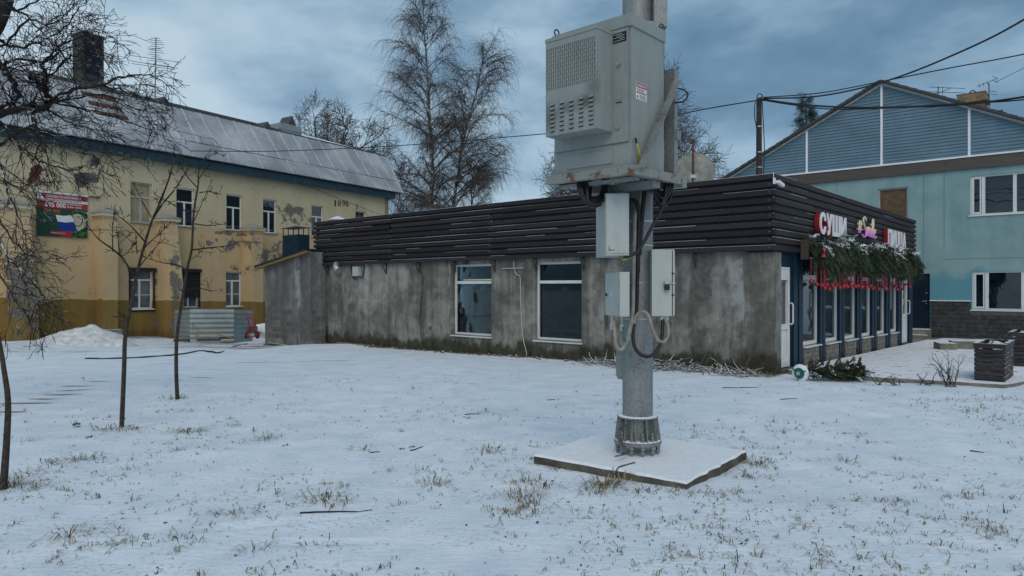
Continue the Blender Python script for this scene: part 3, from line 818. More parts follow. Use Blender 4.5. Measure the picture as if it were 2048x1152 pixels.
def glazed_door(a, c, z0, z1, signs=False):
    b = MB(); w = .10; n0, n1 = SF - .135, SF - .05
    for p, q, r, s_ in ((a, a + .045, z0, z1), (c - .045, c, z0, z1), (a + .045, c - .045, z1 - .05, z1)): b.fbox(CR, p, q, n0, n1, r, s_)
    d = b.build('glazed_door', M['white'], cafe)
    a, c, z1 = a + .05, c - .05, z1 - .055; mid = z0 + (z1 - z0) * .42; b = MB()
    for p, q, r, s_ in ((a, a + w, z0 + .02, z1), (c - w, c, z0 + .02, z1), (a + w, c - w, z1 - .2, z1), (a + w, c - w, z0 + .02, z0 + .14), (a + w, c - w, mid - .05, mid + .05)):
        b.fbox(CR, p, q, n0 + .03, n1 + .015, r, s_)
    b.fbox(CR, a + w, c - w, n0 + .04, n0 + .06, z0 + .14, mid - .05)
    b.fbox(CR, a + w + .02, c - w - .02, n0 + .06, n0 + .068, z0 + .17, mid - .08)
    b.build('leaf', M['white'], d)
    b = MB(); b.fbox(CR, a + w, c - w, n0 + .04, n0 + .05, mid + .05, z1 - .2); b.build('pane', M['glass'], d)
    hx = c - .05; b = MB(); b.tube(spline([CR.p(hx, n1 + .01, mid + .05), CR.p(hx, n1 + .09, mid + .06), CR.p(hx, n1 + .095, mid + .25), CR.p(hx, n1 + .09, mid + .44), CR.p(hx, n1 + .01, mid + .45)], 4), .016, 6)
    b.build('handle', M['white'], d, smooth=True)
    b = MB(); b.fbox(CR, a - .05, c + .05, -.12, .06, z0 - .06, z0 - .002); b.build('threshold', M['old_board'], d)
    if signs:
        b = MB(); r = a + w + .06
        b.tube([CR.p(r + .09 + .08 * math.cos(t), n0 + .058, z1 - .45 + .1 * math.sin(t)) for t in np.linspace(0, 6.28, 14)], .009, 4)
        b.fbox(CR, r, r + .3, n0 + .052, n0 + .056, mid + .34, mid + .37); b.fbox(CR, r, r + .3, n0 + .052, n0 + .056, mid + .41, mid + .44)
        for i in range(4): b.fbox(CR, r + .02 + .07 * i, r + .06 + .07 * i, n0 + .052, n0 + .056, mid + .46, mid + .5)
        b.build('door_sticker', M['paper_white'], d)
        b = MB(); b.fbox(CR, r + .05, r + .09, n0 + .052, n0 + .056, mid + .1, mid + .26); b.build('door_sticker', M['paper_white'], d)
glazed_door(.31, 1.04, .02, 1.99); glazed_door(10.58, 11.38, -.12, 1.95, True)

# things fixed to the side wall
t = thing('gooseneck_vent', 'short galvanised elbow vent pipe sticking out below the slats near the lean-to', 'vent', CL.p(13.4, 0, 2.1))
b = MB(); c = CL.zp(676, 536, .15); b.tube([CL.p(c[0] + .15, .0, c[1] + .12), CL.p(c[0] + .12, .14, c[1] + .11), CL.p(c[0], .22, c[1] + .02), CL.p(c[0] - .13, .24, c[1] - .1)], .10, 12); b.build('pipe', M['steel'], t, smooth=True)
b = MB(); b.tube([CL.p(c[0] - .10, .237, c[1] - .075), CL.p(c[0] - .14, .242, c[1] - .108)], .112, 12); b.build('collar', M['steel'], t)
t = thing('junction_box', 'small white junction box with black leads on the stained concrete wall', 'junction box', CL.p(12, 0, 2.0))
c = CL.zp(714, 542, .05); b = MB(); b.fbox(CL, c[0] - .14, c[0] + .14, .0, .12, c[1] - .15, c[1] + .13); b.build('housing', M['box'], t)
b = MB()
for s_ in (-1, 1):
    b.tube(spline([CL.p(c[0] + s_ * .12, .06, c[1] - .13), CL.p(c[0] + s_ * .18, .05, c[1] - .22), CL.p(c[0] + s_ * .28, .03, c[1] - .1), CL.p(c[0] + s_ * .34, .02, c[1] + .25)], 4), .014, 5)
b.tube(spline([CL.p(c[0] - .05, .06, c[1] - .15), CL.p(c[0], .06, c[1] - .25), CL.p(c[0] + .18, .05, c[1] - .22)], 4), .014, 5)
b.build('lead', M['black'], t)
b = MB(); pts = [CL.zp(*q, .03) for q in ((1027, 519), (1029, 540), (1035, 550), (1040, 553), (1041, 580), (1043, 640), (1047, 680), (1053, 706), (1051, 720), (1046, 724))]
b.tube(spline([CL.p(u, .03, z) for u, z in pts], 5), .012, 6)
tag(b.build('drain_hose', M['hose'], None, smooth=True), 'thin pale hose hanging down the concrete wall between the two cafe windows', 'hose')
b = MB(); u0, z0 = CL.zp(1003, 537, .05); u1, _ = CL.zp(1047, 537, .05); b.fbox(CL, u1, u0, .0, .05, z0 - .014, z0 + .014)
tag(b.build('wall_rail', M['steel'], None), 'short horizontal metal rail on the concrete wall above the pale hose', 'rail')
t = thing('security_camera', 'small white security camera on the corner of the dark timber band', 'security camera', CR.p(.1, .05, 3.5))
b = MB(); u, z = CR.zp(1553, 362, .1); b.fbox(CR, u - .03, u + .03, .046, .08, z - .05, z + .06); b.bar(CR.p(u, .07, z), CR.p(u + .05, .13, z - .03), .03); b.build('mount', M['white'], t)
b = MB(); b.bar(CR.p(u + .02, .12, z - .01), CR.p(u + .2, .15, z - .07), .06); b.build('housing', M['white'], t)
b = MB(); b.tube([CR.p(u - .01, .05, z + .05), CR.p(u - .01, .05, BZ1)], .008, 5); b.build('lead', M['white'], t)

# ================================================================== LEAN-TO
annex = thing('block_lean_to', 'grey block lean-to shed with sloping roof at the left end of the cafe', 'shed', (-6.9, 22.5, -.3))
A0 = np.array(CL.p(14.42, .55, 0)[:2]); AF = Frame(A0, CL.a, CL.n)
uL = 2.74; zr0 = AF.zp(530, 533)[1]; zr1 = AF.zp(621, 503)[1]
b = MB(); zb = -.36
fr_ = [(0, zb), (uL, zb), (uL, zr0), (0, zr1)]
b.prism([AF.p(u, -3, z) for u, z in fr_], [AF.p(u, 0, z) for u, z in fr_])
o = b.build('wall', M['annex_wall'], annex)
# uv for the render texture
uvd = o.data.uv_layers[0].data
for l in o.data.loops:
    co = o.data.vertices[l.vertex_index].co; d = np.array(co[:2]) - A0
    uvd[l.index].uv = (d @ AF.a + d @ AF.n, co[2])
b = MB(); b.fbox(AF, -.02, uL + .04, -3, .05, -1.2, zb + .0); b.build('foundation', M['concrete_mossy'], annex)
AR = Frame(A0, -AF.n, -AF.a)     # short return face, seen from the right
r = random.Random(5)
def block_rows(F, U0, U1, zt, n):
    for i in range(5):
        z = zb + .25 + i * .205; u = U0 + (.0 if i % 2 else -.2)
        while u < U1 - .05:
            p, q = max(u, U0 + .02), min(u + .385, U1 - .02)
            if q - p > .08 and r.random() < (.85 if i < 4 else .5):
                j = lambda: r.uniform(-.015, .015); b = MB(); th = r.uniform(.003, .006)
                b.prism([F.p(p + j(), n - .002, z + j()), F.p(q + j(), n - .002, z + j()), F.p(q + j(), n - .002, z + .17 + j()), F.p(p + j(), n - .002, z + .17 + j())],
                        [F.p(p + j() + .012, n + th, z + .012 + j()), F.p(q + j() - .012, n + th, z + .012), F.p(q - .012 + j(), n + th, z + .158), F.p(p + .012, n + th, z + .158 + j())])
                b.build('block', M['block'], annex)
            u += .40
block_rows(AF, 0, uL, 1.2, 0.0); block_rows(AR, 0, .52, 1.2, 0.0)
b = MB(); sl = (zr1 - zr0) / uL
def roofpt(u, n, dz): return AF.p(u, n, zr1 - sl * u + dz)
b.hexa([roofpt(-.02, .22, .03), roofpt(uL + .35, .22, .03), roofpt(uL + .35, -3, .03), roofpt(-.02, -3, .03), roofpt(-.02, .22, .08), roofpt(uL + .35, .22, .08), roofpt(uL + .35, -3, .08), roofpt(-.02, -3, .08)])
b.build('roof', M['navy'], annex)
b = MB(); b.hexa([roofpt(-.02, .20, -.06), roofpt(uL + .33, .20, -.06), roofpt(uL + .33, .16, -.06), roofpt(-.02, .16, -.06), roofpt(-.02, .20, .028), roofpt(uL + .33, .20, .028), roofpt(uL + .33, .16, .028), roofpt(-.02, .16, .028)])
b.hexa([roofpt(-.0, .15, -.04), roofpt(uL + .3, .15, -.04), roofpt(uL + .3, .0, -.04), roofpt(-.0, .0, -.04), roofpt(-.0, .15, .028), roofpt(uL + .3, .15, .028), roofpt(uL + .3, .0, .028), roofpt(-.0, .0, .028)])
b.build('bargeboard', M['fresh_wood'], annex)
b = MB(); u0, z0 = AF.zp(600, 699, .1); b.bar(AF.p(.9, .07, zb + .03), AF.p(2.4, .07, zb + .08), .05, .03); b.build('ledge', M['concrete_snow'], annex)
# flue on the lean-to
fl = thing('metal_flue', 'dark blue square flue with slotted cap on the lean-to roof', 'flue', (AF.p(1.2, -1.5, 2)))
k = -1.3; uA = AF.up(565, k); uB = AF.up(597, k); zt = AF.zp(580, 470, k)[1]; zq = AF.zp(580, 456, k)[1]
b = MB(); b.fbox(AF, uB, uA, k - .45, k, 1.2, zt); b.build('shaft', M['navy'], fl)
b = MB()
for uu in np.linspace(uB + .02, uA - .02, 4):
    for nn in (k - .02, k - .43): b.fbox(AF, uu - .012, uu + .012, nn - .012, nn + .012, zt, zq)
b.build('cap_posts', M['darksteel'], fl)
b = MB(); c = [AF.p(uB - .08, k + .08, zq), AF.p(uA + .08, k + .08, zq), AF.p(uA + .08, k - .53, zq), AF.p(uB - .08, k - .53, zq)]; ap = AF.p((uA + uB) / 2, k - .22, zq + .1)
for i in range(4): b.face([c[i], c[(i + 1) % 4], ap])
b.face(c[::-1]); b.build('cap', M['darksteel'], fl)
# small roof cowl behind the band
cw = thing('roof_cowl', 'small dark vent cowl with snowy hat poking above the far end of the timber band', 'vent', (0, 0, 0))
q = P(675, 442, 24.5); cw.location = (q[0], q[1], 3.4)
b = MB(); b.lathe((q[0], q[1], 3.4), [(.16, 0), (.16, q[2] - 3.4 - .05)], 10); b.build('pipe', M['darksteel'], cw)
b = MB(); b.lathe((q[0], q[1], q[2] + .03), [(.33, 0), (.33, .02), (.06, .13)], 10); b.build('hat', M['roof_snow'], cw)

# ================================================================== YELLOW BUILDING
yb = thing('yellow_building', 'old two storey yellow plastered building with buttresses and frosted sheet metal roof', 'building', (-12.3, 30, -.4))
UW = [(-4.16, -3.32), (-2.30, -1.50), (0.0, .80), (1.9, 2.66), (4.75, 5.52), (7.74, 8.52)]
LW = [(-4.18, -3.28), (-2.10, -1.32), (-.02, .77)]
holes = [(a, c, 4.07, 5.62) for a, c in UW] + [(a, c, .76, 2.26) for a, c in LW] + [(3.2, 4.0, .76, 2.26), (5.6, 6.4, .76, 2.26)]
wall(YB, -14, 10.3, -1.5, 6.75, holes, 0, M['yellow'], 'wall', yb, depth=.16)
Yend = YB.p(10.3, 0, 0); YE = Frame(Yend[:2], -YB.n, YB.a)
b = MB(); b.fbox(YE, 0, 10, -.3, 0, -1.5, 6.9); b.build('end_wall', M['yellow'], yb)
for kx, (a, c, z0, z1) in enumerate(holes):
    up_ = kx < 6; w = .05; n0, n1 = -.155, -.09; tz = z0 + (z1 - z0) * (.64 if up_ else .74); mx = (a + c) / 2 if up_ else a + (c - a) * .46
    if kx == 0: mx = (a + c) / 2 + .02
    b = MB()
    for p, q, r_, s_ in ((a, a + w, z0, z1), (c - w, c, z0, z1), (a + w, c - w, z0, z0 + w), (a + w, c - w, z1 - w, z1), (a + w, c - w, tz - .03, tz + .03), (mx - .035, mx + .035, z0 + w, tz - .03)):
        b.fbox(YB, p, q, n0, n1, r_, s_)
    if not up_: b.fbox(YB, a + w, mx - .035, n0, n1 - .01, z0 + (tz - z0) * .48 - .012, z0 + (tz - z0) * .48 + .012); b.fbox(YB, mx + .035, c - w, n0, n1 - .01, z0 + (tz - z0) * .48 - .012, z0 + (tz - z0) * .48 + .012)
    fr = b.build('window', M['white'] if kx else M['offwhite'], yb)
    gm = M['blind'] if kx == 0 else (M['glass'] if up_ else M['glass_blue'])
    for (p, q, r_, s_) in ((a + w, c - w, tz + .03, z1 - w), (a + w, mx - .035, z0 + w, tz - .03), (mx + .035, c - w, z0 + w, tz - .03)):
        b = MB(); b.fbox(YB, p, q, n0 + .025, n0 + .035, r_, s_); b.build('pane', gm, fr)
    b = MB(); b.fbox(YB, a - .03, c + .03, -.1, .06, z0 - .035, z0 - .002); b.build('sill', M['snow'] if kx in (6, 8) else M['concrete'], fr)
for (a, c, closed) in ((-4.18, -3.28, False), (-2.10, -1.32, True)):
    b = MB(); b.fbox(YB, a - .08, c + .06, .0, .15, 2.2, 2.34); b.fbox(YB, a - .05, a, .0, .05, .70, 2.2); b.fbox(YB, c, c + .05, .0, .05, .70, 2.2)
    if not closed: b.fbox(YB, a - .05, c + .05, .0, .05, .66, .70)
    sh = b.build('roller_shutter', M['shutter'], yb)
    if closed:
        for i in range(11): 
            b = MB(); b.fbox(YB, a, c, .01, .022 + .006 * (i % 2), 1.18 + i * .093, 1.18 + i * .093 + .086); b.build('slat', M['shutter'], sh)
# buttresses
def buttress(u0, u1, top, prof, cap=True):
    """prof: list of (n,z) for the front edge from bottom to top"""
    b = MB(); poly = [(-.05, prof[0][1])] + prof + [(-.05, prof[-1][1])]
    p0 = [YB.p(u0, n, z) for n, z in poly]; p1 = [YB.p(u1, n, z) for n, z in poly]
    for i in range(len(poly)):
        j = (i + 1) % len(poly); b.face([p0[i], p1[i], p1[j], p0[j]], 0, [(u0, poly[i][1]), (u1, poly[i][1]), (u1, poly[j][1]), (u0, poly[j][1])])
    b.face(p0, 0, [(u0 - n, z) for n, z in poly]); b.face(p1[::-1], 0, [(u1 + n, z) for n, z in poly][::-1])
    bt = b.build('buttress', M['yellow'], yb)
    zt = prof[-1][1]; nt_ = prof[-1][0]; b = MB()
    b.fbox(YB, u0 - .04, u1 + .04, -.04, nt_ + .04, zt - .52, zt - .46); b.fbox(YB, u0 - .03, u1 + .03, -.04, nt_ + .03, zt - .12, zt - .04)
    b.fbox(YB, u0 - .09, u1 + .09, -.04, nt_ + .09, zt - .04, zt + .1); b.build('cornice', M['yellow'], bt)
    b = MB(); e = .11; c = [YB.p(u0 - e, nt_ + e, zt + .1), YB.p(u1 + e, nt_ + e, zt + .1), YB.p(u1 + e, .002, zt + .1), YB.p(u0 - e, .002, zt + .1)]
    ap = YB.p((u0 + u1) / 2, nt_ * .35, zt + .30)
    lo = [(x, y, z - .03) for x, y, z in c]
    for i in range(4):
        j = (i + 1) % 4; b.face([lo[i], lo[j], c[j], c[i]]); b.face([c[i], c[j], ap])
    b.build('cap', M['roof'], bt)
    return bt
b1 = buttress(-5.52, -4.98, 4.2, [(.62, -1), (.62, 4.2)])
b = MB(); b.fbox(YB, -5.6, -4.9, .0, .80, -.6, .06); b.build('footing', M['concrete_snow'], b1)
buttress(-3.16, -2.62, 4.2, [(1.05, -1), (.98, 1.5), (.62, 3.6), (.58, 4.2)])
buttress(.80, 1.42, 4.15, [(.62, -1), (.60, 4.1)])
buttress(-8.75, -7.85, 4.2, [(1.35, -1), (1.15, 1.2), (.65, 3.6), (.6, 4.2)])
# bare patches where plaster fell
patch_poly(YB, [(147, 347), (160, 345), (190, 346), (198, 358), (197, 364), (180, 366), (172, 370), (164, 376), (158, 378), (150, 362)], -.002, M['patch'], 'bare_plaster', yb, 5, .02, seed=11)
patch_poly(YB, [(186, 310), (196, 316), (201, 329), (188, 331), (179, 333), (182, 318)], -.002, M['patch'], 'bare_plaster', yb, 4, .02, seed=12)
patch_poly(YB, [(62, 332), (80, 329), (88, 340), (78, 352), (72, 364), (58, 370), (56, 360), (60, 345)], -.002, M['brick'], 'bare_brick', yb, 5, .02, seed=13)
# eaves and roof
b = MB(); b.fbox(YB, -14.5, 10.45, .0, .30, 6.70, 6.74); b.fbox(YB, -14.5, 10.45, .30, .36, 6.47, 6.9); b.fbox(YB, 10.3, 10.45, -9, .30, 6.47, 6.9)
b.build('fascia', M['fascia'], yb)
def rp(u, t, h=0.0, eave=(.52, 6.86), brk=(-1.2, 9.17)):
    n = eave[0] + (brk[0] - eave[0]) * t; z = eave[1] + (brk[1] - eave[1]) * t
    L = math.hypot(brk[0] - eave[0], brk[1] - eave[1]); nn, nz = (brk[1] - eave[1]) / L, -(brk[0] - eave[0]) / L
    return YB.p(u, n + nn * h, z + nz * h)
b = MB(); b.face([rp(-15, 0, -.03), rp(10.95, 0, -.03), rp(11.5, 1, -.03), rp(-15, 1, -.03)])
b.face([YB.p(10.9, .5, 6.84), YB.p(10.9, -8, 6.84), YB.p(11.5, -6, 9.1), YB.p(11.5, -1.2, 9.15)])
b.face([rp(-15, 0, -.06), YB.p(-15, -.1, 6.8), YB.p(10.9, -.1, 6.8), rp(10.9, 0, -.06)])
rb = b.build('roof', M['fascia'], yb)
def panel(u0, u1, t0, t1, u0t=None, u1t=None, tilt=0.0, seed=0):
    u0t = u0 if u0t is None else u0t; u1t = u1 if u1t is None else u1t; b = MB(); h = .004 + tilt
    lo = [rp(u0, t0, -.012), rp(u1, t0, -.012), rp(u1t, t1, -.012), rp(u0t, t1, -.012)]; hi = [rp(u0, t0, h + .014), rp(u1, t0, h), rp(u1t, t1, h), rp(u0t, t1, h)]
    b.hexa(lo + hi)
    lo = [rp(u1 - .018, t0, 0), rp(u1 + .018, t0, 0), rp(u1t + .018, t1, 0), rp(u1t - .018, t1, 0)]; hi = [rp(u1 - .012, t0, .04), rp(u1 + .012, t0, .04), rp(u1t + .012, t1, .04), rp(u1t - .012, t1, .04)]
    for f_ in range(len(b.m)): b.m[f_] = 0
    k0 = len(b.f); b.hexa(lo + hi, 1)
    return b.build('roof_panel', [M['roof'], M['seam']], rb)
r = random.Random(3); SP = .845; u = 11.35 - 31 * SP
for i in range(30):
    panel(u + .012, u + SP - .012, .302, .985, tilt=r.uniform(0, .012)); u += SP
panel(u + .012, 11.06, .302, .985, u + .012, 11.45)
u = 11.35 - 15 * 2 * SP + .3
for i in range(15):
    panel(u + .012, min(u + 2 * SP - .012, 10.93), 0, .298, None, min(u + 2 * SP - .012, 11.06), tilt=.016 + r.uniform(0, .012)); u += 2 * SP
b = MB(); b.bar(rp(-15, .3, .02), rp(11.0, .3, .02), .03, .03); b.bar(rp(-15, 1, .02), rp(11.47, 1, .02), .05, .04); b.build('roof_seam', M['darksteel'], rb)
b = MB(); q = lambda u, n, z: YB.p(u, n, z); ZR = 9.17 + 4.4 * math.tan(math.radians(17.5))
b.face([q(-15, -1.2, 9.16), q(11.46, -1.2, 9.16), q(8.5, -5.6, ZR), q(-15, -5.6, ZR)]); b.face([q(11.46, -1.2, 9.16), q(11.46, -10, 9.16), q(8.5, -5.6, ZR)]); b.face([q(-15, -5.6, ZR), q(8.5, -5.6, ZR), q(11.46, -10, 9.16), q(-15, -10, 9.16)])
b.build('upper_roof', M['roof_snow'], rb)
b = MB()
for i in range(4): b.bar(q(-6, -1.9 - .5 * i, 9.3 + .158 * i + .12), q(4.5, -1.9 - .5 * i, 9.3 + .158 * i + .12), .03, .05)
b.build('snow_guard', M['darksteel'], rb)
# big chimney, metal chimney, vents
def uofpx(px, n): return YB.up(px, n)
u, z = YB.zp(182, 72, -2.6); 
b = MB(); b.fbox(YB, u - .40, u + .42, -3.2, -2.45, 8.9, z); ch = b.build('chimney', M['chim'], yb)
b = MB(); b.fbox(YB, u - .30, u + .30, -2.45, -2.42, z - 1.55, z - .1); b.build('plate', M['navy_back'], ch)
b = MB(); b.fbox(YB, u - .44, u + .46, -3.24, -2.41, z, z + .06); b.build('rim', M['darksteel'], ch)
b = MB()
for i in range(3):
    c0 = YB.up(165 + 6 * i, -1.2); b.hexa([rp(c0 - .2, .80 - .16 * i, .03), rp(c0 + 1.0, .80 - .16 * i, .03), rp(c0 + 1.0, .86 - .16 * i, .03), rp(c0 - .2, .86 - .16 * i, .03), rp(c0 - .2, .80 - .16 * i, .06), rp(c0 + 1.0, .80 - .16 * i, .06), rp(c0 + 1.0, .86 - .16 * i, .06), rp(c0 - .2, .86 - .16 * i, .06)])
b.build('roof_step', M['rustrod'], rb)
u0 = YB.up(562, -2); u1 = YB.up(603, -2); z = YB.zp(580, 249, -2)[1]
b = MB(); b.fbox(YB, u0, u1, -3.0, -2.0, 9.2, z); b.fbox(YB, u0 - .05, u1 + .05, -3.05, -1.95, z - .32, z - .27); ch = b.build('metal_chimney', M['corr'], yb)
b = MB(); um = (u0 + u1) / 2 + .15; zz = z + .5
for n in (-2.1, -2.9): pass
b.prism([YB.p(um - .28, -2.1, z), YB.p(um + .28, -2.1, z), YB.p(um, -2.1, zz)], [YB.p(um - .28, -2.9, z), YB.p(um + .28, -2.9, z), YB.p(um, -2.9, zz)]); b.build('hat', M['darksteel'], ch)
for (px, py) in ((326, 208), (533, 254)):
    u, z = YB.zp(px, py + 4, -1.6); b = MB(); b.prism([YB.p(u - .32, -1.5, 9.2), YB.p(u + .32, -1.5, 9.2), YB.p(u, -1.5, 9.6)], [YB.p(u - .32, -2.4, 9.45), YB.p(u + .32, -2.4, 9.45), YB.p(u, -2.4, 9.6)])
    b.build('roof_vent', M['darksteel'], rb)


def text_geo(s, size=1.0, extrude=0.0, offset=0.0):
    cu = bpy.data.curves.new('lettering', 'FONT'); cu.body = s; cu.size = size; cu.extrude = extrude; cu.offset = offset; cu.resolution_u = 3
    o = bpy.data.objects.new('lettering', cu); COL.objects.link(o); dg = bpy.context.evaluated_depsgraph_get(); dg.update()
    me = bpy.data.meshes.new_from_object(o.evaluated_get(dg)); v = np.array([tuple(x.co) for x in me.vertices]); f = [tuple(p.vertices) for p in me.polygons]
    bpy.data.objects.remove(o); bpy.data.curves.remove(cu); bpy.data.meshes.remove(me); return v, f


def text_on(F, s, u0, u1, z0, z1, n, th, m, name, parent, offset=.012, shear=0.0):
    """lettering fitted into a rectangle of the wall, real thickness"""
    v, f = text_geo(s, 1.0, .5, offset); lo, hi = v.min(0), v.max(0)
    b = MB(); U = u0 + (v[:, 0] - lo[0]) / (hi[0] - lo[0]) * (u1 - u0); Zc = z0 + (v[:, 1] - lo[1]) / (hi[1] - lo[1]) * (z1 - z0); Nn = n + (v[:, 2] - lo[2]) / (hi[2] - lo[2]) * th
    b.v = [F.p(a, c, d + shear * (a - u0)) for a, c, d in zip(U, Nn, Zc)]; cr = F.a[0] * F.n[1] - F.a[1] * F.n[0]
    b.f = [tuple(reversed(x)) for x in f] if cr > 0 else f; b.m = [0] * len(f); b.uv = [(0, 0)] * sum(len(x) for x in f)
    return b.build(name, m, parent)
M['numeral'] = simple('brown_numeral', (.10, .05, .025), .8, .2)
for s, p0, p1, t_, bt in (('1', 668, 673, 400, 413), ('8', 675, 682, 400, 413), ('9', 683.5, 690, 400.5, 413), ('8', 690.5, 696, 401, 413.5), ('г', 695.5, 699, 408, 414)):
    ua, za = YB.zp(p0, t_); uc, zc = YB.zp(p1, bt); text_on(YB, s, ua + (.03 if s == '1' else 0), uc - (.04 if s == '1' else 0), zc, za, .0, .012, M['numeral'], 'numeral', yb, .0)
b = MB(); u, z = YB.zp(714, 412); b.bar(YB.p(u, .02, z - .12), YB.p(u, .02, z + .12), .03); b.bar(YB.p(u - .1, .02, z - .12), YB.p(u, .02, z - .12), .03); b.build('wall_hook', M['darksteel'], yb)

# ================================================================== BLUE BUILDING
bb = thing('blue_building', 'blue gabled two storey building with lap siding gable and dark stone plinth', 'building', (15.3, 25.5, -.3))
UPW = (1.24, 3.9, 4.13, 5.52); BOARD = (-1.72, -.72, 3.6, 5.34); LOW = (1.30, 4.1, .80, 2.15); DOOR = (-.85, 0.0, .08, 2.09)
wall(BB, -7.6, 4.6, -1.2, 5.85, [UPW, BOARD, LOW, DOOR], 0, M['teal'], 'wall', bb, depth=.14)
AP = (-1.605, 9.39); EV = 6.25; sl = .491
b = MB(); g0 = [BB.p(-7.95, -.06, EV), BB.p(4.75, -.06, EV), BB.p(AP[0], -.06, AP[1] - .03)]; g1 = [BB.p(-7.95, -.25, EV), BB.p(4.75, -.25, EV), BB.p(AP[0], -.25, AP[1] - .03)]
b.prism(g0, g1); gb = b.build('gable', M['siding'], bb)
trims = [-7.2, -4.37, -1.61, 1.21, 4.0]
rows = 26; rh = (AP[1] - EV) / rows
for i in range(rows):
    z0, z1 = EV + i * rh, EV + (i + 1) * rh
    for j in range(len(trims) + 1):
        a = trims[j - 1] + .045 if j else -8.2; c = trims[j] - .045 if j < len(trims) else 5.0
        half = (AP[1] - z0) / sl - .05; halft = max((AP[1] - z1) / sl - .05, .01)
        a0, c0 = max(a, AP[0] - half), min(c, AP[0] + half); a1, c1 = max(a, AP[0] - halft), min(c, AP[0] + halft)
        if c0 - a0 < .08: continue
        if c1 - a1 < .01: c1 = a1 = (a0 if a0 > AP[0] - half + .001 else c0)
        b = MB(); b.hexa([BB.p(a0, -.025, z0), BB.p(c0, -.025, z0), BB.p(c0, -.06, z0), BB.p(a0, -.06, z0), BB.p(a1, -.05, z1 - .004), BB.p(c1 + 1e-4, -.05, z1 - .004), BB.p(c1 + 1e-4, -.06, z1 - .004), BB.p(a1, -.06, z1 - .004)])
        b.build('siding_board', M['siding'], gb)
for u in trims[1:4]:
    b = MB(); b.fbox(BB, u - .04, u + .04, -.06, -.012, EV, AP[1] - abs(u - AP[0]) * sl - .05); b.build('trim', M['lit_white'], gb)
b = MB(); b.fbox(BB, -7.9, 4.7, -.3, .10, 5.78, 6.19); b.build('band', M['old_board'], bb)
b = MB(); b.hexa([BB.p(-7.9, .13, 6.192), BB.p(4.7, .13, 6.192), BB.p(4.7, -.06, 6.26), BB.p(-7.9, -.06, 6.26), BB.p(-7.9, .13, 6.215), BB.p(4.7, .13, 6.215), BB.p(4.7, -.06, 6.285), BB.p(-7.9, -.06, 6.285)]); b.build('flashing', M['snow'], bb)
for sgn in (-1, 1):
    u1 = AP[0] + sgn * 6.7; zz = lambda u, d: AP[1] - abs(u - AP[0]) * sl + d
    b = MB(); b.prism([BB.p(AP[0], .22, zz(AP[0], .0)), BB.p(u1, .22, zz(u1, .0)), BB.p(u1, .22, zz(u1, .07)), BB.p(AP[0], .22, zz(AP[0], .07))],
                      [BB.p(AP[0], -11, zz(AP[0], .0)), BB.p(u1, -11, zz(u1, .0)), BB.p(u1, -11, zz(u1, .07)), BB.p(AP[0], -11, zz(AP[0], .07))])
    b.build('roof', M['darksteel'], bb)
    b = MB(); b.prism([BB.p(AP[0], .02, zz(AP[0], -.10)), BB.p(u1, .02, zz(u1, -.10)), BB.p(u1, .02, zz(u1, -.01)), BB.p(AP[0], .02, zz(AP[0], -.01))],
                      [BB.p(AP[0], -.02, zz(AP[0], -.10)), BB.p(u1, -.02, zz(u1, -.10)), BB.p(u1, -.02, zz(u1, -.01)), BB.p(AP[0], -.02, zz(AP[0], -.01))]); b.build('verge_trim', M['offwhite'], bb)
    for k in range(22):                       # shingle butts along the verge
        a = AP[0] + sgn * (.05 + k * .3); c = a + sgn * .29; b = MB()
        b.hexa([BB.p(a, .225, zz(a, .072)), BB.p(c, .225, zz(c, .072)), BB.p(c, -.3, zz(c, .072)), BB.p(a, -.3, zz(a, .072)), BB.p(a, .225, zz(a, .082)), BB.p(c, .225, zz(c, .105)), BB.p(c, -.3, zz(c, .105)), BB.p(a, -.3, zz(a, .082))])
        b.build('shingle', M['darksteel'], bb)
b = MB(); b.fbox(Frame(BB.p(-7.5, 0, 0)[:2], -BB.n, -BB.a), 0, 10, -.2, .0, -1, 6.1); b.build('side_wall', M['teal'], bb)


def blue_window(h, mull):
    a, c, z0, z1 = h; b = MB(); w = .05; n0, n1 = -.135, -.06
    for p, q_, r_, s_ in ((a, a + w, z0, z1), (c - w, c, z0, z1), (a + w, c - w, z0, z0 + w), (a + w, c - w, z1 - w, z1)): b.fbox(BB, p, q_, n0, n1, r_, s_)
    xs = [a + w] + [m for m in mull] + [c - w]
    for m in mull: b.fbox(BB, m - .045, m + .045, n0, n1, z0 + w, z1 - w)
    if len(mull) > 1:
        for r_, s_ in ((z0 + w, z0 + w + .06), (z1 - w - .06, z1 - w)): b.fbox(BB, a + w, mull[0] - .06, n0, n1 + .015, r_, s_)
        for p in (a + w, mull[0] - .10): b.fbox(BB, p, p + .06 if p < mull[0] - .2 else mull[0] - .06, n0, n1 + .015, z0 + w + .06, z1 - w - .06)
    fr = b.build('window', M['white'] if mull else M['offwhite'], bb)
    for i in range(len(xs) - 1):
        b = MB(); b.fbox(BB, xs[i] + (.06 if i else 0), xs[i + 1] - .0, n0 + .025, n0 + .035, z0 + w, z1 - w); b.build('pane', M['glass'] if mull else M['board'], fr)
    b = MB(); b.fbox(BB, a - .06, c + .06, -.1, .05, z0 - .04, z0 - .003); b.build('sill', M['white'], fr)
blue_window(UPW, [1.62, 2.52]); blue_window(LOW, [1.72, 2.75]); blue_window(BOARD, [])
a, c, z0, z1 = DOOR; b = MB(); b.fbox(BB, a, c, -.12, -.07, z0, z1); dr = b.build('door', M['navy_back'], bb)
b = MB(); u, z = BB.zp(1852, 587); b.lathe(BB.p(u, -.05, z), [(.03, 0), (.03, .03)], 10)
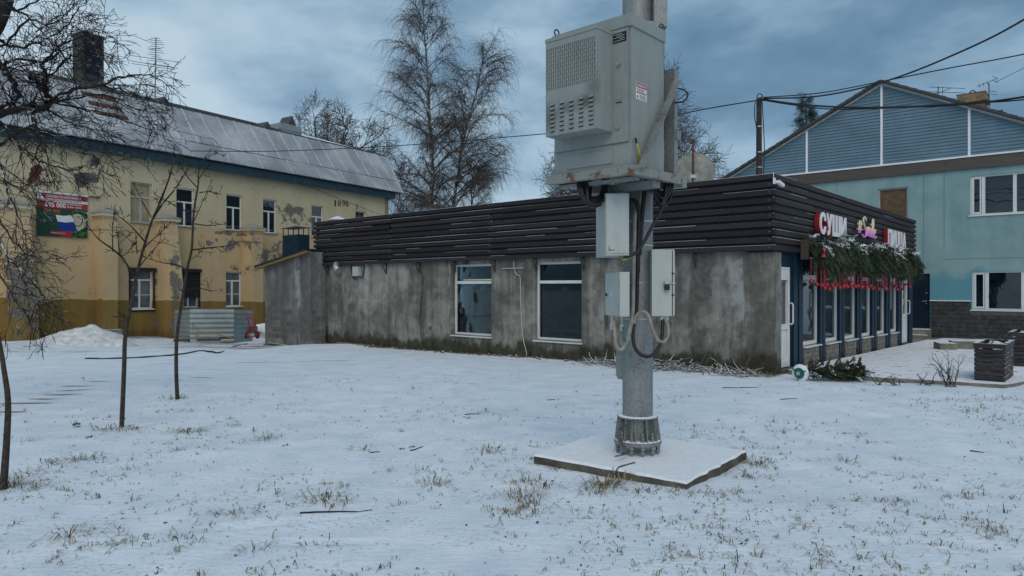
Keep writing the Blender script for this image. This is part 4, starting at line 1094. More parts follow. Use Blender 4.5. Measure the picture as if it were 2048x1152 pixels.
b.bar(BB.p(u + .0, -.03, z - .27), BB.p(u - .13, -.02, z - .30), .025); b.fbox(BB, u - .02, u + .02, -.07, -.03, z - .30, z - .25); b.fbox(BB, u - .02, u + .02, -.07, -.055, z - .38, z - .35); b.build('handle', M['steel'], dr)
# stone plinth
zc = 1.09
b = MB(); b.fbox(BB, .03, 1.27, .0, .03, -1, zc); b.fbox(BB, 1.27, 4.6, .0, .03, -1, .735); pl = b.build('plinth', M['mortar'], bb)
b = MB(); b.fbox(BB, 0, 1.28, .0, .085, zc, zc + .03); b.build('ledge', M['snow'], pl)
r = random.Random(9); th_ = .152
for i in range(11):
    z = zc - .008 - (i + 1) * th_; u = .035 + (i % 3) * -.2
    while u < 4.5:
        L = r.choice((.62, .78, .48)); p, q_ = max(u, .035), min(u + L, 4.55)
        if z + th_ > .74: q_ = min(q_, 1.265)
        if q_ - p > .06 and z > -.62:
            d = r.uniform(.0, .014); b = MB(); zt = z + th_ - .012
            if z < .735 < z + th_ and p > 1.2: zt = .73
            b.hexa([BB.p(p, .045 + d, z), BB.p(q_ - .010, .045 + d, z), BB.p(q_ - .010, .03, z), BB.p(p, .03, z), BB.p(p, .043 + d, zt), BB.p(q_ - .010, .043 + d, zt), BB.p(q_ - .010, .03, zt), BB.p(p, .03, zt)])
            b.build('stone_tile', M['stone'], pl)
        u += L
b = MB()
for u, za, zb_ in ((-3.2, 3.4, 5.77), (-.2, 2.1, 5.77), (.45, 2.95, 5.77)): b.fbox(BB, u - .006, u + .006, .001, .008, za, zb_)
b.fbox(BB, .45, 4.5, .001, .008, 2.60, 2.612); o = b.build('wall_joint', M['joint'], bb); o['kind'] = 'stuff'
# steps at the door
st = thing('door_steps', 'two grey concrete steps below the dark door of the blue building', 'steps', BB.p(-.4, .4, -.3))
for (n1, z1) in ((.55, .06), (.95, -.12)):
    b = MB(); b.fbox(BB, -1.1, .06, .0 if z1 > 0 else .56, n1, -.7, z1); b.build('step', M['concrete_snow'], st)
# chimney of the blue house
u, z = BB.zp(1942, 182, -4); b = MB(); b.fbox(BB, u - .45, u + .45, -4.9, -4, 6.5, z - .45); cm = b.build('chimney', M['mortar'], bb)
r = random.Random(2)
for i in range(14):
    zz = z - .45 - (i + 1) * .085
    for j in range(5):
        a = u - .45 + j * .2 - (.1 if i % 2 else 0); p, q_ = max(a, u - .45), min(a + .19, u + .45)
        if q_ - p > .03: b = MB(); b.fbox(BB, p, q_, -4.0, -3.985 + r.uniform(0, .01), zz, zz + .072); b.build('brick', M['chimbrick'], cm)
        F2 = Frame(BB.p(u - .45, -4, 0)[:2], -BB.n, -BB.a)
        p, q_ = max(j * .2 - (.1 if i % 2 else 0), 0), min(j * .2 - (.1 if i % 2 else 0) + .19, .9)
        if q_ - p > .03: b = MB(); b.fbox(F2, p, q_, 0, .015 + r.uniform(0, .01), zz, zz + .072); b.build('brick', M['chimbrick'], cm)
b = MB(); b.fbox(BB, u - .55, u + .55, -5, -3.9, z - .45, z - .28); b.fbox(BB, u - .48, u + .48, -4.95, -3.95, z - .28, z - .12); b.build('corbel', M['chimbrick'], cm)
b = MB(); b.fbox(BB, u - .5, u + .5, -4.95, -3.95, z - .12, z - .08); b.bar(BB.p(u - .25, -4.4, z - .1), BB.p(u, -4.4, z + .12), .04); b.bar(BB.p(u + .25, -4.4, z - .1), BB.p(u, -4.4, z + .12), .04); b.build('cap', M['darksteel'], cm)
u2, z2 = BB.zp(1985, 222, -6); b = MB(); b.fbox(BB, u2 - .35, u2 + .35, -6.6, -6, 6.5, z2 + .0); b.build('roof_hatch', M['darksteel'], bb)
# ================================================================== SLAB AND TELECOM POLE
PX, PY = 1.16, 6.43
SLB = Frame((1.335, 5.465), (.79, -.61), (-.61, -.79)); SLB.a = -SLB.a   # from front corner to the left corner
sz = .078
mb = MB(); L1, L2 = 1.47, 1.34
def sp(u, w, z):
    return (1.365 - .79 * u + .61 * w, 5.45 + .61 * u + .79 * w, z)
rim = []
for (a, b_) in (((0, 0), (L1, 0)), ((L1, 0), (L1, L2)), ((L1, L2), (0, L2)), ((0, L2), (0, 0))):
    for k in range(14):
        t = k / 14; rim.append((a[0] + (b_[0] - a[0]) * t + RNG.normal(0, .008), a[1] + (b_[1] - a[1]) * t + RNG.normal(0, .008)))
mb.prism([sp(u, w, -.4) for u, w in rim], [sp(u, w, sz - .022) for u, w in rim], 0)
slab = thing('concrete_slab', 'square concrete foundation slab under a sheet of snow below the steel pole', 'foundation slab', (PX, PY, 0))
mb.build('block', M['slab'], slab)
mb = MB(); mb.prism([sp(u + RNG.normal(0, .003), w + RNG.normal(0, .003), sz - .021) for u, w in rim], [sp(u * .985 + .011, w * .985 + .01, sz + RNG.normal(0, .0015)) for u, w in rim])
mb.build('snow_sheet', M['snow'], slab)

pole = thing('steel_pole', 'thick galvanised steel mast carrying the grey cabinet, bolted to the slab', 'pole', (PX, PY, sz))
R0 = .1385
b = MB(); b.lathe((PX, PY, 0), [(R0, .17), (R0, 2.0), (R0, 3.4), (R0, 8.5)], 40); b.build('tube', M['galv'], pole, smooth=True)
b = MB(); b.lathe((PX, PY, 0), [(.213, .165), (.217, .168), (.217, .198), (.213, .2)], 40); b.build('base_plate', M['galv'], pole)
b = MB(); b.lathe((PX, PY, 0), [(.183, .402), (.187, .404), (.187, .412), (.183, .415), (R0, .415)], 40); b.build('collar', M['galv'], pole)
b = MB(); b.lathe((PX, PY, 0), [(.180, .4152), (.172, .421), (R0 - .01, .423)], 40); b.build('collar_snow', M['snow'], pole)
b = MB(); b.lathe((PX, PY, 0), [(.214, .2005), (.205, .207), (.142, .209)], 40); b.build('base_snow', M['snow'], pole)
NB_ = 12
for i in range(NB_):
    t = 2 * math.pi * (i + .5) / NB_; F = Frame((PX, PY), (math.cos(t), math.sin(t)), (math.sin(t), -math.cos(t))); b = MB()
    b.prism([F.p(.12, -.004, .2), F.p(.212, -.004, .2), F.p(.184, -.004, .402), F.p(.12, -.004, .402)], [F.p(.12, .004, .2), F.p(.212, .004, .2), F.p(.184, .004, .402), F.p(.12, .004, .402)])
    b.build('gusset', M['galv'], pole)
def nut(b, x, y, z, r_, h): b.lathe((x, y, z), [(r_, 0), (r_, h)], 6)
bolt = MB()
bolt.lathe((0, 0, 0), [(.011, .06), (.011, .285)], 10); nut(bolt, 0, 0, .2, .022, .026); nut(bolt, 0, 0, .228, .019, .02); nut(bolt, 0, 0, .135, .023, .03); nut(bolt, 0, 0, .10, .020, .022)
bm_ = None
for i in range(NB_):
    t = 2 * math.pi * i / NB_ + .06; loc = (PX + .188 * math.cos(t), PY + .188 * math.sin(t), 0)
    if bm_ is None: o = bolt.build('anchor_bolt', M['galv'], pole, loc=loc); bm_ = o.data
    else: put('anchor_bolt', bm_, pole, loc)
b = MB(); 
for z in (1.30, 1.63, 1.97, 2.19): b.lathe((PX, PY, z), [(R0 + .001, 0), (R0 + .004, .002), (R0 + .004, .016), (R0 + .001, .018)], 32)
o = b.build('strap', M['steel'], pole); o['kind'] = 'stuff'
b = MB(); b.lathe((PX - .10, PY + .10, .0), [(.07, .74), (.085, .78), (.085, 1.0), (.07, 1.05)], 16); b.build('hand_hole_cover', M['galv'], pole, smooth=True)
# bracket box at the top
b = MB(); b.box((PX + .175, PY - .08, 4.25), (.12, .2, .62)); b.box((PX - .05, PY - .17, 3.95), (.32, .06, .06)); b.build('clamp', M['galv'], pole)
b = MB(); b.tube([(PX + .22, PY - .02, 3.3), (PX + .22, PY - .02, 4.1)], .022, 8); b.tube([(PX + .16, PY - .1, 3.6), (PX + .165, PY - .1, 4.0)], .014, 8); b.build('riser', M['black'], pole)
# carrying frame
CW, CD = .784, .515
fz0, fz1 = 2.50, 2.575
b = MB(); b.fbox(CF, -.05, CW + .05, .045, .052, fz0, fz1); b.fbox(CF, -.05, CW + .05, -.005, .045, fz0, fz0 + .007); b.build('front_rail', M['rusty'], pole)
b = MB()
b.fbox(CF, -.055, -.05, -.72, .052, fz0, fz1); b.fbox(CF, -.05, .01, -.72, -.006, fz0 + .0, fz0 + .006); b.build('side_rail', M['rusty'], pole)
b = MB(); b.fbox(CF, CW + .05, CW + .055, -.72, .052, fz0, fz1); b.fbox(CF, CW - .01, CW + .05, -.72, -.006, fz0, fz0 + .006); b.build('side_rail', M['galv'], pole)
b = MB(); b.fbox(CF, -.045, CW + .045, -.84, -.752, fz0 - .02, fz0 + .06); b.build('back_rail', M['galv'], pole)
b = MB(); b.fbox(CF, -.0, CW, -.45, -.33, fz0 - .06, fz0 - .003); b.fbox(CF, -.0, CW, -.12, -.06, fz0 - .03, fz0 - .003); b.build('cross_beam', M['galv'], pole)
for uu in (-.03, CW + .03):
    b = MB(); uc = .045 if uu < 0 else CW - .045
    b.fbox(CF, uc - .05, uc + .05, -.70, -.69, 2.47, 3.52); b.fbox(CF, uc - .05, uc - .045, -.75, -.70, 2.47, 3.52); b.fbox(CF, uc + .045, uc + .05, -.75, -.70, 2.47, 3.52)
    b.build('upright_channel', M['galv'], pole)
    b = MB(); d = -.012 if uu < 0 else .012
    b.bar(CF.p(uu + d, -.06, fz1 - .02), CF.p(uu + d, -.66, 3.38), .006, .075, upv=(0, 0, 1)); b.bar(CF.p(uu + (-.04 if uu < 0 else .04), -.03, fz1 - .02), CF.p(uu + (-.04 if uu < 0 else .04), -.63, 3.38), .06, .006)
    b.build('diagonal_brace', M['galv'], pole)
b = MB(); b.fbox(CF, -.02, CW + .02, -.78, -.71, 2.9, 2.98); b.fbox(CF, .2, .6, -.80, -.72, 2.45, 3.4); b.build('backing_beam', M['galv'], pole)

# ------------------------------------------------------------------ CABINET
cab = thing('equipment_cabinet', 'big grey steel cabinet high on the pole with a louvred air unit', 'cabinet', CF.p(CW / 2, -CD / 2, 2.575))
b = MB(); b.fbox(CF, 0, CW, -CD, 0, 2.578, 3.70); b.build('body', M['cabinet'], cab)
b = MB(); b.fbox(CF, -.012, CW + .012, -CD - .012, .022, 3.70, 3.80); b.build('roof', M['cabinet'], cab)
b = MB(); b.hexa([CF.p(.0, 0.0, 3.8), CF.p(CW, 0.0, 3.8), CF.p(CW, -CD, 3.8), CF.p(0, -CD, 3.8), CF.p(.05, -.05, 3.808), CF.p(CW - .05, -.05, 3.808), CF.p(CW - .05, -CD + .05, 3.808), CF.p(.05, -CD + .05, 3.808)]); b.build('roof_snow', M['snow'], cab)
b = MB(); b.fbox(CF, .022, CW - .012, .003, .020, 2.775, 3.692); b.build('door', M['cabinet'], cab)
b = MB(); b.fbox(CF, .0, CW, .001, .004, 2.578, 2.765); b.build('base_panel', M['cabinet'], cab)
b = MB(); b.fbox(CF, .17, CW - .14, .004, .012, 2.615, 2.73); b.build('access_plate', M['cabinet'], cab)
b = MB(); b.prism([CF.p(0.0, -.12, 2.58), CF.p(0.0, -.44, 2.58), CF.p(0.0, -.44, 2.74), CF.p(0, -.12, 2.74)][::-1], [CF.p(-.006, -.12, 2.58), CF.p(-.006, -.44, 2.58), CF.p(-.006, -.44, 2.74), CF.p(-.006, -.12, 2.74)][::-1]); b.build('side_plate', M['cabinet'], cab)
for (u, z) in ((.105, 3.41), (.11, 2.90)):
    b = MB(); F = CF
    b.tube([CF.p(u, .02, z), CF.p(u, .034, z)], .021, 16); b.tube([CF.p(u, .034, z), CF.p(u, .037, z)], .009, 6); b.build('lock', M['steel'], cab)
b = MB(); b.tube([CF.p(.105, .02, 3.15), CF.p(.105, .0235, 3.15)], .034, 20); b.build('lock_cover', M['cabinet'], cab)
b = MB(); b.fbox(CF, .08, .135, .02, .023, 3.095, 3.103); b.build('slot', M['black'], cab)
# rating plate: dark with light lines
b = MB(); b.fbox(CF, .035, .175, .02, .023, 3.585, 3.665); rp_ = b.build('rating_plate', M['black'], cab)
b = MB()
for i, (a, c) in enumerate(((.05, .16), (.05, .1), (.06, .165), (.05, .13), (.07, .16))): b.fbox(CF, a, c, .0232, .0236, 3.598 + i * .013, 3.602 + i * .013)
o = b.build('plate_print', M['offwhite'], rp_); o['kind'] = 'stuff'
# warning sticker on the right side (flat print)
CS = Frame(CF.p(0, 0, 0)[:2], -CF.n, -CF.a)      # side face, u backwards into depth
CS.n = -CF.a if np.dot(-CF.a, np.array((1, 0))) > 0 else CF.a
u0, zt = CS.zp(1272, 163); u1, zb_ = CS.zp(1293, 206)
zt, zb_ = CS.zp(1272, 163)[1], CS.zp(1272, 197)[1]
b = MB(); b.fbox(CS, u0, u1, .0, .002, zb_, zt); stk = b.build('sticker', M['paper_white'], cab)
hgt = zt - zb_
b = MB(); b.fbox(CS, u0 + .003, u1 - .003, .002, .0028, zt - .30 * hgt, zt - .02 * hgt); b.build('sticker_band', M['paper_red'], stk)
text_on(CS, 'ВНИМАНИЕ', u0 + .012, u1 - .012, zt - .24 * hgt, zt - .08 * hgt, .0028, .0008, M['paper_white'], 'sticker_text', stk, .0)
b = MB(); b.fbox(CS, u0 + .008, u1 - .008, .002, .0028, zt - .58 * hgt, zt - .53 * hgt); b.fbox(CS, u0 + .008, u1 - .02, .002, .0028, zt - .64 * hgt, zt - .61 * hgt); b.fbox(CS, u0 + .01, u0 + .03, .002, .0028, zb_ + .08 * hgt, zb_ + .22 * hgt); b.build('sticker_band', M['paper_red'], stk)
b = MB()
for i in range(4): b.fbox(CS, u0 + .05, u1 - .012 - .01 * (i % 2), .002, .0028, zb_ + (.06 + .07 * i) * hgt, zb_ + (.085 + .07 * i) * hgt)
for i in range(2): b.fbox(CS, u0 + .012, u1 - .04, .002, .0028, zt - (.40 + .07 * i) * hgt, zt - (.37 + .07 * i) * hgt)
o = b.build('sticker_print', M['paper_black'], stk); o['kind'] = 'stuff'
# lifting eyes
for (u, n) in ((.01, -CD + .02), (CW - .02, -.0), (CW - .05, -CD + .04), (.06, -.02))[:2]:
    b = MB(); c = np.array(CF.p(u, n, 3.83)); b.tube([c + .026 * np.array((math.cos(t) * .8, math.cos(t) * .6, math.sin(t))) for t in np.linspace(0, 2 * math.pi, 13)], .007, 6); b.tube([c - (0, 0, .03), c - (0, 0, .022)], .014, 8); b.build('lifting_eye', M['darksteel'], cab)
# earthing lead
b = MB(); b.tube(spline([CF.p(-.01, -.10, 2.62), CF.p(-.035, -.06, 2.68), CF.p(-.03, -.03, 2.76)], 5), .008, 6); b.build('earth_lead', M['yg'], cab)
b = MB(); b.tube([CF.p(-.03, -.03, 2.755), CF.p(-.022, -.022, 2.80)], .009, 6); b.build('earth_lead', M['black'], cab)
# air unit
k = .245; uR = .165; uLft = .688; za, zc_ = 2.865, 3.655
b = MB(); w = .012
b.fbox(CF, uR, uR + w, .02, k - w, za, zc_); b.fbox(CF, uLft - w, uLft, .02, k - w, za, zc_); b.fbox(CF, uR + w, uLft - w, .02, k - w, za, za + w)
air = b.build('air_unit', M['cabinet_soot'], cab)
b = MB(); b.fbox(CF, uR - .004, uLft + .004, .02, k + .006, zc_, zc_ + .03); b.build('hood', M['cabinet'], air)
sx0, sx1 = uR + .018, uLft - .012; sz0, sz1 = 3.245, 3.60
b = MB(); b.fbox(CF, uR, uLft, k - w, k, za, sz0); b.fbox(CF, uR, uLft, k - w, k, sz1, zc_); b.fbox(CF, uR, sx0, k - w, k, sz0, sz1); b.fbox(CF, sx1, uLft, k - w, k, sz0, sz1)
b.build('front', M['cabinet_soot'], air)
b = MB(); b.fbox(CF, sx0, sx1, k - .05, k - .045, sz0, sz1); b.build('dark_core', M['navy_back'], air)
b = MB(); n = 25; dx = (sx1 - sx0) / n
for i in range(n + 1):
    x = sx0 + i * dx; b.fbox(CF, x - dx * .27, x + dx * .27, k - w, k, sz0, sz1)
for j in range(6):
    for i in range(n):
        x = sx0 + i * dx; z = sz0 + (j + (.5 if i % 2 else 0)) * (sz1 - sz0) / 5.5
        if z < sz1: b.fbox(CF, x + dx * .27, x + dx * .73, k - w, k - .001, z - .004, z + .004)
o = b.build('grille', M['cabinet'], air); o['kind'] = 'stuff'
lv = MB()
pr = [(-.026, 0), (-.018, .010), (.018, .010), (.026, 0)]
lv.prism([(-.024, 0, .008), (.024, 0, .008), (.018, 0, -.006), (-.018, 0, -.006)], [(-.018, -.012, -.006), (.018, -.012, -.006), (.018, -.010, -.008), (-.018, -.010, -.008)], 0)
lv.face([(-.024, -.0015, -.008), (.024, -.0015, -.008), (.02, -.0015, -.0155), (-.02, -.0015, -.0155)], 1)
lvm = None
az = math.atan2(-CF.a[1], -CF.a[0])
for i in range(5):
    for j in range(7):
        u = .222 + i * .098; z = 3.125 - j * .036; loc = CF.p(u, k + .0005, z)
        if lvm is None: o = lv.build('louvre', [M['cabinet_soot'], M['black']], air); lvm = o.data; bpy.data.objects.remove(o)
        o = bpy.data.objects.new('louvre', lvm); COL.objects.link(o); o.parent = air; o.location = loc; o.rotation_euler = (0, 0, az)


# ------------------------------------------------------------------ small boxes
def slanted_box(name, label, x0, x1, y0, y1, dxb, z0, z1, builder):
    t = thing(name, label, 'electrical box', ((x0 + x1) / 2, (y0 + y1) / 2, z0))
    b = MB(); c = [(x0, y0, z0), (x1, y0, z0), (x1 + dxb, y1, z0), (x0 + dxb, y1, z0)]
    b.hexa(c + [(x, y, z1) for x, y, _ in c]); b.build('housing', M['box'], t)
    builder(t); return t
def deco_a(t):
    b = MB(); b.box((.90, 5.945, 2.14), (.19, .006, .50)); b.build('front_cover', M['box'], t)
    b = MB(); b.box((.85, 5.94, 1.915), (.05, .004, .008)); b.box((.828, 5.94, 1.93), (.006, .004, .035)); b.build('rust_stain', M['rusty'], t)
    b = MB(); b.box((1.03, 6.35, 2.25), (.08, .04, .02)); b.build('bracket', M['steel'], t)
slanted_box('electrical_box', 'upper left pale box with sloping shadowed side on the pole under the cabinet', .80, 1.0, 5.95, 6.42, -.025, 1.87, 2.40, deco_a)
def deco_b(t):
    b = MB(); b.hexa([(.917, 5.995, 1.345), (.921, 5.995, 1.345), (.877, 6.50, 1.345), (.872, 6.50, 1.345), (.917, 5.995, 1.725), (.921, 5.995, 1.725), (.877, 6.50, 1.725), (.872, 6.50, 1.725)]); b.build('door', M['box'], t)
    b = MB(); b.box((.921, 5.996, 1.535), (.009, .008, .386)); b.box((.965, 5.996, 1.344), (.1, .008, .006)); b.build('rusty_edge', M['rusty'], t)
    b = MB(); b.box((.875, 6.44, 1.53), (.02, .035, .025)); b.build('lock', M['black'], t)
    b = MB(); b.prism([(.896, 6.22, 1.52), (.893, 6.26, 1.52), (.894, 6.24, 1.56)], [(.892, 6.22, 1.52), (.889, 6.26, 1.52), (.890, 6.24, 1.56)]); b.build('warning_mark', M['paper_white'], t)
    for (x, y) in ((.89, 6.2), (.96, 6.1)):
        b = MB(); b.lathe((x, y, 1.215), [(.014, .0), (.02, .01), (.02, .045), (.014, .06), (.010, .07), (.010, .13)], 8); b.build('gland', M['steel'], t)
slanted_box('electrical_box', 'lower left pale box with a rusty corner seam, level with the cable loops', .922, 1.012, 6.0, 6.52, -.048, 1.34, 1.73, deco_b)
def deco_c(t):
    b = MB(); b.box((1.333, 6.20, 1.635), (.178, .012, .585)); b.build('door', M['box'], t)
    b = MB(); b.box((1.438, 6.205, 1.635), (.016, .03, .575)); b.build('edge', M['box'], t)
    b = MB(); b.box((1.426, 6.21, 1.635), (.006, .02, .57)); b.build('gap', M['black'], t)
    for z in (1.53, 1.72): b = MB(); b.box((1.43, 6.19, z), (.02, .012, .012)); b.build('hinge', M['black'], t)
    b = MB(); b.box((1.40, 6.185, 1.635), (.10, .006, .016)); b.tube([(1.36 + .014 * math.cos(a), 6.175, 1.63 + .02 * math.sin(a)) for a in np.linspace(0, 6.28, 12)], .005, 6); b.box((1.372, 6.17, 1.642), (.04, .02, .03)); b.build('hasp', M['steel'], t)
    b = MB(); b.box((1.372, 6.165, 1.595), (.042, .03, .045)); b.tube([(1.358, 6.165, 1.612), (1.358, 6.165, 1.64), (1.372, 6.165, 1.652), (1.386, 6.165, 1.64), (1.386, 6.165, 1.612)], .005, 6); b.build('padlock', M['black'], t)
    b = MB(); b.box((1.365, 6.26, 1.32), (.075, .06, .035)); b.build('gland_plate', M['steel'], t)
slanted_box('electrical_box', 'tall pale box with a black padlock on the right of the pole', 1.245, 1.445, 6.206, 6.45, .01, 1.34, 1.935, deco_c)


def cable(name, label, pts, r_, m, k=7, cat='cable', group=None):
    b = MB(); b.tube(spline([P(*q) for q in pts], k), r_, 8)
    return tag(b.build(name, m, None, smooth=True), label, cat, group)
cable('conduit', 'grubby beige conduit strapped up the front of the pole between the boxes', [(1283, 372, 6.25), (1281, 400, 6.22), (1271, 430, 6.2), (1269, 480, 6.2), (1267, 560, 6.2), (1266, 620, 6.2), (1262, 650, 6.16), (1255, 680, 6.12), (1243, 699, 6.08), (1233, 693, 6.08), (1230, 670, 6.1), (1228, 640, 6.15)], .0175, M['beige'])
cable('conduit', 'beige conduit looping from the pole up into the bottom of the padlocked box', [(1268, 650, 6.18), (1272, 632, 6.17), (1286, 623, 6.14), (1297, 632, 6.13), (1304, 655, 6.13), (1316, 680, 6.14), (1328, 683, 6.15), (1336, 670, 6.17), (1335, 650, 6.2), (1328, 634, 6.25)], .0155, M['beige'])
cable('conduit', 'second beige conduit hooking into the lower left box beside the pole', [(1262, 640, 6.12), (1257, 665, 6.10), (1250, 685, 6.10), (1245, 690, 6.12), (1242, 680, 6.14), (1243, 655, 6.14)], .012, M['beige'])
cable('black_cable', 'black cable hanging in a deep U below the padlocked box', [(1281, 440, 6.2), (1277, 500, 6.2), (1275, 560, 6.2), (1273, 620, 6.2), (1266, 665, 6.16), (1270, 695, 6.12), (1285, 711, 6.10), (1303, 711, 6.10), (1318, 695, 6.13), (1324, 670, 6.18), (1326, 636, 6.25)], .016, M['black'])
cable('black_cable', 'thick black cable arching out of the upper left box and down the pole', [(1252, 402, 6.2), (1266, 400, 6.18), (1275, 410, 6.17), (1278, 440, 6.2), (1276, 500, 6.2), (1276, 545, 6.2)], .019, M['black'])
cable('black_cable', 'straight black cable running down the pole from the cabinet frame', [(1291, 360, 6.2), (1289, 380, 6.2), (1285, 430, 6.2), (1281, 480, 6.2), (1279, 510, 6.22)], .019, M['black'])
cable('black_cable', 'black cable slanting from the right hand coil into the base of the upper left box', [(1327, 400, 6.1), (1322, 420, 6.08), (1305, 452, 6.05), (1288, 484, 6.02), (1272, 505, 5.98), (1255, 513, 5.97), (1246, 508, 6.0)], .015, M['black'])
cable('green_wire', 'short green and yellow earthing wire under the upper left box', [(1237, 510, 6.05), (1246, 519, 6.0), (1256, 517, 5.99), (1264, 512, 5.99)], .009, M['yg'])
cable('green_wire', 'green wire twisted on the conduit beside the pole', [(1247, 655, 6.08), (1250, 668, 6.06), (1248, 675, 6.05), (1252, 682, 6.05)], .010, M['green'])
b = MB(); r = random.Random(4)
for i in range(13):
    d = r.uniform(-4, 4); y = 6.05 + r.uniform(-.15, .25); s_ = r.uniform(.8, 1.1)
    b.tube(spline([P(1158 + i * 1.6, 352, y + .1), P(1161 + i * 1.3 + d, 378, y), P(1174 + d, 372 + 33 * s_, y - .03), P(1192 + d, 372 + 36 * s_, y), P(1206 + d, 368 + 24 * s_, y + .1), P(1212 + d, 352, y + .15)], 6), .013 if i % 4 else .02, 6)
tag(b.build('cable_bundle', M['black'], None, smooth=True), 'bundle of dark cables drooping under the left of the cabinet', 'cable bundle')['kind'] = 'stuff'
b = MB()
for i in range(16):
    y = 6.1 + r.uniform(-.1, .2); a0 = 1308 + r.uniform(-2, 10); a1 = 1338 + r.uniform(-8, 8); zb_ = 402 + r.uniform(-12, 12)
    b.tube(spline([P(a0, 356, y), P(a0 + 1, 380, y), P(a0 + 8, zb_ - 8, y), P((a0 + a1) / 2 + 4, zb_, y - .03), P(a1 - 3, zb_ - 18, y), P(a1, 372, y), P(a1 - 3, 352, y + .05)], 5), .010, 6)
tag(b.build('cable_coil', M['black'], None, smooth=True), 'coil of thin black cables hanging at the right of the pole top', 'cable coil')['kind'] = 'stuff'
b = MB(); b.tube(spline([P(1262, 366, 6.2), P(1278, 376, 6.1), P(1292, 381, 6.05), P(1308, 376, 6.1), P(1318, 360, 6.2)], 5), .012, 6)
tag(b.build('black_cable', M['black'], None, smooth=True), 'black cable sagging across the pole right below the cabinet frame', 'cable')
b = MB(); b.tube(spline([CF.p(-.03, -.70, 3.34), CF.p(-.10, -.68, 3.31), CF.p(-.14, -.68, 3.26), CF.p(-.1, -.68, 3.21), CF.p(-.0, -.70, 3.22)], 5), .007, 6)
tag(b.build('black_cable', M['black'], None, smooth=True), 'thin black cable loop sticking out beside the cabinet brace', 'cable')
# flat earthing strip at the foot
b = MB(); pts = spline([P(1256, 849, 6.27), P(1244, 855, 6.2), P(1237, 865, 6.17), P(1238, 875, 6.16), P(1244, 888, 6.15), P(1250, 898, 6.14), P(1249, 906, 6.12), P(1241, 911, 6.08), P(1232, 912, 6.05)], 4)
for p, q in zip(pts, pts[1:]):
    x = np.array((.017, 0, .004)); y = np.array((0, .004, .003)); b.hexa([p - x - y, p + x - y, p + x + y, p - x + y, q - x - y, q + x - y, q + x + y, q - x + y])
es = tag(b.build('earthing_strip', M['darksteel'], None), 'dark flat earthing strip bent from the pole foot onto the slab', 'earthing strip')
b = MB(); b.tube(spline([(1.06, 6.02, sz + .005), (.98, 5.95, sz + .004), (.90, 5.86, sz + .006), (.85, 5.80, .04)], 5), .006, 5)
tag(b.build('bare_wire', M['darksteel'], None), 'thin dark wire lying across the snowy slab edge', 'wire')

# ================================================================== SIGNS, GARLAND, BAUBLES
SN = .06
def letter_sign(name, label, word, rects, par_sides, face):
    t = thing(name, label, 'sign', CR.p(rects[0][0], SN, rects[0][2]))
    for ch, (a, c, z0, z1) in zip(word, rects):
        L = text_on(CR, ch, a, c, z0, z1, SN, .10, par_sides, 'letter', t, .035)
        text_on(CR, ch, a, c, z0, z1, SN + .1005, .02, face, 'letter_face', L, .035)
    return t
def spans(px0, px1, k, wts, gap=.05):
    u0, u1 = CR.up(px0, k), CR.up(px1, k); tot = u1 - u0 - gap * (len(wts) - 1); s_ = sum(wts); out = []; u = u0
    for w in wts: out.append((u, u + tot * w / s_)); u += tot * w / s_ + gap
    return out
zr = lambda px, py, k: CR.zp(px, py, k)[1]
z1, z0 = zr(1645, 423, .2), zr(1645, 468, .2)
letter_sign('letter_sign', 'raised СУШИ letters with white faces and red sides on the timber band', 'СУШИ', [(a, c, z0 - (.11 if ch == 'Ш' else 0) * 0, z1) for ch, (a, c) in zip('СУШИ', spans(1643, 1695, .2, (1, .95, 1.4, 1.05)))], M['red'], M['lit_white'])
z1, z0 = zr(1785, 459, .2), zr(1785, 496, .2)
letter_sign('letter_sign', 'raised ПИЦЦА letters with white faces and red sides near the far end of the band', 'ПИЦЦА', [(a, c, z0 - (.07 if ch == 'Ц' else 0), z1) for ch, (a, c) in zip('ПИЦЦА', spans(1779, 1814, .2, (1, 1.05, 1.05, 1.05, 1.05)))], M['red'], M['lit_white'])
sg = thing('script_sign', 'pink and yellow glowing #Smile script sign between the two red lettered signs', 'sign', CR.p(5.2, SN, 2.8))
u0, u1 = CR.up(1718, .15), CR.up(1753, .15); zt, zb_ = zr(1730, 434, .15), zr(1735, 476, .15)
def script(strokes, n, r_):
    out = MB()
    for s_ in strokes:
        out.tube(spline([CR.p(u0 + x * (u1 - u0), n, zb_ + y * (zt - zb_)) for x, y in s_], 5), r_, 8)
    return out
hashs = [[(.02, .18), (.08, .78)], [(.11, .18), (.17, .78)], [(-.02, .60), (.22, .62)], [(-.03, .34), (.2, .36)]]
smile = [[(.44, .86), (.38, 1.0), (.29, .92), (.30, .70), (.41, .42), (.42, .15), (.32, .02), (.23, .12)],
         [(.48, .10), (.50, .52), (.51, .10)], [(.51, .40), (.56, .54), (.58, .10)], [(.58, .40), (.63, .54), (.66, .14), (.70, .12)], [(.71, .52), (.72, .14), (.76, .12)],
         [(.77, .2), (.86, .70), (.86, .98), (.81, .92), (.79, .40), (.82, .10), (.87, .16)], [(.88, .28), (.97, .36), (.96, .50), (.90, .44), (.89, .2), (.95, .06), (1.02, .16)], [(.71, .70), (.715, .73)]]
script(hashs, .13, .019).build('hash_mark', M['neon'], sg, smooth=True); script(smile, .13, .023).build('script', M['neon'], sg, smooth=True)
b = MB()
for x in (.1, .35, .6, .85): b.fbox(CR, u0 + x * (u1 - u0), u0 + x * (u1 - u0) + .02, .046, .12, zb_ + .18, zb_ + .22)
o = b.build('standoff', M['steel'], sg); o['kind'] = 'stuff'

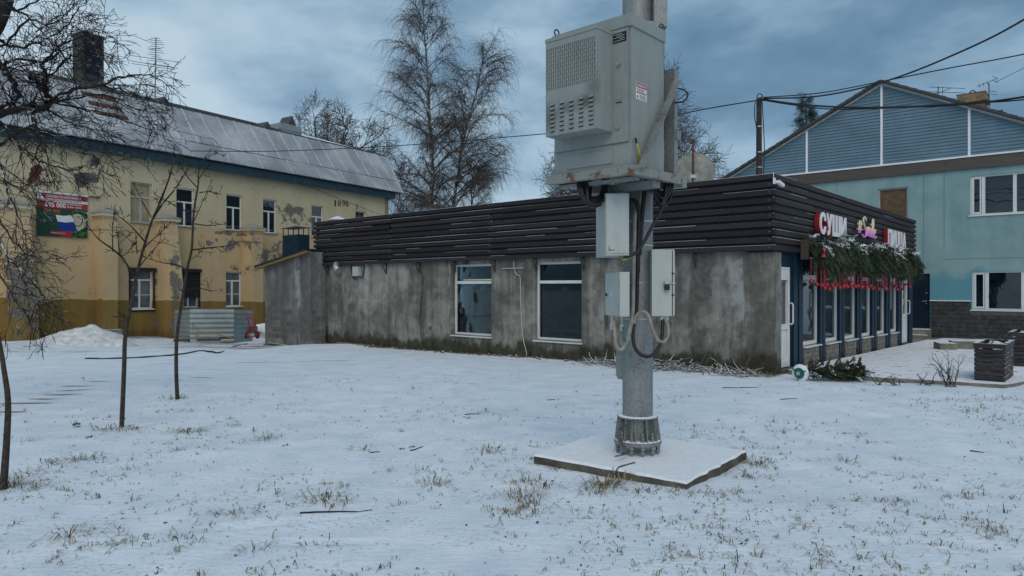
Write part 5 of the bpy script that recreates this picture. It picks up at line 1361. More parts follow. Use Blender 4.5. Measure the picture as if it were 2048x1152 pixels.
gar = thing('spruce_garland', 'thick spruce branch garland dusted with snow hung along the shop front', 'garland', CR.p(2, .3, 2.2))
GU0, GU1 = CR.up(1628, .3), CR.up(1835, .3)
def sprig(V, Fa, Mi, o, d, L, w, rng, snowy):
    """one spruce spray: stem with needle blades both sides, as thin quads"""
    d = unit(d); side = unit(np.cross(d, rng.normal(0, 1, 3))); nrm = np.cross(side, d); n = 9
    for i in range(n):
        t = i / n; base = o + d * L * t - np.array((0, 0, .12)) * L * t * t; ln = w * (1 - .6 * t)
        for s_ in (-1, 1):
            tip = base + (d * .8 + side * s_) * ln + nrm * rng.normal(0, .25) * ln; b0 = len(V)
            wd = d * .012
            V += [base - wd, base + wd, tip + wd * .5, tip - wd * .5]; Fa.append((b0, b0 + 1, b0 + 2, b0 + 3)); Mi.append(snowy if rng.random() < .8 else 0)
V, Fa, Mi = [], [], []; rng = np.random.default_rng(5)
a3, n3, z3 = np.array((*CR.a, 0)), np.array((*CR.n, 0)), np.array((0, 0, 1.0))
for i in range(2600):
    u = rng.uniform(GU0 + .05, GU1 - .1); q = rng.random(); wob = .10 * math.sin(u * 2.1) + .07 * math.sin(u * 5.3 + 1)
    ztop = 2.66 + wob * .7 - .02 * u * .2; zbot = 2.10 + wob
    z = zbot + (ztop - zbot) * q; out = .10 + .34 * math.sin(math.pi * min(1, .25 + .7 * q)) * rng.uniform(.5, 1)
    o = a3 * u + n3 * out + np.array((*CR.o, 0)) + z3 * z
    d = a3 * rng.normal(.15, .5) + n3 * rng.uniform(.1, .7) + z3 * (rng.uniform(-1.5, -.5) if q < .85 else rng.uniform(-1.0, .25))
    sprig(V, Fa, Mi, o, d, rng.uniform(.18, .40), rng.uniform(.04, .07), rng, 2 if (q > .78 and rng.random() < .36) else (1 if rng.random() < .4 else 0))
fast_mesh('needles', np.array(V), np.array(Fa), [M['needle'], M['needle_ol'], M['snow']], gar, Mi)['kind'] = 'stuff'
b = MB(); b.tube([CR.p(GU0 + .25, .16, 2.36), CR.p(GU1 - .1, .16, 2.32)], .06, 8); b.fbox(CR, GU0 - .02, GU0 + .02, .05, .2, 2.15, 2.55); b.build('support', M['old_board'], gar)
xs = [116, 175, 222, 257, 280, 303, 335, 350, 383, 415, 452, 470, 495, 530, 541, 575, 603, 640, 655, 672, 695, 715, 735, 756, 775, 820, 865, 890, 907, 968, 972, 1000, 1015, 1047, 1080, 1105, 1148]
ys = [852, 882, 890, 920, 886, 932, 890, 917, 885, 917, 905, 893, 908, 882, 917, 903, 898, 917, 905, 912, 915, 905, 898, 927, 917, 932, 908, 930, 928, 885, 922, 900, 937, 915, 930, 882, 907]
blm = None
ORD = 'first second third fourth fifth sixth seventh eighth ninth tenth eleventh twelfth'.split()
bcount = {}
for i, (x, y) in enumerate(zip(xs, ys)):
    n = .30 + .12 * rng.random(); u, z = CR.zp(1600 + x / 5.235, 400 + y / 5.235, n); loc = CR.p(u, n, z)
    if blm is None:
        b = MB(); prof = [(.0435 * math.cos(t), .0435 * math.sin(t)) for t in np.linspace(-1.5, 1.5, 9)]; b.lathe((0, 0, 0), prof, 12); o = b.build('ball', M['red'], None, smooth=True); blm = o.data; bpy.data.objects.remove(o)
    pxb = 1600 + x / 5.235; wi = sum(pxb > e_ for e_ in (1649, 1687, 1722, 1752, 1780, 1806)); bcount[wi] = bcount.get(wi, 0) + 1
    where = f'the {ORD[wi]} shop window' if wi < 6 else 'the far glazed door'
    t = thing('hanging_bauble', f'{ORD[bcount[wi] - 1]} red bauble from the left hanging in front of {where}', 'bauble', loc, 'red baubles under the garland')
    put('ball', blm, t, loc)
    b = MB(); w = rng.uniform(.008, .016); zt = 2.06 + .1 * math.sin(u * 2.1) + rng.uniform(0, .1); p = CR.p(u, n, 0); rot = rng.uniform(0, 1.2)
    F = Frame(p[:2], (CR.a * math.cos(rot) + CR.n * math.sin(rot)), (CR.n * math.cos(rot) - CR.a * math.sin(rot)))
    b.fbox(F, -w, w, -.002, .002, z + .04, zt); b.build('ribbon', M['redrib'], t)
b = MB(); u, z = CR.zp(1650, 505, .5); b.prism([CR.p(u - .12, .46, z + .09), CR.p(u, .46, z), CR.p(u - .12, .46, z - .09), CR.p(u + .12, .46, z - .09), CR.p(u + .02, .46, z), CR.p(u + .12, .46, z + .09)][::-1], [CR.p(u - .12, .49, z + .09), CR.p(u, .49, z), CR.p(u - .12, .49, z - .09), CR.p(u + .12, .49, z - .09), CR.p(u + .02, .49, z), CR.p(u + .12, .49, z + .09)][::-1])
tag(b.build('red_bow', M['red'], None), 'small red bow tucked into the left end of the spruce garland', 'bow')

# ================================================================== BANNER
bn = thing('recruitment_banner', 'red and green army contract banner with a soldier and flag on the yellow wall', 'banner', YB.p(-7, .1, 2.9))
ul, ur = YB.up(73, .06), YB.up(175, .06); BT = YB.zp(124, 389, .06)[1]; BBt = YB.zp(124, 474, .06)[1]; H = BT - BBt
BN = Frame(YB.p(ul, .06, 0)[:2], YB.a, YB.n); Wd = ur - ul
b = MB(); b.fbox(BN, 0, Wd, -.01, .0, BBt, BT); sh = b.build('sheet', M['paper_green'], bn)
def br(x0, x1, y0, y1, m, name, n=.002, th=.003):
    b = MB(); b.fbox(BN, x0 * Wd, x1 * Wd, n, n + th, BT - y1 * H, BT - y0 * H); return b.build(name, m, bn)
def bp(pts, m, name, n=.002, th=.003):
    b = MB(); b.prism([BN.p(x * Wd, n, BT - y * H) for x, y in pts], [BN.p(x * Wd, n + th, BT - y * H) for x, y in pts]); return b.build(name, m, bn)
br(0, 1, 0, .185, M['paper_white'], 'white_band'); bp([(.09, .005), (1, .005), (1, .12), (.13, .12)], M['paper_red'], 'red_band', .006); br(0, 1, .185, .335, M['paper_red'], 'red_band', .003)
def bt(s, x0, x1, y0, y1, m, n=.010): text_on(BN, s, x0 * Wd, x1 * Wd, BT - y1 * H, BT - y0 * H, n, .002, m, 'banner_text', bn, .02)
bt('СЛУЖБА ПО КОНТРАКТУ', .18, .86, .03, .095, M['paper_white']); bt('НАСТОЯЩАЯ МУЖСКАЯ РАБОТА', .16, .88, .13, .175, M['paper_black'], .006)
bt('695 000', .155, .56, .20, .315, M['paper_white'], .007); bt('ЕД. ЕДИНОВРЕМЕННО', .58, .88, .205, .24, M['paper_white'], .007); bt('500 000 + 195 000', .58, .87, .265, .30, M['paper_white'], .007)
bt('от', .08, .11, .395, .42, M['paper_orange'], .004); bt('204 000', .13, .45, .355, .44, M['paper_orange'], .004); bt('в месяц в зоне СВО', .08, .45, .46, .485, M['paper_orange'], .004)
bp([(.36, .49), (.52, .50), (.66, .47), (.74, .62), (.55, .655), (.40, .64)], M['paper_white'], 'flag_white'); bp([(.40, .645), (.55, .66), (.78, .62), (.80, .88), (.46, .885)], M['paper_blue'], 'flag_blue'); bp([(.96, .36), (1, .38), (1, .56), (.97, .56)], M['paper_white'], 'flag_white'); bp([(.95, .63), (1, .60), (1, .75), (.95, .75)], M['paper_blue'], 'flag_blue')
bp([(.25, .875), (.72, .855), (.70, 1), (.47, 1), (.46, .955), (.26, .94)], M['paper_red'], 'flag_red', .004)
bt('служба по контракту', .27, .55, .90, .925, M['paper_white'], .009)
# soldier, flat print in layers
bp([(.66, 1), (.70, .88), (.80, .80), (.97, .73), (1, .72), (1, 1)], M['paper_camo'], 'soldier_jacket', .006)
bp([(.775, .80), (.75, .70), (.80, .62), (.95, .60), (.96, .73), (.86, .80), (.80, .84)], M['paper_skin'], 'soldier_neck', .009)
bp([(.70, .46), (.72, .44), (.80, .42), (.91, .46), (.93, .56), (.90, .66), (.82, .715), (.76, .71), (.725, .66), (.705, .57), (.69, .54)], M['paper_skin'], 'soldier_face', .012)
bp([(.655, .44), (.67, .36), (.74, .315), (.84, .30), (.93, .33), (.99, .42), (1.0, .50), (.97, .54), (.92, .50), (.86, .43), (.78, .40), (.71, .42), (.68, .50), (.66, .48)], M['paper_camo'], 'soldier_helmet', .015)
bp([(.69, .40), (.78, .365), (.87, .40), (.90, .44), (.78, .41), (.70, .44)], M['paper_black'], 'goggle_strap', .018); bp([(.73, .345), (.80, .325), (.845, .345), (.83, .385), (.74, .395)], M['patch'], 'goggle_lens', .021); bp([(.67, .39), (.70, .36), (.715, .39), (.68, .44)], M['patch'], 'goggle_lens', .021)
bp([(.925, .55), (.96, .54), (.965, .60), (.93, .63)], M['paper_skin'], 'soldier_ear', .018)
for pl_ in ([(.87, .46), (.885, .46), (.90, .60), (.86, .69), (.80, .735), (.73, .70), (.735, .685), (.80, .72), (.85, .68), (.885, .60)], [(.79, .48), (.86, .55), (.855, .56), (.78, .49)], [(.715, .50), (.75, .505), (.75, .515), (.715, .515)], [(.79, .485), (.83, .49), (.83, .50), (.79, .50)], [(.73, .62), (.77, .615), (.77, .625), (.73, .63)], [(.73, .56), (.745, .58), (.73, .585)]):
    bp(pl_, M['paper_black'], 'soldier_line', .016 if len(pl_) != 10 else .02)
br(.07, .18, .60, .70, M['patch'], 'corner_print', .004)
b = MB(); b.tube([YB.p(ul - .1, .06, BT + .02), YB.p(ur + .45, .06, BT + .03)], .03, 6); b.build('pole', M['old_board'], bn)
b = MB(); b.tube([YB.p(ul - .1, .09, BT + .02), YB.p(ur, .09, BT + .02)], .035, 8); b.build('hem', M['paper_white'], bn)
# ================================================================== TREES
def rot_about(v, ax, a):
    ax = unit(ax); return v * math.cos(a) + np.cross(ax, v) * math.sin(a) + ax * np.dot(ax, v) * (1 - math.cos(a))


def limb(rng, p, d, L, r0, r1, nseg, wob, grav):
    pts = [np.array(p, float)]; d = unit(d); s_ = L / nseg; ds = []
    for i in range(nseg):
        d = unit(d + rng.normal(0, wob, 3) + np.array((0, 0, grav)) * (i + 1) / nseg); ds.append(d)
        pts.append(pts[-1] + d * s_)
    return np.array(pts), np.linspace(r0, r1, nseg + 1), ds


def branch_out(rng, out, pts, rad, lv, cfg):
    """spawn children of a limb, recursively; cfg per level: (n, t0, angle, len lo, len hi, wob, grav, seg)"""
    if lv >= len(cfg): return
    n, t0, ang, l0, l1, wob, grav, seg, rr = cfg[lv]
    tot = len(pts) - 1; n = int(round(n * rng.uniform(.8, 1.2)))
    for i in range(n):
        t = t0 + (1 - t0) * (i + rng.random()) / n; f = t * tot; k = min(int(f), tot - 1); q = pts[k] + (pts[k + 1] - pts[k]) * (f - k)
        d = unit(pts[k + 1] - pts[k]); ax = np.cross(d, rng.normal(0, 1, 3)); nd = rot_about(d, ax, math.radians(ang * rng.uniform(.7, 1.3)))
        L = rng.uniform(l0, l1) * (1 - .55 * t if lv == 0 else 1 - .4 * t); r = max(rad[k] * rr, cfg_min[0])
        pp, ra, _ = limb(rng, q, nd, L, r, cfg_min[0], seg, wob, grav); out.append((pp, ra)); branch_out(rng, out, pp, ra, lv + 1, cfg)
cfg_min = [.014]


def make_tree(name, label, cat, base, trunk_polys, polys, tm, cm, sides=(8, 3), group=None):
    t = thing(name, label, cat, base, group)
    V, Fq = polytubes(trunk_polys, sides[0]); fast_mesh('trunk', V, Fq, tm, t, smooth=True)
    V, Fq = polytubes(polys, sides[1]); fast_mesh('crown', V, Fq, cm, t)
    return t


def birch(name, label, px, Yd, top_py, seed, lean=0.0, wid=1.0, dens=1.0, r0=.2, cat='tree', second=None):
    rng = np.random.default_rng(seed); X0 = (px - 1024) / FPX * Yd; H = CZ - (top_py - HOR) / FPX * Yd; cfg_min[0] = .0075 * Yd / 48
    trunks, polys = [], []
    for (dx, hh, ln, rr) in ((0, H, lean, r0),) + ((second,) if second else ()):
        n = 18; z = np.linspace(-.6, hh, n + 1); wob = np.cumsum(rng.normal(0, .07, (n + 1, 2)), 0); wob[0] = 0
        pts = np.stack([X0 + dx + wob[:, 0] + ln * (np.clip(z, 0, None) / hh) ** 1.5, Yd + dx * .4 + wob[:, 1], z], -1); rad = np.linspace(rr, .02, n + 1); trunks.append((pts, rad))
        nb = int(54 * dens)
        for i in range(nb):
            t = .22 + .77 * (i + rng.random()) / nb; f = t * n; k = min(int(f), n - 1); q = pts[k] + (pts[k + 1] - pts[k]) * (f - k)
            a = rng.uniform(0, 2 * math.pi); up = .62 + .9 * t ** 2; d = np.array((math.cos(a), math.sin(a), up))
            L = (1.3 + 4.6 * (1 - t) ** .7 * min(1, (t - .1) / .25)) * wid * rng.uniform(.7, 1.15); pp, ra, ds = limb(rng, q, d, L, max(rad[k] * .42, .03), .014, 9, .09, -.10); polys.append((pp, ra))
            for j in range(int(L * 3.4) + 2):        # secondary
                t2 = .22 + .78 * (j + rng.random()) / (int(L * 3.4) + 2); f2 = t2 * 9; k2 = min(int(f2), 8); q2 = pp[k2] + (pp[k2 + 1] - pp[k2]) * (f2 - k2)
                d2 = rot_about(ds[k2], rng.normal(0, 1, 3), rng.uniform(.3, .9)); L2 = rng.uniform(.5, 1.3) * wid; p2, r2, _ = limb(rng, q2, d2, L2, .020, cfg_min[0], 5, .12, -.25); polys.append((p2, r2))
                for w in range(rng.integers(6, 10)):  # hanging twigs
                    q3 = p2[rng.integers(1, 6)]; p3, r3, _ = limb(rng, q3, unit(ds[k2] * .5 + rng.normal(0, .45, 3)), rng.uniform(.5, 1.9) * wid, cfg_min[0] * 1.0, cfg_min[0] * .6, 5, .10, -.8); polys.append((p3, r3))
    return make_tree(name, label, cat, (X0, Yd, -.4), trunks, polys, M['birch'], M['twig_far'])


birch('birch_tree', 'tall weeping birch with two white stems behind the end of the yellow building', 872, 50, -12, 21, -.9, 1.0, 1.25, .26, second=(.55, 18.6, 3.0, .2))
birch('birch_tree', 'thin low birch right at the corner of the yellow building roof', 800, 47, 330, 22, -.3, .55, .7, .12)
birch('birch_tree', 'small birch with sparse twigs just right of the tall weeping birch', 935, 54, 330, 23, .5, .75, .7, .13)


def round_tree(name, label, px, Yd, top_py, seed, halfw, fork=.38, dens=1.0):
    rng = np.random.default_rng(seed); X0 = (px - 1024) / FPX * Yd; H = CZ - (top_py - HOR) / FPX * Yd; cfg_min[0] = .011 * Yd / 48
    tp, tr, _ = limb(rng, (X0, Yd, -.6), (0, 0, 1), H * .66, .3, .10, 10, .03, .05); polys = []
    nb = int(22 * dens)
    for i in range(nb):
        t = fork + (1 - fork) * (i / nb); f = t * 10; k = min(int(f), 9); q = tp[k] + (tp[k + 1] - tp[k]) * (f - k); a = i * 2.4 + rng.uniform(-.4, .4)
        el = rng.uniform(.55, 1.0) + .9 * (t - fork) ; d = np.array((math.cos(a), math.sin(a), el * 1.1)); L = halfw * rng.uniform(.9, 1.15) * (1.0 if t < .8 else 1.1)
        pp, ra, _ = limb(rng, q, d, L, .12, .03, 10, .11, .05); polys.append((pp, ra))
        branch_out(rng, polys, pp, ra, 0, [(9, .2, 42, halfw * .45, halfw * .7, .14, .04, 7, .55), (8, .2, 45, halfw * .2, halfw * .36, .18, .0, 5, .55), (7, .15, 50, halfw * .08, halfw * .19, .2, .0, 4, .6)])
    return make_tree(name, label, 'tree', (X0, Yd, -.4), [(tp, tr)], polys, M['bark'], M['twig_far'])


round_tree('linden_tree', 'bare round crowned tree rising behind the yellow building roof', 668, 60, 178, 31, 5.4)
round_tree('oak_tree', 'bare spreading tree partly hidden behind the grey cabinet on the pole', 1250, 46, 150, 33, 5.9, .30, 1.2)
# spruce behind the blue roof
Ys = 50.0; Xs = (1612 - 1024) / FPX * Ys; Hs = CZ - (188 - HOR) / FPX * Ys
spt = thing('spruce_tree', 'dark spruce top showing above the left roof slope of the blue building', 'tree', (Xs, Ys, -.4))
b = MB(); b.tube([(Xs, Ys, -.6), (Xs, Ys, Hs)], [.22, .02], 8); b.build('trunk', M['bark'], spt)
V, Fa, Mi = [], [], []; rng = np.random.default_rng(8)
z = Hs - .1
while z > 5:
    R = .15 + (Hs - z) * .24; n = int(7 + R * 6)
    for i in range(n):
        a = rng.uniform(0, 6.28); L = R * rng.uniform(.6, 1.15); o = np.array((Xs, Ys, z + rng.uniform(-.1, .1))); d = np.array((math.cos(a), math.sin(a), -.12 + .0))
        for j in range(int(L * 3) + 1):
            t = (j + rng.random()) / (int(L * 3) + 1); sprig(V, Fa, Mi, o + d * L * t, d + rng.normal(0, .35, 3) + np.array((0, 0, .08 - .15)), rng.uniform(.4, .7), rng.uniform(.2, .32), rng, 0)
    z -= .2
fast_mesh('crown', np.array(V), np.array(Fa), [M['needle']], spt)['kind'] = 'stuff'

# foreground tree at the left: crooked limbs reaching in from outside the frame
cfg_min[0] = .0030
rng = np.random.default_rng(77); YT = 9.2
def Q(px, py, y=YT): return P(px, py, y)
base = np.array((-7.9, 9.2, 0.0)); base[2] = float(G(base[0], base[1])) - .1
trunk = [np.array(q) for q in spline([base, (-7.75, 9.2, 1.2), (-7.55, 9.15, 2.4), (-7.2, 9.1, 3.6), Q(-60, 120, 9.1), Q(-10, 50, 9.1), Q(18, -30, 9.0), Q(40, -180, 9)], 5)]
trads = np.interp(np.linspace(0, 1, len(trunk)), (0, .5, 1), (.19, .14, .06))
tp_ = [(np.array(trunk), trads)]; polys = []
LIMBS = [  # pixel path, depth, r0, r1
    ([(-90, 260), (0, 226), (50, 214), (88, 217), (98, 205), (92, 186), (70, 160), (60, 148)], 9.1, .075, .035),
    ([(60, 152), (80, 168), (95, 160), (85, 130), (100, 110), (122, 92), (150, 80), (180, 64), (205, 66)], 9.1, .036, .006),
    ([(85, 168), (110, 140), (140, 115), (158, 108), (190, 90), (215, 74), (235, 74)], 9.0, .020, .005),
    ([(92, 205), (120, 190), (160, 178), (205, 168), (240, 155), (275, 150), (310, 155), (345, 172)], 8.9, .034, .005),
    ([(160, 178), (200, 172), (250, 182), (280, 200), (300, 215)], 9.0, .018, .005),
    ([(100, 205), (140, 200), (185, 190), (230, 195), (270, 218), (300, 225)], 9.2, .022, .005),
    ([(-60, 90), (0, 134), (12, 140), (22, 160), (36, 190), (20, 205), (-10, 222)], 9.2, .045, .04),
    ([(8, 132), (30, 120), (60, 121), (92, 122), (130, 100), (165, 96), (205, 110)], 9.1, .026, .005),
    ([(-40, 60), (0, 80), (40, 95), (80, 85), (120, 60), (150, 30), (175, 0)], 9.0, .03, .006),
    ([(-40, 110), (20, 75), (60, 40), (100, 50), (130, 30), (155, 5)], 8.8, .022, .005),
    ([(70, 62), (110, 38), (130, 30), (142, 18), (158, -8)], 8.7, .012, .006),
    ([(66, 210), (66, 240), (72, 262), (78, 280), (74, 300), (62, 328)], 8.7, .030, .006),
    ([(-30, 310), (10, 284), (40, 262), (66, 248), (70, 232)], 8.6, .028, .02),
    ([(76, 270), (100, 262), (112, 280), (150, 300), (185, 310), (225, 336)], 8.8, .013, .004),
    ([(90, 215), (120, 235), (150, 250), (190, 262), (230, 300)], 9.0, .018, .004),
    ([(100, 200), (150, 215), (200, 228), (250, 240), (300, 262), (330, 272)], 9.3, .018, .004),
    ([(-60, 180), (0, 240), (30, 280), (60, 310), (95, 330), (140, 340), (175, 332)], 9.0, .024, .004),
    ([(-60, 250), (-10, 320), (10, 370), (30, 420), (45, 455), (55, 490)], 8.9, .024, .004),
    ([(-60, 330), (-20, 400), (10, 460), (45, 500), (75, 515), (95, 520)], 8.8, .02, .004),
    ([(-80, 380), (-10, 470), (20, 520), (60, 560), (85, 590), (95, 615)], 8.9, .02, .004),
    ([(-80, 300), (-20, 345), (10, 365), (40, 372), (62, 368)], 9.2, .016, .004),
    ([(-80, 460), (-10, 540), (20, 590), (50, 620), (75, 610)], 9.0, .016, .004),
    ([(-60, 0), (20, 20), (60, 10), (95, -10)], 9.2, .03, .008), ([(0, 0), (50, 30), (90, 70), (120, 110), (130, 140)], 9.3, .018, .004)]
for path, yd, r0, r1 in LIMBS:
    pts = np.array(spline([Q(x, y, yd + .25 * math.sin(i * 1.7)) for i, (x, y) in enumerate(path)], 4)); rad = np.linspace(r0 * .85, r1 * .8, len(pts))
    pts = pts + rng.normal(0, .012, pts.shape); polys.append((pts, rad))
    seglen = np.linalg.norm(np.diff(pts, axis=0), axis=1).sum()
    branch_out(rng, polys, pts, rad * .6, 0, [(seglen * 6.0, .15, 38, .4, 1.05, .11, -.10, 8, .5), (4.2, .2, 36, .18, .5, .13, -.08, 5, .7), (1.8, .25, 40, .08, .2, .16, -.05, 3, .8)])
make_tree('old_tree', 'gnarled bare tree with snow on its crooked limbs reaching in at the left edge', 'tree', base, tp_, polys, M['bark_snow'], M['twig_snow'], (10, 4))

# saplings
def sapling(label, base_px, yd, stems, seed, twig_n):
    rng = np.random.default_rng(seed); cfg_min[0] = .0028
    conv = lambda pts, jit=0.0: np.array(spline([P(x, y, yd + jit * math.sin(i * 2.1 + seed)) for i, (x, y) in enumerate(pts)], 4))
    bx = P(base_px[0], base_px[1], yd); trunk = conv([(base_px[0], base_px[1] + 6)] + stems[0][0]); tr = np.linspace(stems[0][1], stems[0][2], len(trunk)); polys = []
    for path, r0, r1 in stems[1:]:
        pts = conv(path, .25); polys.append((pts, np.linspace(r0, r1, len(pts))))
    tops = [(trunk, tr)] + polys[:]
    for pts, rad in tops:
        m = len(pts); sel = pts[m // 3:] if pts is trunk else pts; ra = rad[m // 3:] if pts is trunk else rad
        branch_out(rng, polys, sel, ra * .5, 0, [(twig_n, .25, 45, .10, .34, .14, .06, 4, .5), (2.2, .3, 45, .04, .11, .2, .0, 3, .7)])
        for _ in range(3):      # seed clusters / buds
            q = sel[rng.integers(len(sel) // 2, len(sel))]; polys.append((np.array([q, q + rng.normal(0, .012, 3), q + rng.normal(0, .02, 3)]), np.array([.004, .008, .003])))
    return make_tree('sapling', label, 'sapling', (bx[0], bx[1], bx[2]), [(trunk, tr)], polys, M['sapbark'], M['twig'], (8, 4))
z2 = lambda L: [(x / 2.88, 340 + y / 2.88) for x, y in L]
sapling('slim bare sapling forking low down, in front of the first lower window', (243, 855), 7.93, [
    (z2([(715, 1140), (720, 980), (740, 850), (765, 720), (790, 590), (830, 440), (880, 280), (930, 170), (975, 40), (1000, -40), (1040, -100)]), .026, .004),
    (z2([(775, 610), (740, 560), (700, 500), (640, 450), (560, 390), (500, 310)]), .017, .004), (z2([(690, 490), (680, 400), (668, 320)]), .007, .003), (z2([(650, 470), (648, 350), (660, 220)]), .007, .003),
    (z2([(832, 410), (780, 350), (740, 310), (690, 270), (660, 240)]), .010, .003), (z2([(830, 450), (880, 400), (930, 360), (980, 300)]), .008, .003), (z2([(870, 270), (830, 200), (790, 120), (770, 80)]), .008, .003),
    (z2([(880, 280), (940, 190), (1000, 120), (1060, 30), (1090, -30)]), .013, .003), (z2([(790, 480), (785, 420), (782, 350)]), .007, .003), (z2([(800, 560), (850, 500), (900, 440), (925, 400)]), .007, .003),
    (z2([(915, 190), (960, 90), (990, 0), (985, -60)]), .009, .003), (z2([(735, 860), (715, 840), (698, 820)]), .005, .003), (z2([(700, 500), (740, 470), (775, 420)]), .006, .003)], 3, 4)
sapling('straight bare sapling standing before the corrugated metal fence', (355, 800), 9.86, [
    (z2([(1015, 1140), (1020, 950), (1050, 740), (1080, 560), (1105, 450), (1115, 250), (1140, 100), (1145, 10), (1170, -60), (1200, -95)]), .028, .004),
    (z2([(1110, 460), (1190, 450), (1280, 440), (1340, 430), (1400, 405)]), .012, .003), (z2([(1120, 310), (1200, 320), (1260, 315), (1310, 310)]), .009, .003), (z2([(1150, 130), (1210, 125), (1280, 145)]), .009, .003),
    (z2([(1060, 700), (1130, 680), (1190, 690), (1230, 697), (1278, 685)]), .009, .003), (z2([(1080, 580), (1030, 550), (970, 540), (900, 525), (820, 500)]), .012, .003), (z2([(1130, 240), (1050, 230), (980, 190), (890, 140)]), .011, .003),
    (z2([(1150, -10), (1190, -70), (1240, -95), (1290, -85)]), .009, .003), (z2([(1140, 60), (1180, 0), (1220, -40)]), .007, .003), (z2([(1135, 100), (1080, 40), (1040, -30), (1030, -70)]), .009, .003), (z2([(1090, 520), (1150, 480), (1180, 430)]), .006, .003), (z2([(1115, 300), (1160, 200), (1220, 60)]), .007, .003)], 5, 4)
sapling('thin bare trunk of a young tree cut by the left edge of the picture', (6, 975), 5.56, [
    ([(10, 930), (14, 870), (16, 800), (8, 740), (0, 690), (-14, 620), (-30, 540), (-50, 430)], .030, .008), ([(-20, 600), (-60, 520), (-90, 470)], .012, .004), ([(-14, 620), (-40, 590), (-80, 560)], .010, .004)], 6, 2)

# ================================================================== SMALL THINGS OUTDOORS
# satellite dish and mast on the cafe roof
Yd = 20.0; c = P(1388, 346, Yd); t = thing('satellite_dish', 'large pale satellite dish seen from behind above the timber band', 'satellite dish', (c[0], Yd, 3.42))
b = MB(); R = .575; fw = unit((.25, 1, .18)); xr = unit(np.cross(fw, (0, 0, 1))); yu = np.cross(xr, fw); rings = []
for rr in np.linspace(0, 1, 9):
    rings.append([c + fw * (.17 * rr * rr - .06) + R * rr * (math.cos(a) * xr + math.sin(a) * yu) for a in np.linspace(0, 2 * math.pi, 41)[:-1]])
for off, flip in ((0, False), (.02, True)):
    for a_, b2 in zip(rings, rings[1:]):
        for k in range(40):
            q = [a_[k] + fw * off, a_[(k + 1) % 40] + fw * off, b2[(k + 1) % 40] + fw * off, b2[k] + fw * off]; b.face(q if flip else q[::-1])
b.tube([p for p in rings[-1]] + [rings[-1][0]], .014, 6)
b.build('reflector', M['dishm'], t, smooth=True)
b = MB(); mx = P(1386, 300, Yd - .28); b.tube([(mx[0], mx[1], 3.3), (mx[0], mx[1], P(0, 283, Yd)[2])], .032, 8); b.build('mast', M['rustrod'], t)
b = MB(); zc = P(0, 356, Yd)[2]
b.box((mx[0], mx[1], zc), (.16, .1, .1)); b.box((mx[0], mx[1] + .12, zc - .08), (.1, .2, .12)); 
for s_ in (-1, 1): b.tube([(mx[0] + s_ * .1, mx[1] - .06, zc + .1), (mx[0] + s_ * .1, mx[1] - .02, zc - .1)], .03, 8)
b.build('clamp', M['steel'], t)
b = MB(); zt = P(0, 286, Yd)[2]; b.bar((mx[0] - .12, mx[1], zt), (mx[0] + .1, mx[1], zt + .02), .03); b.box((mx[0] - .1, mx[1], zt), (.12, .1, .09)); b.bar((mx[0], mx[1], zt - .15), (mx[0] - .35, mx[1] + .1, zt - .22), .012); b.build('feed', M['darksteel'], t)

# utility post and overhead wires
Yp = 18.0; top = P(1518, 196, Yp); t = thing('utility_post', 'dark utility post with steel bands and cable loops rising behind the cafe corner', 'utility post', (top[0], Yp, 3.42))
b = MB(); b.tube([(top[0], Yp, 3.2), top], [.085, .065], 12); b.build('post', M['bark'], t)
b = MB()
for py in (255, 306, 336): zz = P(0, py, Yp)[2]; b.lathe((top[0], Yp, zz), [(.085, 0), (.085, .03)], 12)
o = b.build('band', M['steel'], t); o['kind'] = 'stuff'
b = MB(); b.tube(spline([top + (0, -.07, -.05), top + (-.12, -.08, -.12), top + (-.14, -.08, -.5), top + (-.07, -.09, -1.0), top + (-.08, -.09, -1.9)], 5), .012, 6); b.tube(spline([top + (.05, -.07, -.02), top + (.1, -.08, -1.0), top + (.11, -.08, -1.5), top + (.07, -.08, -2.2)], 5), .012, 6)
b.tube(spline([top + (-.08, -.05, .0), top + (-.03, -.05, .09), top + (.05, -.05, .07), top + (.1, -.05, -.03)], 4), .012, 6); b.build('cable_loop', M['black'], t)
b = MB(); b.box((top[0] + .1, Yp - .05, top[2] - .02), (.16, .08, .06)); b.build('clamp', M['darksteel'], t)
def wire(name, label, pts, r_, m=None):
    b = MB(); b.tube(spline(pts, 8), r_, 5); return tag(b.build(name, m or M['black'], None, smooth=True), label, 'wire')
T = top + (.08, -.05, -.03)
wire('overhead_cable', 'thick overhead cable climbing to the upper right past the blue gable peak', [T, P(1640, 192, 16.8), P(1763, 165, 15.5), P(1900, 113, 14), P(2060, 32, 12.2), P(2400, -200, 9)], .020)
wire('overhead_cable', 'thin overhead cable rising gently to the right above the blue roof', [T + (0, 0, .03), P(1640, 186, 17), P(1763, 163, 16), P(1900, 136, 15), P(2060, 106, 14), P(2400, 30, 11)], .014)
wire('overhead_cable', 'upper bundle of cables sagging across the blue siding gable', [T + (0, 0, -.02), P(1600, 209, 17.2), P(1700, 215, 16.6), P(1800, 214, 16), P(1920, 209, 15.2), P(2060, 192, 14.2), P(2400, 130, 12)], .024)
wire('overhead_cable', 'lower loose cable sagging across the blue siding gable', [T + (0, 0, -.04), P(1580, 209, 17.4), P(1660, 218, 16.9), P(1780, 216, 16.1), P(1920, 207, 15.2), P(2060, 198, 14.2), P(2400, 150, 12)], .015)
wire('overhead_wire', 'long thin wire running left across the sky to the yellow building roof', [top + (-.05, 0, -.06), P(1400, 220, 19), P(1240, 252, 22), P(1050, 271, 25), P(800, 291, 28), P(560, 302, 29.5), P(380, 302, 28)], .017)
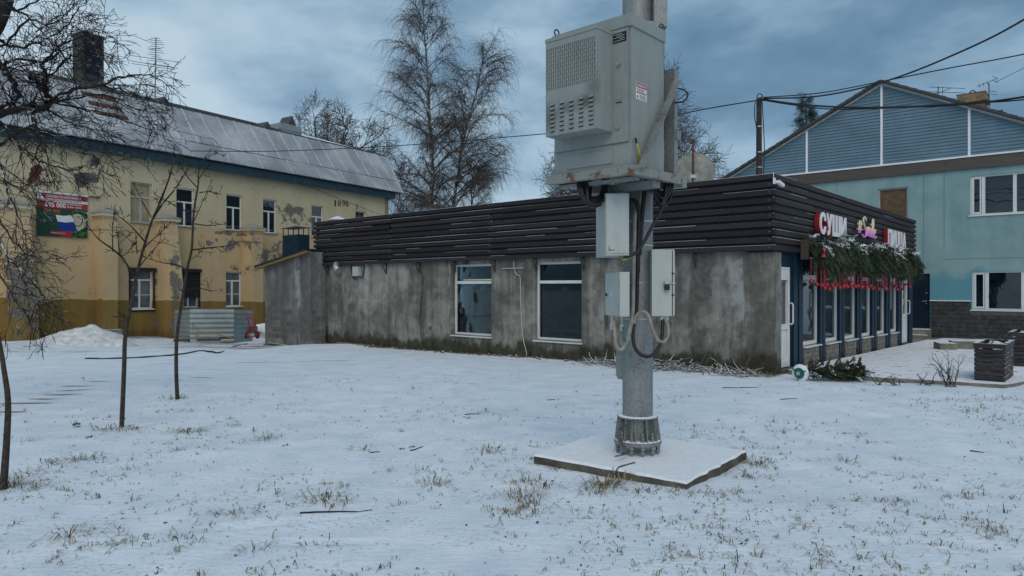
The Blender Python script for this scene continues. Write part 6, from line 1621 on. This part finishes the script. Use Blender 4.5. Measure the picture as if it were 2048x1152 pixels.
wire('overhead_wire', 'slack wire hanging along the yellow wall near the painted year', [YB.p(3.6, .37, 6.55), YB.p(5.6, .4, 6.15), YB.p(8.0, .3, 5.75), YB.p(10.2, .1, 5.45)], .012)
wire('overhead_wire', 'thin far wire slanting above the antennas at the right edge', [P(1990, 165, 27), P(2050, 135, 26), P(2200, 60, 24)], .01)

# aerials
def aerial(name, label, base, top, elems, group=None):
    t = thing(name, label, 'aerial', base); b = MB(); b.tube([base, top], .02, 6); b.build('mast', M['darksteel'], t)
    b = MB()
    for p, q in elems: b.tube([p, q], .011, 4)
    o = b.build('elements', M['darksteel'], t); o['kind'] = 'stuff'; return t
ya = YB.zp(311, 200, -2.4); pa = np.array(YB.p(ya[0], -2.4, ya[1])); da = pa[1]
el = []; A = lambda x, y: P(x, y, da)
el += [(A(262, 111), A(363, 125)), (A(262, 122), A(356, 137)), (A(263, 127), A(350, 139)), (A(290, 126), A(345, 134))]
for i in range(12): el.append((A(303 - 4 * (i % 3), 76 + i * 4), A(319 + 3 * (i % 4), 77 + i * 4.2)))
el.append((A(296, 100), A(328, 95)))
aerial('television_aerial', 'tall rooftop television aerial with many rods right of the big chimney', A(310, 204), A(312, 75), el)
dB = 27.0; A = lambda x, y: P(x, y, dB)
aerial('television_aerial', 'low wide aerial left of the brick chimney on the blue building', A(1875, 195), A(1877, 173), [(A(1843, 183), A(1930, 186)), (A(1858, 174), A(1930, 177)), (A(1868, 190), A(1902, 176)), (A(1872, 183), A(1872, 192)), (A(1885, 174), A(1885, 190))])
aerial('television_aerial', 'upright aerial with a slanted boom right of the brick chimney', A(1978, 216), A(1978, 166), [(A(1954, 173), A(1994, 157)), (A(1985, 160), A(1996, 165)), (A(1985, 153), A(1996, 157)), (A(1960, 192), A(1975, 184)), (A(1980, 182), A(1994, 184)), (A(1980, 188), A(1994, 189)), (A(1958, 168), A(1960, 176)), (A(1966, 165), A(1968, 173)), (A(1974, 162), A(1976, 170))])

# planters
def planter(label, near, w, L, h, gz):
    t = thing('slatted_planter', label, 'planter', (near[0], near[1], gz), 'slatted planters on the terrace')
    near = np.array(near); ax = unit((.654, .7565)); ay = unit((-.7565, .654)); F = Frame(near, ax, -ay); n = 9; th = h / n
    b = MB(); b.fbox(F, .03, L - .03, -w + .03, -.03, gz, gz + h - .1); b.build('liner', M['black'], t)
    for i in range(n):
        z = gz + i * th + .012; o_ = .012 if i == n - 1 else 0.0; sl_ = th - .014
        for (u0, u1, n0, n1) in ((-o_, L + o_, -.025, o_), (-o_, L + o_, -w - o_, -w + .025), (-o_, .025, -w + .026, -.026), (L - .025, L + o_, -w + .026, -.026)):
            b = MB(); b.fbox(F, u0, u1, n0, n1, z, z + sl_); b.build('slat', M['planter_wood'], t)
    b = MB(); z = gz + h
    for (u0, u1, n0, n1) in ((-.02, L + .02, -.05, .02), (-.02, L + .02, -w - .02, -w + .05), (-.02, .05, -w + .051, -.051), (L - .05, L + .02, -w + .051, -.051)): b.fbox(F, u0, u1, n0, n1, z, z + .018)
    b.build('rim', M['planter_wood'], t)
    b = MB(); rr = np.random.default_rng(3); k = 9; gzz = rr.uniform(-.05, .03, (k, 5)); gzz[4:8, 1:4] += .05
    for i in range(k - 1):
        for j in range(4):
            pt = lambda a, c: F.p(.04 + (L - .08) * a / (k - 1), -.04 - (w - .08) * c / 4, gz + h - .06 + gzz[a, c]); b.face([pt(i, j + 1), pt(i + 1, j + 1), pt(i + 1, j), pt(i, j)][::-1])
    b.build('soil', M['concrete_snow'], t); return t
planter('dark slatted timber planter at the front corner of the terrace', (7.93, 11.2), .42, 1.22, .66, .0)
planter('second dark slatted planter cut off by the right edge of the picture', (10.25, 13.6), .45, 1.25, .66, .02)

# thrown out tree in its stand
sx, sy = P(1600, 745, 12.0)[:2]; sz_ = float(G(sx, sy))
t = thing('tree_stand', 'green and white tree stand lying on its edge by the shop door', 'tree stand', (sx, sy, sz_))
ax = unit((.70, .55, .05)); u_ = unit(np.cross(ax, (0, 0, 1))); v_ = np.cross(u_, ax); cc = np.array((sx, sy, sz_ + .13))
def disc(b, r0, r1, d0, d1, n=28, a0=0, a1=6.2832):
    A_ = np.linspace(a0, a1, n)
    for i in range(n - 1):
        q = lambda a, r, d: cc + ax * d + r * (math.cos(a) * u_ + math.sin(a) * v_)
        b.face([q(A_[i], r0, d1), q(A_[i + 1], r0, d1), q(A_[i + 1], r1, d0), q(A_[i], r1, d0)]); b.face([q(A_[i + 1], r1, d0), q(A_[i + 1], r1 + .008, d0 + .02), q(A_[i], r1 + .008, d0 + .02), q(A_[i], r1, d0)][::-1])
        b.face([q(A_[i], r0, d1 + .02), q(A_[i], r1, d0 + .02), q(A_[i + 1], r1, d0 + .02), q(A_[i + 1], r0, d1 + .02)])
b = MB(); disc(b, .02, .095, -.03, -.05); b.build('bowl', M['green'], t); b = MB(); disc(b, .095, .145, -.005, -.028); b.build('rim', M['lit_white'], t)
b = MB(); b.tube([cc - ax * .075, cc + ax * .10], .032, 10); b.build('socket', M['offwhite'], t)
for k in range(3):
    a = k * 2.09 + .4; d = math.cos(a) * u_ + math.sin(a) * v_; b = MB(); b.bar(cc + d * .05 - ax * .05, cc + d * .145 - ax * .062, .03, .02); b.build('foot', M['green'], t)
t = thing('cut_christmas_tree', 'discarded cut fir tree lying on the snow in front of the shop windows', 'christmas tree', (sx + .5, sy + .1, sz_))
b = MB(); d0 = unit((1.0, -.12, .02)); b.tube([cc + ax * .05, cc + d0 * .5 + (0, 0, .03), cc + d0 * 1.25 + (0, .05, .0)], [.03, .02, .006], 8); b.build('trunk', M['bark'], t)
V, Fa, Mi = [], [], []; rng = np.random.default_rng(12); st = []
for i in range(420):
    q = rng.random() ** .8; o = cc + d0 * (.08 + .85 * q) + (0, 0, .02); sp_ = 1 - .35 * q
    d = unit(np.array((rng.normal(.6, .35), rng.normal(0, .7), rng.normal(.12, .42)))); L = rng.uniform(.12, .30) * sp_; o2 = o + d * rng.uniform(0, .12)
    if o2[2] + d[2] * L < sz_: d[2] = abs(d[2]) * .3
    sprig(V, Fa, Mi, o2, d, L, rng.uniform(.025, .045), rng, 2 if rng.random() < .12 else (1 if rng.random() < .6 else 0)); st.append((np.array([o, o2, o2 + d * L]), np.array([.005, .004, .002])))
fast_mesh('needles', np.array(V), np.array(Fa), [M['needle'], M['needle_ol'], M['snow']], t, Mi)['kind'] = 'stuff'
for i in range(16):
    o = cc + d0 * rng.uniform(.6, 1.0) + (0, rng.normal(0, .08), rng.uniform(-.05, .08)); st.append((limb(rng, o, (1, rng.normal(0, .35), rng.normal(0, .15)), rng.uniform(.25, .5), .006, .002, 4, .1, 0)[0], np.linspace(.006, .002, 5)))
V, Fq = polytubes(st, 4); fast_mesh('branches', V, Fq, M['bark'], t)

# bare twig shrubs at the edge of the terrace
def shrub(label, px, py, h, n, spread, seed):
    rng = np.random.default_rng(seed); Yv = 1.6 * FPX / (py - HOR); o = P(px, py, Yv); o[2] = float(G(o[0], o[1])) - .02; polys = []; cfg_min[0] = .003
    for i in range(n):
        a = rng.uniform(0, 6.28); pp, ra, _ = limb(rng, o + (rng.normal(0, .05), rng.normal(0, .05), 0), (math.cos(a) * spread, math.sin(a) * spread * .6, 1), h * rng.uniform(.55, 1.1), .009, .003, 6, .14, 0); polys.append((pp, ra))
        branch_out(rng, polys, pp, ra, 0, [(3, .3, 42, h * .2, h * .45, .14, .05, 4, .7)])
    t = thing('twig_shrub', label, 'shrub', tuple(o)); V, Fq = polytubes(polys, 4); fast_mesh('stems', V, Fq, M['bark'], t)
shrub('low bare shrub just beyond the tip of the discarded fir', 1752, 768, .34, 4, .9, 1); shrub('leaning bare shrub in the middle of the terrace edge', 1790, 770, .36, 5, 1.0, 2)
shrub('small fan shaped bare shrub left of the tallest shrub', 1855, 771, .33, 5, .9, 3); shrub('tallest bare shrub with many upright stems beside the front planter', 1897, 774, .62, 11, .5, 4)

# brushwood heap along the cafe wall
bh = thing('brushwood_heap', 'snow covered heap of cut branches along the foot of the concrete wall', 'brushwood', CL.p(1.8, .5, 0)); polys = []; rng = np.random.default_rng(14)
for i in range(520):
    u = rng.uniform(.15, 3.9); hgt = .20 * math.exp(-((u - 2.3) / 1.3) ** 2) + .03; n = abs(rng.normal(.42, .22)) + .05; p = np.array(CL.p(u, n, 0)); p[2] = float(G(p[0], p[1])) + rng.uniform(0, hgt) * max(0, 1 - n)
    a = rng.uniform(0, 6.28); L = rng.uniform(.12, .45); polys.append((limb(rng, p, (math.cos(a), math.sin(a), rng.normal(0, .18)), L, rng.uniform(.005, .014), .004, 4, .14, 0)[0], np.linspace(.011, .004, 5)))
for px, py in ((1402, 722), (1412, 729), (1490, 728)):
    u = CL.up(px, .4); p = np.array(CL.p(u, .4, 0)); p[2] = float(G(p[0], p[1])) + .1; polys.append((np.array([p, p + (.05, 0, .13), p + (.1, 0, .22)]), np.array([.018, .014, .010])))
V, Fq = polytubes(polys, 5); M['brush'] = simple('snowy_brushwood', (.07, .055, .045), .9, .2, var=.5, scale=20, snow=.62); fast_mesh('branches', V, Fq, M['brush'], bh)['kind'] = 'stuff'
# rubble line at the foot of the wall
rb_ = MB(); r = random.Random(21)
for i in range(420):
    u = r.uniform(.2, 14.8); n = abs(r.gauss(.10, .12)) + .02; p = np.array(CL.p(u, n, 0)); p[2] = float(G(p[0], p[1])) + .002; s_ = r.uniform(.012, .05)
    rb_.prism([p + (s_ * math.cos(a), s_ * math.sin(a), -.02) for a in (0, 1.3, 2.5, 3.9, 5.1)], [p + (s_ * .6 * math.cos(a + .2) + .004, s_ * .6 * math.sin(a), s_ * r.uniform(.4, .9)) for a in (0, 1.3, 2.5, 3.9, 5.1)], 0, m1=r.choice((0, 1)))
tag(rb_.build('wall_foot_debris', [M['concrete_mossy'], M['snow']], None), 'crumbs of earth, stone and snow along the wall foot', 'debris', kind='stuff')

# yard: snow pile, sheet fence, hand truck, hose, boards
def heap(name, label, cx, cy, rx, ry, h, m):
    n = 40; b = MB(); rng = np.random.default_rng(6); g = np.linspace(-1, 1, n); Xh, Yh = np.meshgrid(cx + g * rx * 1.25, cy + g * ry * 1.25)
    rr = np.hypot((Xh - cx) / rx, (Yh - cy) / ry) + .5 * fbm(Xh * 1.5, Yh * 1.5, 3); Zh = h * np.clip(1 - rr, 0, 1) ** .85 + .22 * h * fbm(Xh * 4, Yh * 4, 4) * np.clip(1.3 - rr, 0, 1) - .05 * sstep(.9, 1.2, rr) + G(Xh, Yh)
    ii = (np.arange(n - 1)[:, None] * n + np.arange(n - 1)[None, :]).reshape(-1)
    return tag(fast_mesh(name, np.stack([Xh, Yh, Zh], -1).reshape(-1, 3), np.stack([ii, ii + 1, ii + n + 1, ii + n], -1), m, smooth=True), label, 'snow pile')
M['pile'] = simple('lumpy_snow', (.62, .63, .65), .8, .2, var=.3, scale=5, bmp=.05)
heap('snow_pile', 'heap of cleared snow in front of the yellow wall below the banner', -13.25, 22.0, 1.6, 1.0, .66, M['pile'])
fe = thing('corrugated_fence', 'low screen of horizontally corrugated grey metal sheets before the yellow wall', 'fence', (-11, 26, -.4))
def corr_panel(p0, p1, y_top0, y_top1, y_b, seed):
    (x0, Y0), (x1, Y1) = p0, p1; a = P(x0, HOR, Y0); c = P(x1, HOR, Y1); zt0 = P(0, y_top0, Y0)[2]; zt1 = P(0, y_top1, Y1)[2]; b = MB()
    zb = min(float(G(a[0], a[1])), float(G(c[0], c[1]))) - .03; d = unit((c - a)[:2]); n = np.array((d[1], -d[0])); k = 30; prof = []
    prof = [(t, .018 * (1 if (i // 2) % 2 else -1)) for i, t in enumerate(np.linspace(0, 1, k))]
    for (t0, o0), (t1, o1) in zip(prof, prof[1:]):
        q = lambda e, zt, t, o: (e[0] + n[0] * o, e[1] + n[1] * o, zb + (zt - zb) * t); b.face([q(a, zt0, t0, o0), q(c, zt1, t0, o0), q(c, zt1, t1, o1), q(a, zt0, t1, o1)])
        b.face([q(a, zt0, t0, o0 - .004), q(a, zt0, t1, o1 - .004), q(c, zt1, t1, o1 - .004), q(c, zt1, t0, o0 - .004)])
    b.build('sheet', M['corr'], fe)
corr_panel((349, 26.0), (381, 25.3), 620, 619, 680, 1); corr_panel((380, 25.2), (468, 25.7), 618, 618, 678, 2); corr_panel((467, 25.8), (505, 27.2), 619, 621, 675, 3)
b = MB(); b.bar(P(381, 646, 25.1), P(397, 662, 24.9), .03); b.bar(P(397, 662, 24.9), P(464, 675, 24.9), .03); b.bar(P(397, 662, 24.9), P(390, 680, 24.9), .03); b.build('prop', M['fresh_wood'], fe)
b = MB()
for x0, x1, y_, yd in ((348, 378, 681, 25.2), (395, 440, 680, 24.8), (440, 465, 676, 25.2)): b.bar(P(x0, y_, yd), P(x1, y_ - 1, yd), .12, .08)
b.build('base_plank', M['old_board'], fe)
Yh = 24.2; t = thing('hand_truck', 'red tubular hand truck with a small engine beside the lean-to', 'hand truck', P(503, 676, Yh)); A = lambda x, y, d=0.0: P(x, y, Yh + d)
b = MB(); b.tube(spline([A(498, 674), A(498, 655), A(497, 643), A(494, 636), A(497, 634), A(506, 634), A(509, 636), A(509, 648), A(508, 660)], 4), .024, 6); b.tube([A(509, 655), A(519, 670)], .03, 6); b.tube([A(498, 674), A(518, 672)], .024, 6); b.build('frame', M['red'], t, smooth=True)
b = MB(); b.box(A(504, 660, .2), (.30, .25, .25)); b.lathe(A(504, 667, .2), [(.1, 0), (.12, .05), (.1, .1)], 10); b.build('motor', M['darksteel'], t)
b = MB(); b.box(A(504, 670, .1), (.24, .2, .14)); b.build('tank', M['beige'], t)
for x in (494, 515):
    b = MB(); c0 = A(x, 671, .05); b.tube([c0 - (.04, 0, 0), c0 + (.04, 0, 0)], .11, 14); b.build('wheel', M['black'], t)
b = MB(); b.hexa([A(512, 652, 1.2), A(534, 648, 1.2), A(534, 668, .6), A(514, 662, .6)] + [tuple(np.array(q) + (0, 0, .05)) for q in (A(512, 652, 1.2), A(534, 648, 1.2), A(534, 668, .6), A(514, 662, .6))])
b2 = b.build('board_pile', [M['snow']], None); tag(b2, 'tilted snow covered board behind the red hand truck', 'board')
pts = []
for px, py in ((170, 723), (230, 722), (300, 718), (360, 712), (405, 704), (440, 695), (470, 688), (494, 678)):
    Yv = 1.75 * FPX / (py - HOR) if py > 700 else 1.6 * FPX / (py - HOR) + (0 if py > 690 else 3.6); p = P(px, py, Yv); p[2] = float(G(p[0], p[1])) + .012; pts.append(p)
b = MB(); b.tube([q + (0, .06 * math.sin(i * .9) + .03 * math.sin(i * 2.3), 0) for i, q in enumerate(spline(pts, 8))], .022, 6); tag(b.build('ground_hose', M['black'], None, smooth=True), 'black hose snaking over the trodden snow towards the hand truck', 'hose')
# low kerb and pit on the terrace
b = MB(); F = Frame((12.0, 18.8), (.95, -.30), (-.30, -.95)); b.fbox(F, -.1, 2.8, -.35, .0, -.5, .14); b.fbox(F, -.5, -.101, -.2, .45, -.5, .10)
tag(b.build('concrete_kerb', M['concrete_snow'], None), 'low broken concrete kerb on the terrace behind the planters', 'kerb')

# dead leaves, litter
lf = MB(); r = random.Random(17)
def leaf(x, y, s_):
    z = float(G(x, y)) + .004; a = r.uniform(0, 6.28); c, s2 = math.cos(a) * s_, math.sin(a) * s_
    lf.face([(x - c, y - s2, z), (x + s2 * .5, y - c * .5, z + s_ * r.uniform(.1, .6)), (x + c, y + s2, z + s_ * r.uniform(0, .5)), (x - s2 * .5, y + c * .5, z + s_ * r.uniform(.1, .7))])
for i in range(520):
    y = 3.7 + 8 * r.random() ** 1.4; x = r.uniform(-.8, .8) * y; 
    if abs(sp(0, 0, 0)[0] - x) < 2 and abs((x - 1.19) * .79 - (y - 6.43) * .61) < .74 and abs((x - 1.19) * .61 + (y - 6.43) * .79) < .66: continue
    leaf(x, y, r.uniform(.006, .017))
for (px, py, s_) in ((150, 854, .055), (150, 850, .05), (175, 878, .035), (567, 893, .03), (800, 897, .03), (820, 893, .035)):
    p = P(px, py, 1.6 * FPX / (py - HOR)); leaf(p[0], p[1], s_); leaf(p[0] + .03, p[1] + .02, s_ * .8)
tag(lf.build('fallen_leaves', M['deadleaf'], None), 'small dark dead leaves scattered over the snow', 'leaves', kind='stuff')

# ================================================================== DRY GRASS POKING THROUGH THE SNOW
rng = np.random.default_rng(41)
V, Fq, Mi = [], [], []
def blade(x, y, L, lean, a, w, m, z0=None):
    z = (float(G(x, y)) if z0 is None else z0) - .004; d = np.array((math.cos(a), math.sin(a), 0)); sd = np.array((-d[1], d[0], 0)) * w * .5
    p0 = np.array((x, y, z)); k = rng.uniform(.45, .65); p1 = p0 + d * L * lean * .75 * k + np.array((0, 0, L * k * (1 - lean * .3)))
    p2 = p1 + d * L * (1 - k) * (.4 + lean) + np.array((0, 0, L * (1 - k) * (.8 - 1.75 * lean))); p2[2] = max(p2[2], z + .003)
    b0 = len(V); V.extend([p0 - sd, p0 + sd, p1 + sd * .9, p1 - sd * .9, p2 + sd * .25, p2 - sd * .25])
    Fq.extend([(b0, b0 + 1, b0 + 2, b0 + 3), (b0 + 3, b0 + 2, b0 + 4, b0 + 5)]); Mi.extend([m, m])
def on_slab(x, y): return abs((x - 1.19) * .79 - (y - 6.43) * .61) < .74 and abs((x - 1.19) * .61 + (y - 6.43) * .79) < .67
cnt = 0
while cnt < 2300:
    y = 3.5 + 9.5 * rng.random() ** 1.25; x = rng.uniform(-.80, .80) * y
    if on_slab(x, y): continue
    den = .34 + 2.4 * fbm(np.array(x * .9), np.array(y * .9), 3) + 1.5 * fbm(np.array(x * 3), np.array(y * 3), 2)
    den *= 1 - .75 * sstep(8.5, 11.5, y) * (1 - .8 * sstep(3, 6, x))
    if rng.random() > den: continue
    cnt += 1; n = rng.integers(1, 5); big = rng.random() < .12
    for _ in range(n * (2 if big else 1)):
        a = rng.uniform(0, 6.28); blade(x + rng.normal(0, .018), y + rng.normal(0, .018), rng.uniform(.022, .07) * (1.6 if big else 1), rng.uniform(.3, 1.2), a, rng.uniform(.003, .007), 1 if rng.random() < .35 else (2 if rng.random() < .15 else 0))
def tuft(px, py, n, h, sp_=.11):
    n = int(n * 1.1); h *= .95
    Yv = 1.6 * FPX / (py - HOR); x0, y0 = (px - 1024) / FPX * Yv, Yv
    for _ in range(n):
        a = rng.uniform(0, 6.28); q = abs(rng.normal(0, sp_)); blade(x0 + math.cos(a) * q, y0 + math.sin(a) * q * .7, rng.uniform(.5, 1.5) * h, rng.uniform(.45, 1.3), a + rng.normal(0, .5), rng.uniform(.004, .008), 1 if rng.random() < .4 else (2 if rng.random() < .25 else 0))
for q in ((645, 1000, 46, .13), (660, 1005, 20, .1), (867, 962, 40, .10), (885, 945, 12, .09), (1040, 992, 55, .13), (1065, 1010, 40, .10), (1010, 1022, 30, .08), (1030, 1026, 20, .07), (1210, 972, 75, .15, .10), (1190, 985, 30, .09), (1235, 965, 30, .12), (160, 920, 40, .11), (100, 925, 20, .08), (530, 880, 34, .10),
          (970, 902, 30, .09), (990, 898, 20, .08), (728, 897, 24, .08), (1052, 962, 26, .11), (1085, 968, 26, .1), (467, 1028, 28, .08), (140, 1072, 36, .09), (375, 865, 40, .09), (400, 862, 20, .07), (1080, 915, 50, .07, .1), (1120, 935, 40, .06, .12), (1290, 985, 30, .06, .1), (1350, 990, 36, .06, .12), (1520, 925, 60, .08, .12), (1500, 945, 30, .07, .12), (1470, 985, 30, .06, .12), (1440, 1000, 26, .06, .12),
          (245, 862, 26, .12, .12), (215, 860, 26, .10, .12), (275, 858, 18, .09, .1), (20, 970, 60, .14, .12), (50, 945, 36, .10, .12), (70, 975, 18, .08), (355, 797, 30, .10, .15), (330, 800, 14, .1, .1), (1690, 925, 20, .10), (1600, 1060, 24, .07), (1960, 1060, 24, .06), (650, 1095, 14, .06), (255, 1090, 16, .08), (510, 1100, 18, .08), (1200, 1085, 12, .07), (1800, 920, 16, .07), (1760, 1010, 12, .06), (1940, 820, 40, .07, .25), (1990, 835, 40, .07, .25), (1900, 800, 40, .06, .3), (1840, 800, 30, .05, .3), (2020, 800, 50, .08, .3)):
    tuft(*q)
# scrub along the wall corner by the door
for i in range(260):
    u = rng.uniform(-.15, .55); p = CL.p(u, rng.uniform(.15, .75), 0); blade(p[0], p[1], rng.uniform(.04, .16), rng.uniform(.1, .9), rng.uniform(0, 6.28), .006, 2 if rng.random() < .5 else 0)
M['grass_snow'] = simple('snowy_straw', (.30, .26, .2), .85, .2, var=.4, scale=40, snow=.4)
tag(fast_mesh('dry_grass', np.array(V), np.array(Fq), [M['straw'], M['straw_green'], M['deadleaf']], None, Mi), 'withered grass blades and tufts poking through the thin snow', 'grass', kind='stuff')
# twigs lying on the snow
polys = []
for px, py, ln, a in ((1445, 775, .35, .1), (740, 905, .1, .5), (600, 1030, .5, .15), (1480, 775, .3, .05), (930, 830, .2, .2), (1940, 905, .12, -.5), (1560, 800, .3, .3), (820, 900, .2, 1.0), (1095, 800, .12, .3)):
    Yv = 1.6 * FPX / (py - HOR); x0, y0 = (px - 1024) / FPX * Yv, Yv; pts = [(x0 + t * ln * math.cos(a), y0 + t * ln * math.sin(a) + rng.normal(0, .006), 0) for t in np.linspace(0, 1, 6)]
    polys.append((np.array([(x, y, float(G(x, y)) + .006) for x, y, _ in pts]), np.linspace(.007, .003, 6)))
V, Fq = polytubes(polys, 5); tag(fast_mesh('fallen_twigs', V, Fq, M['twig']), 'thin fallen twigs lying on the snow', 'twigs', kind='stuff')
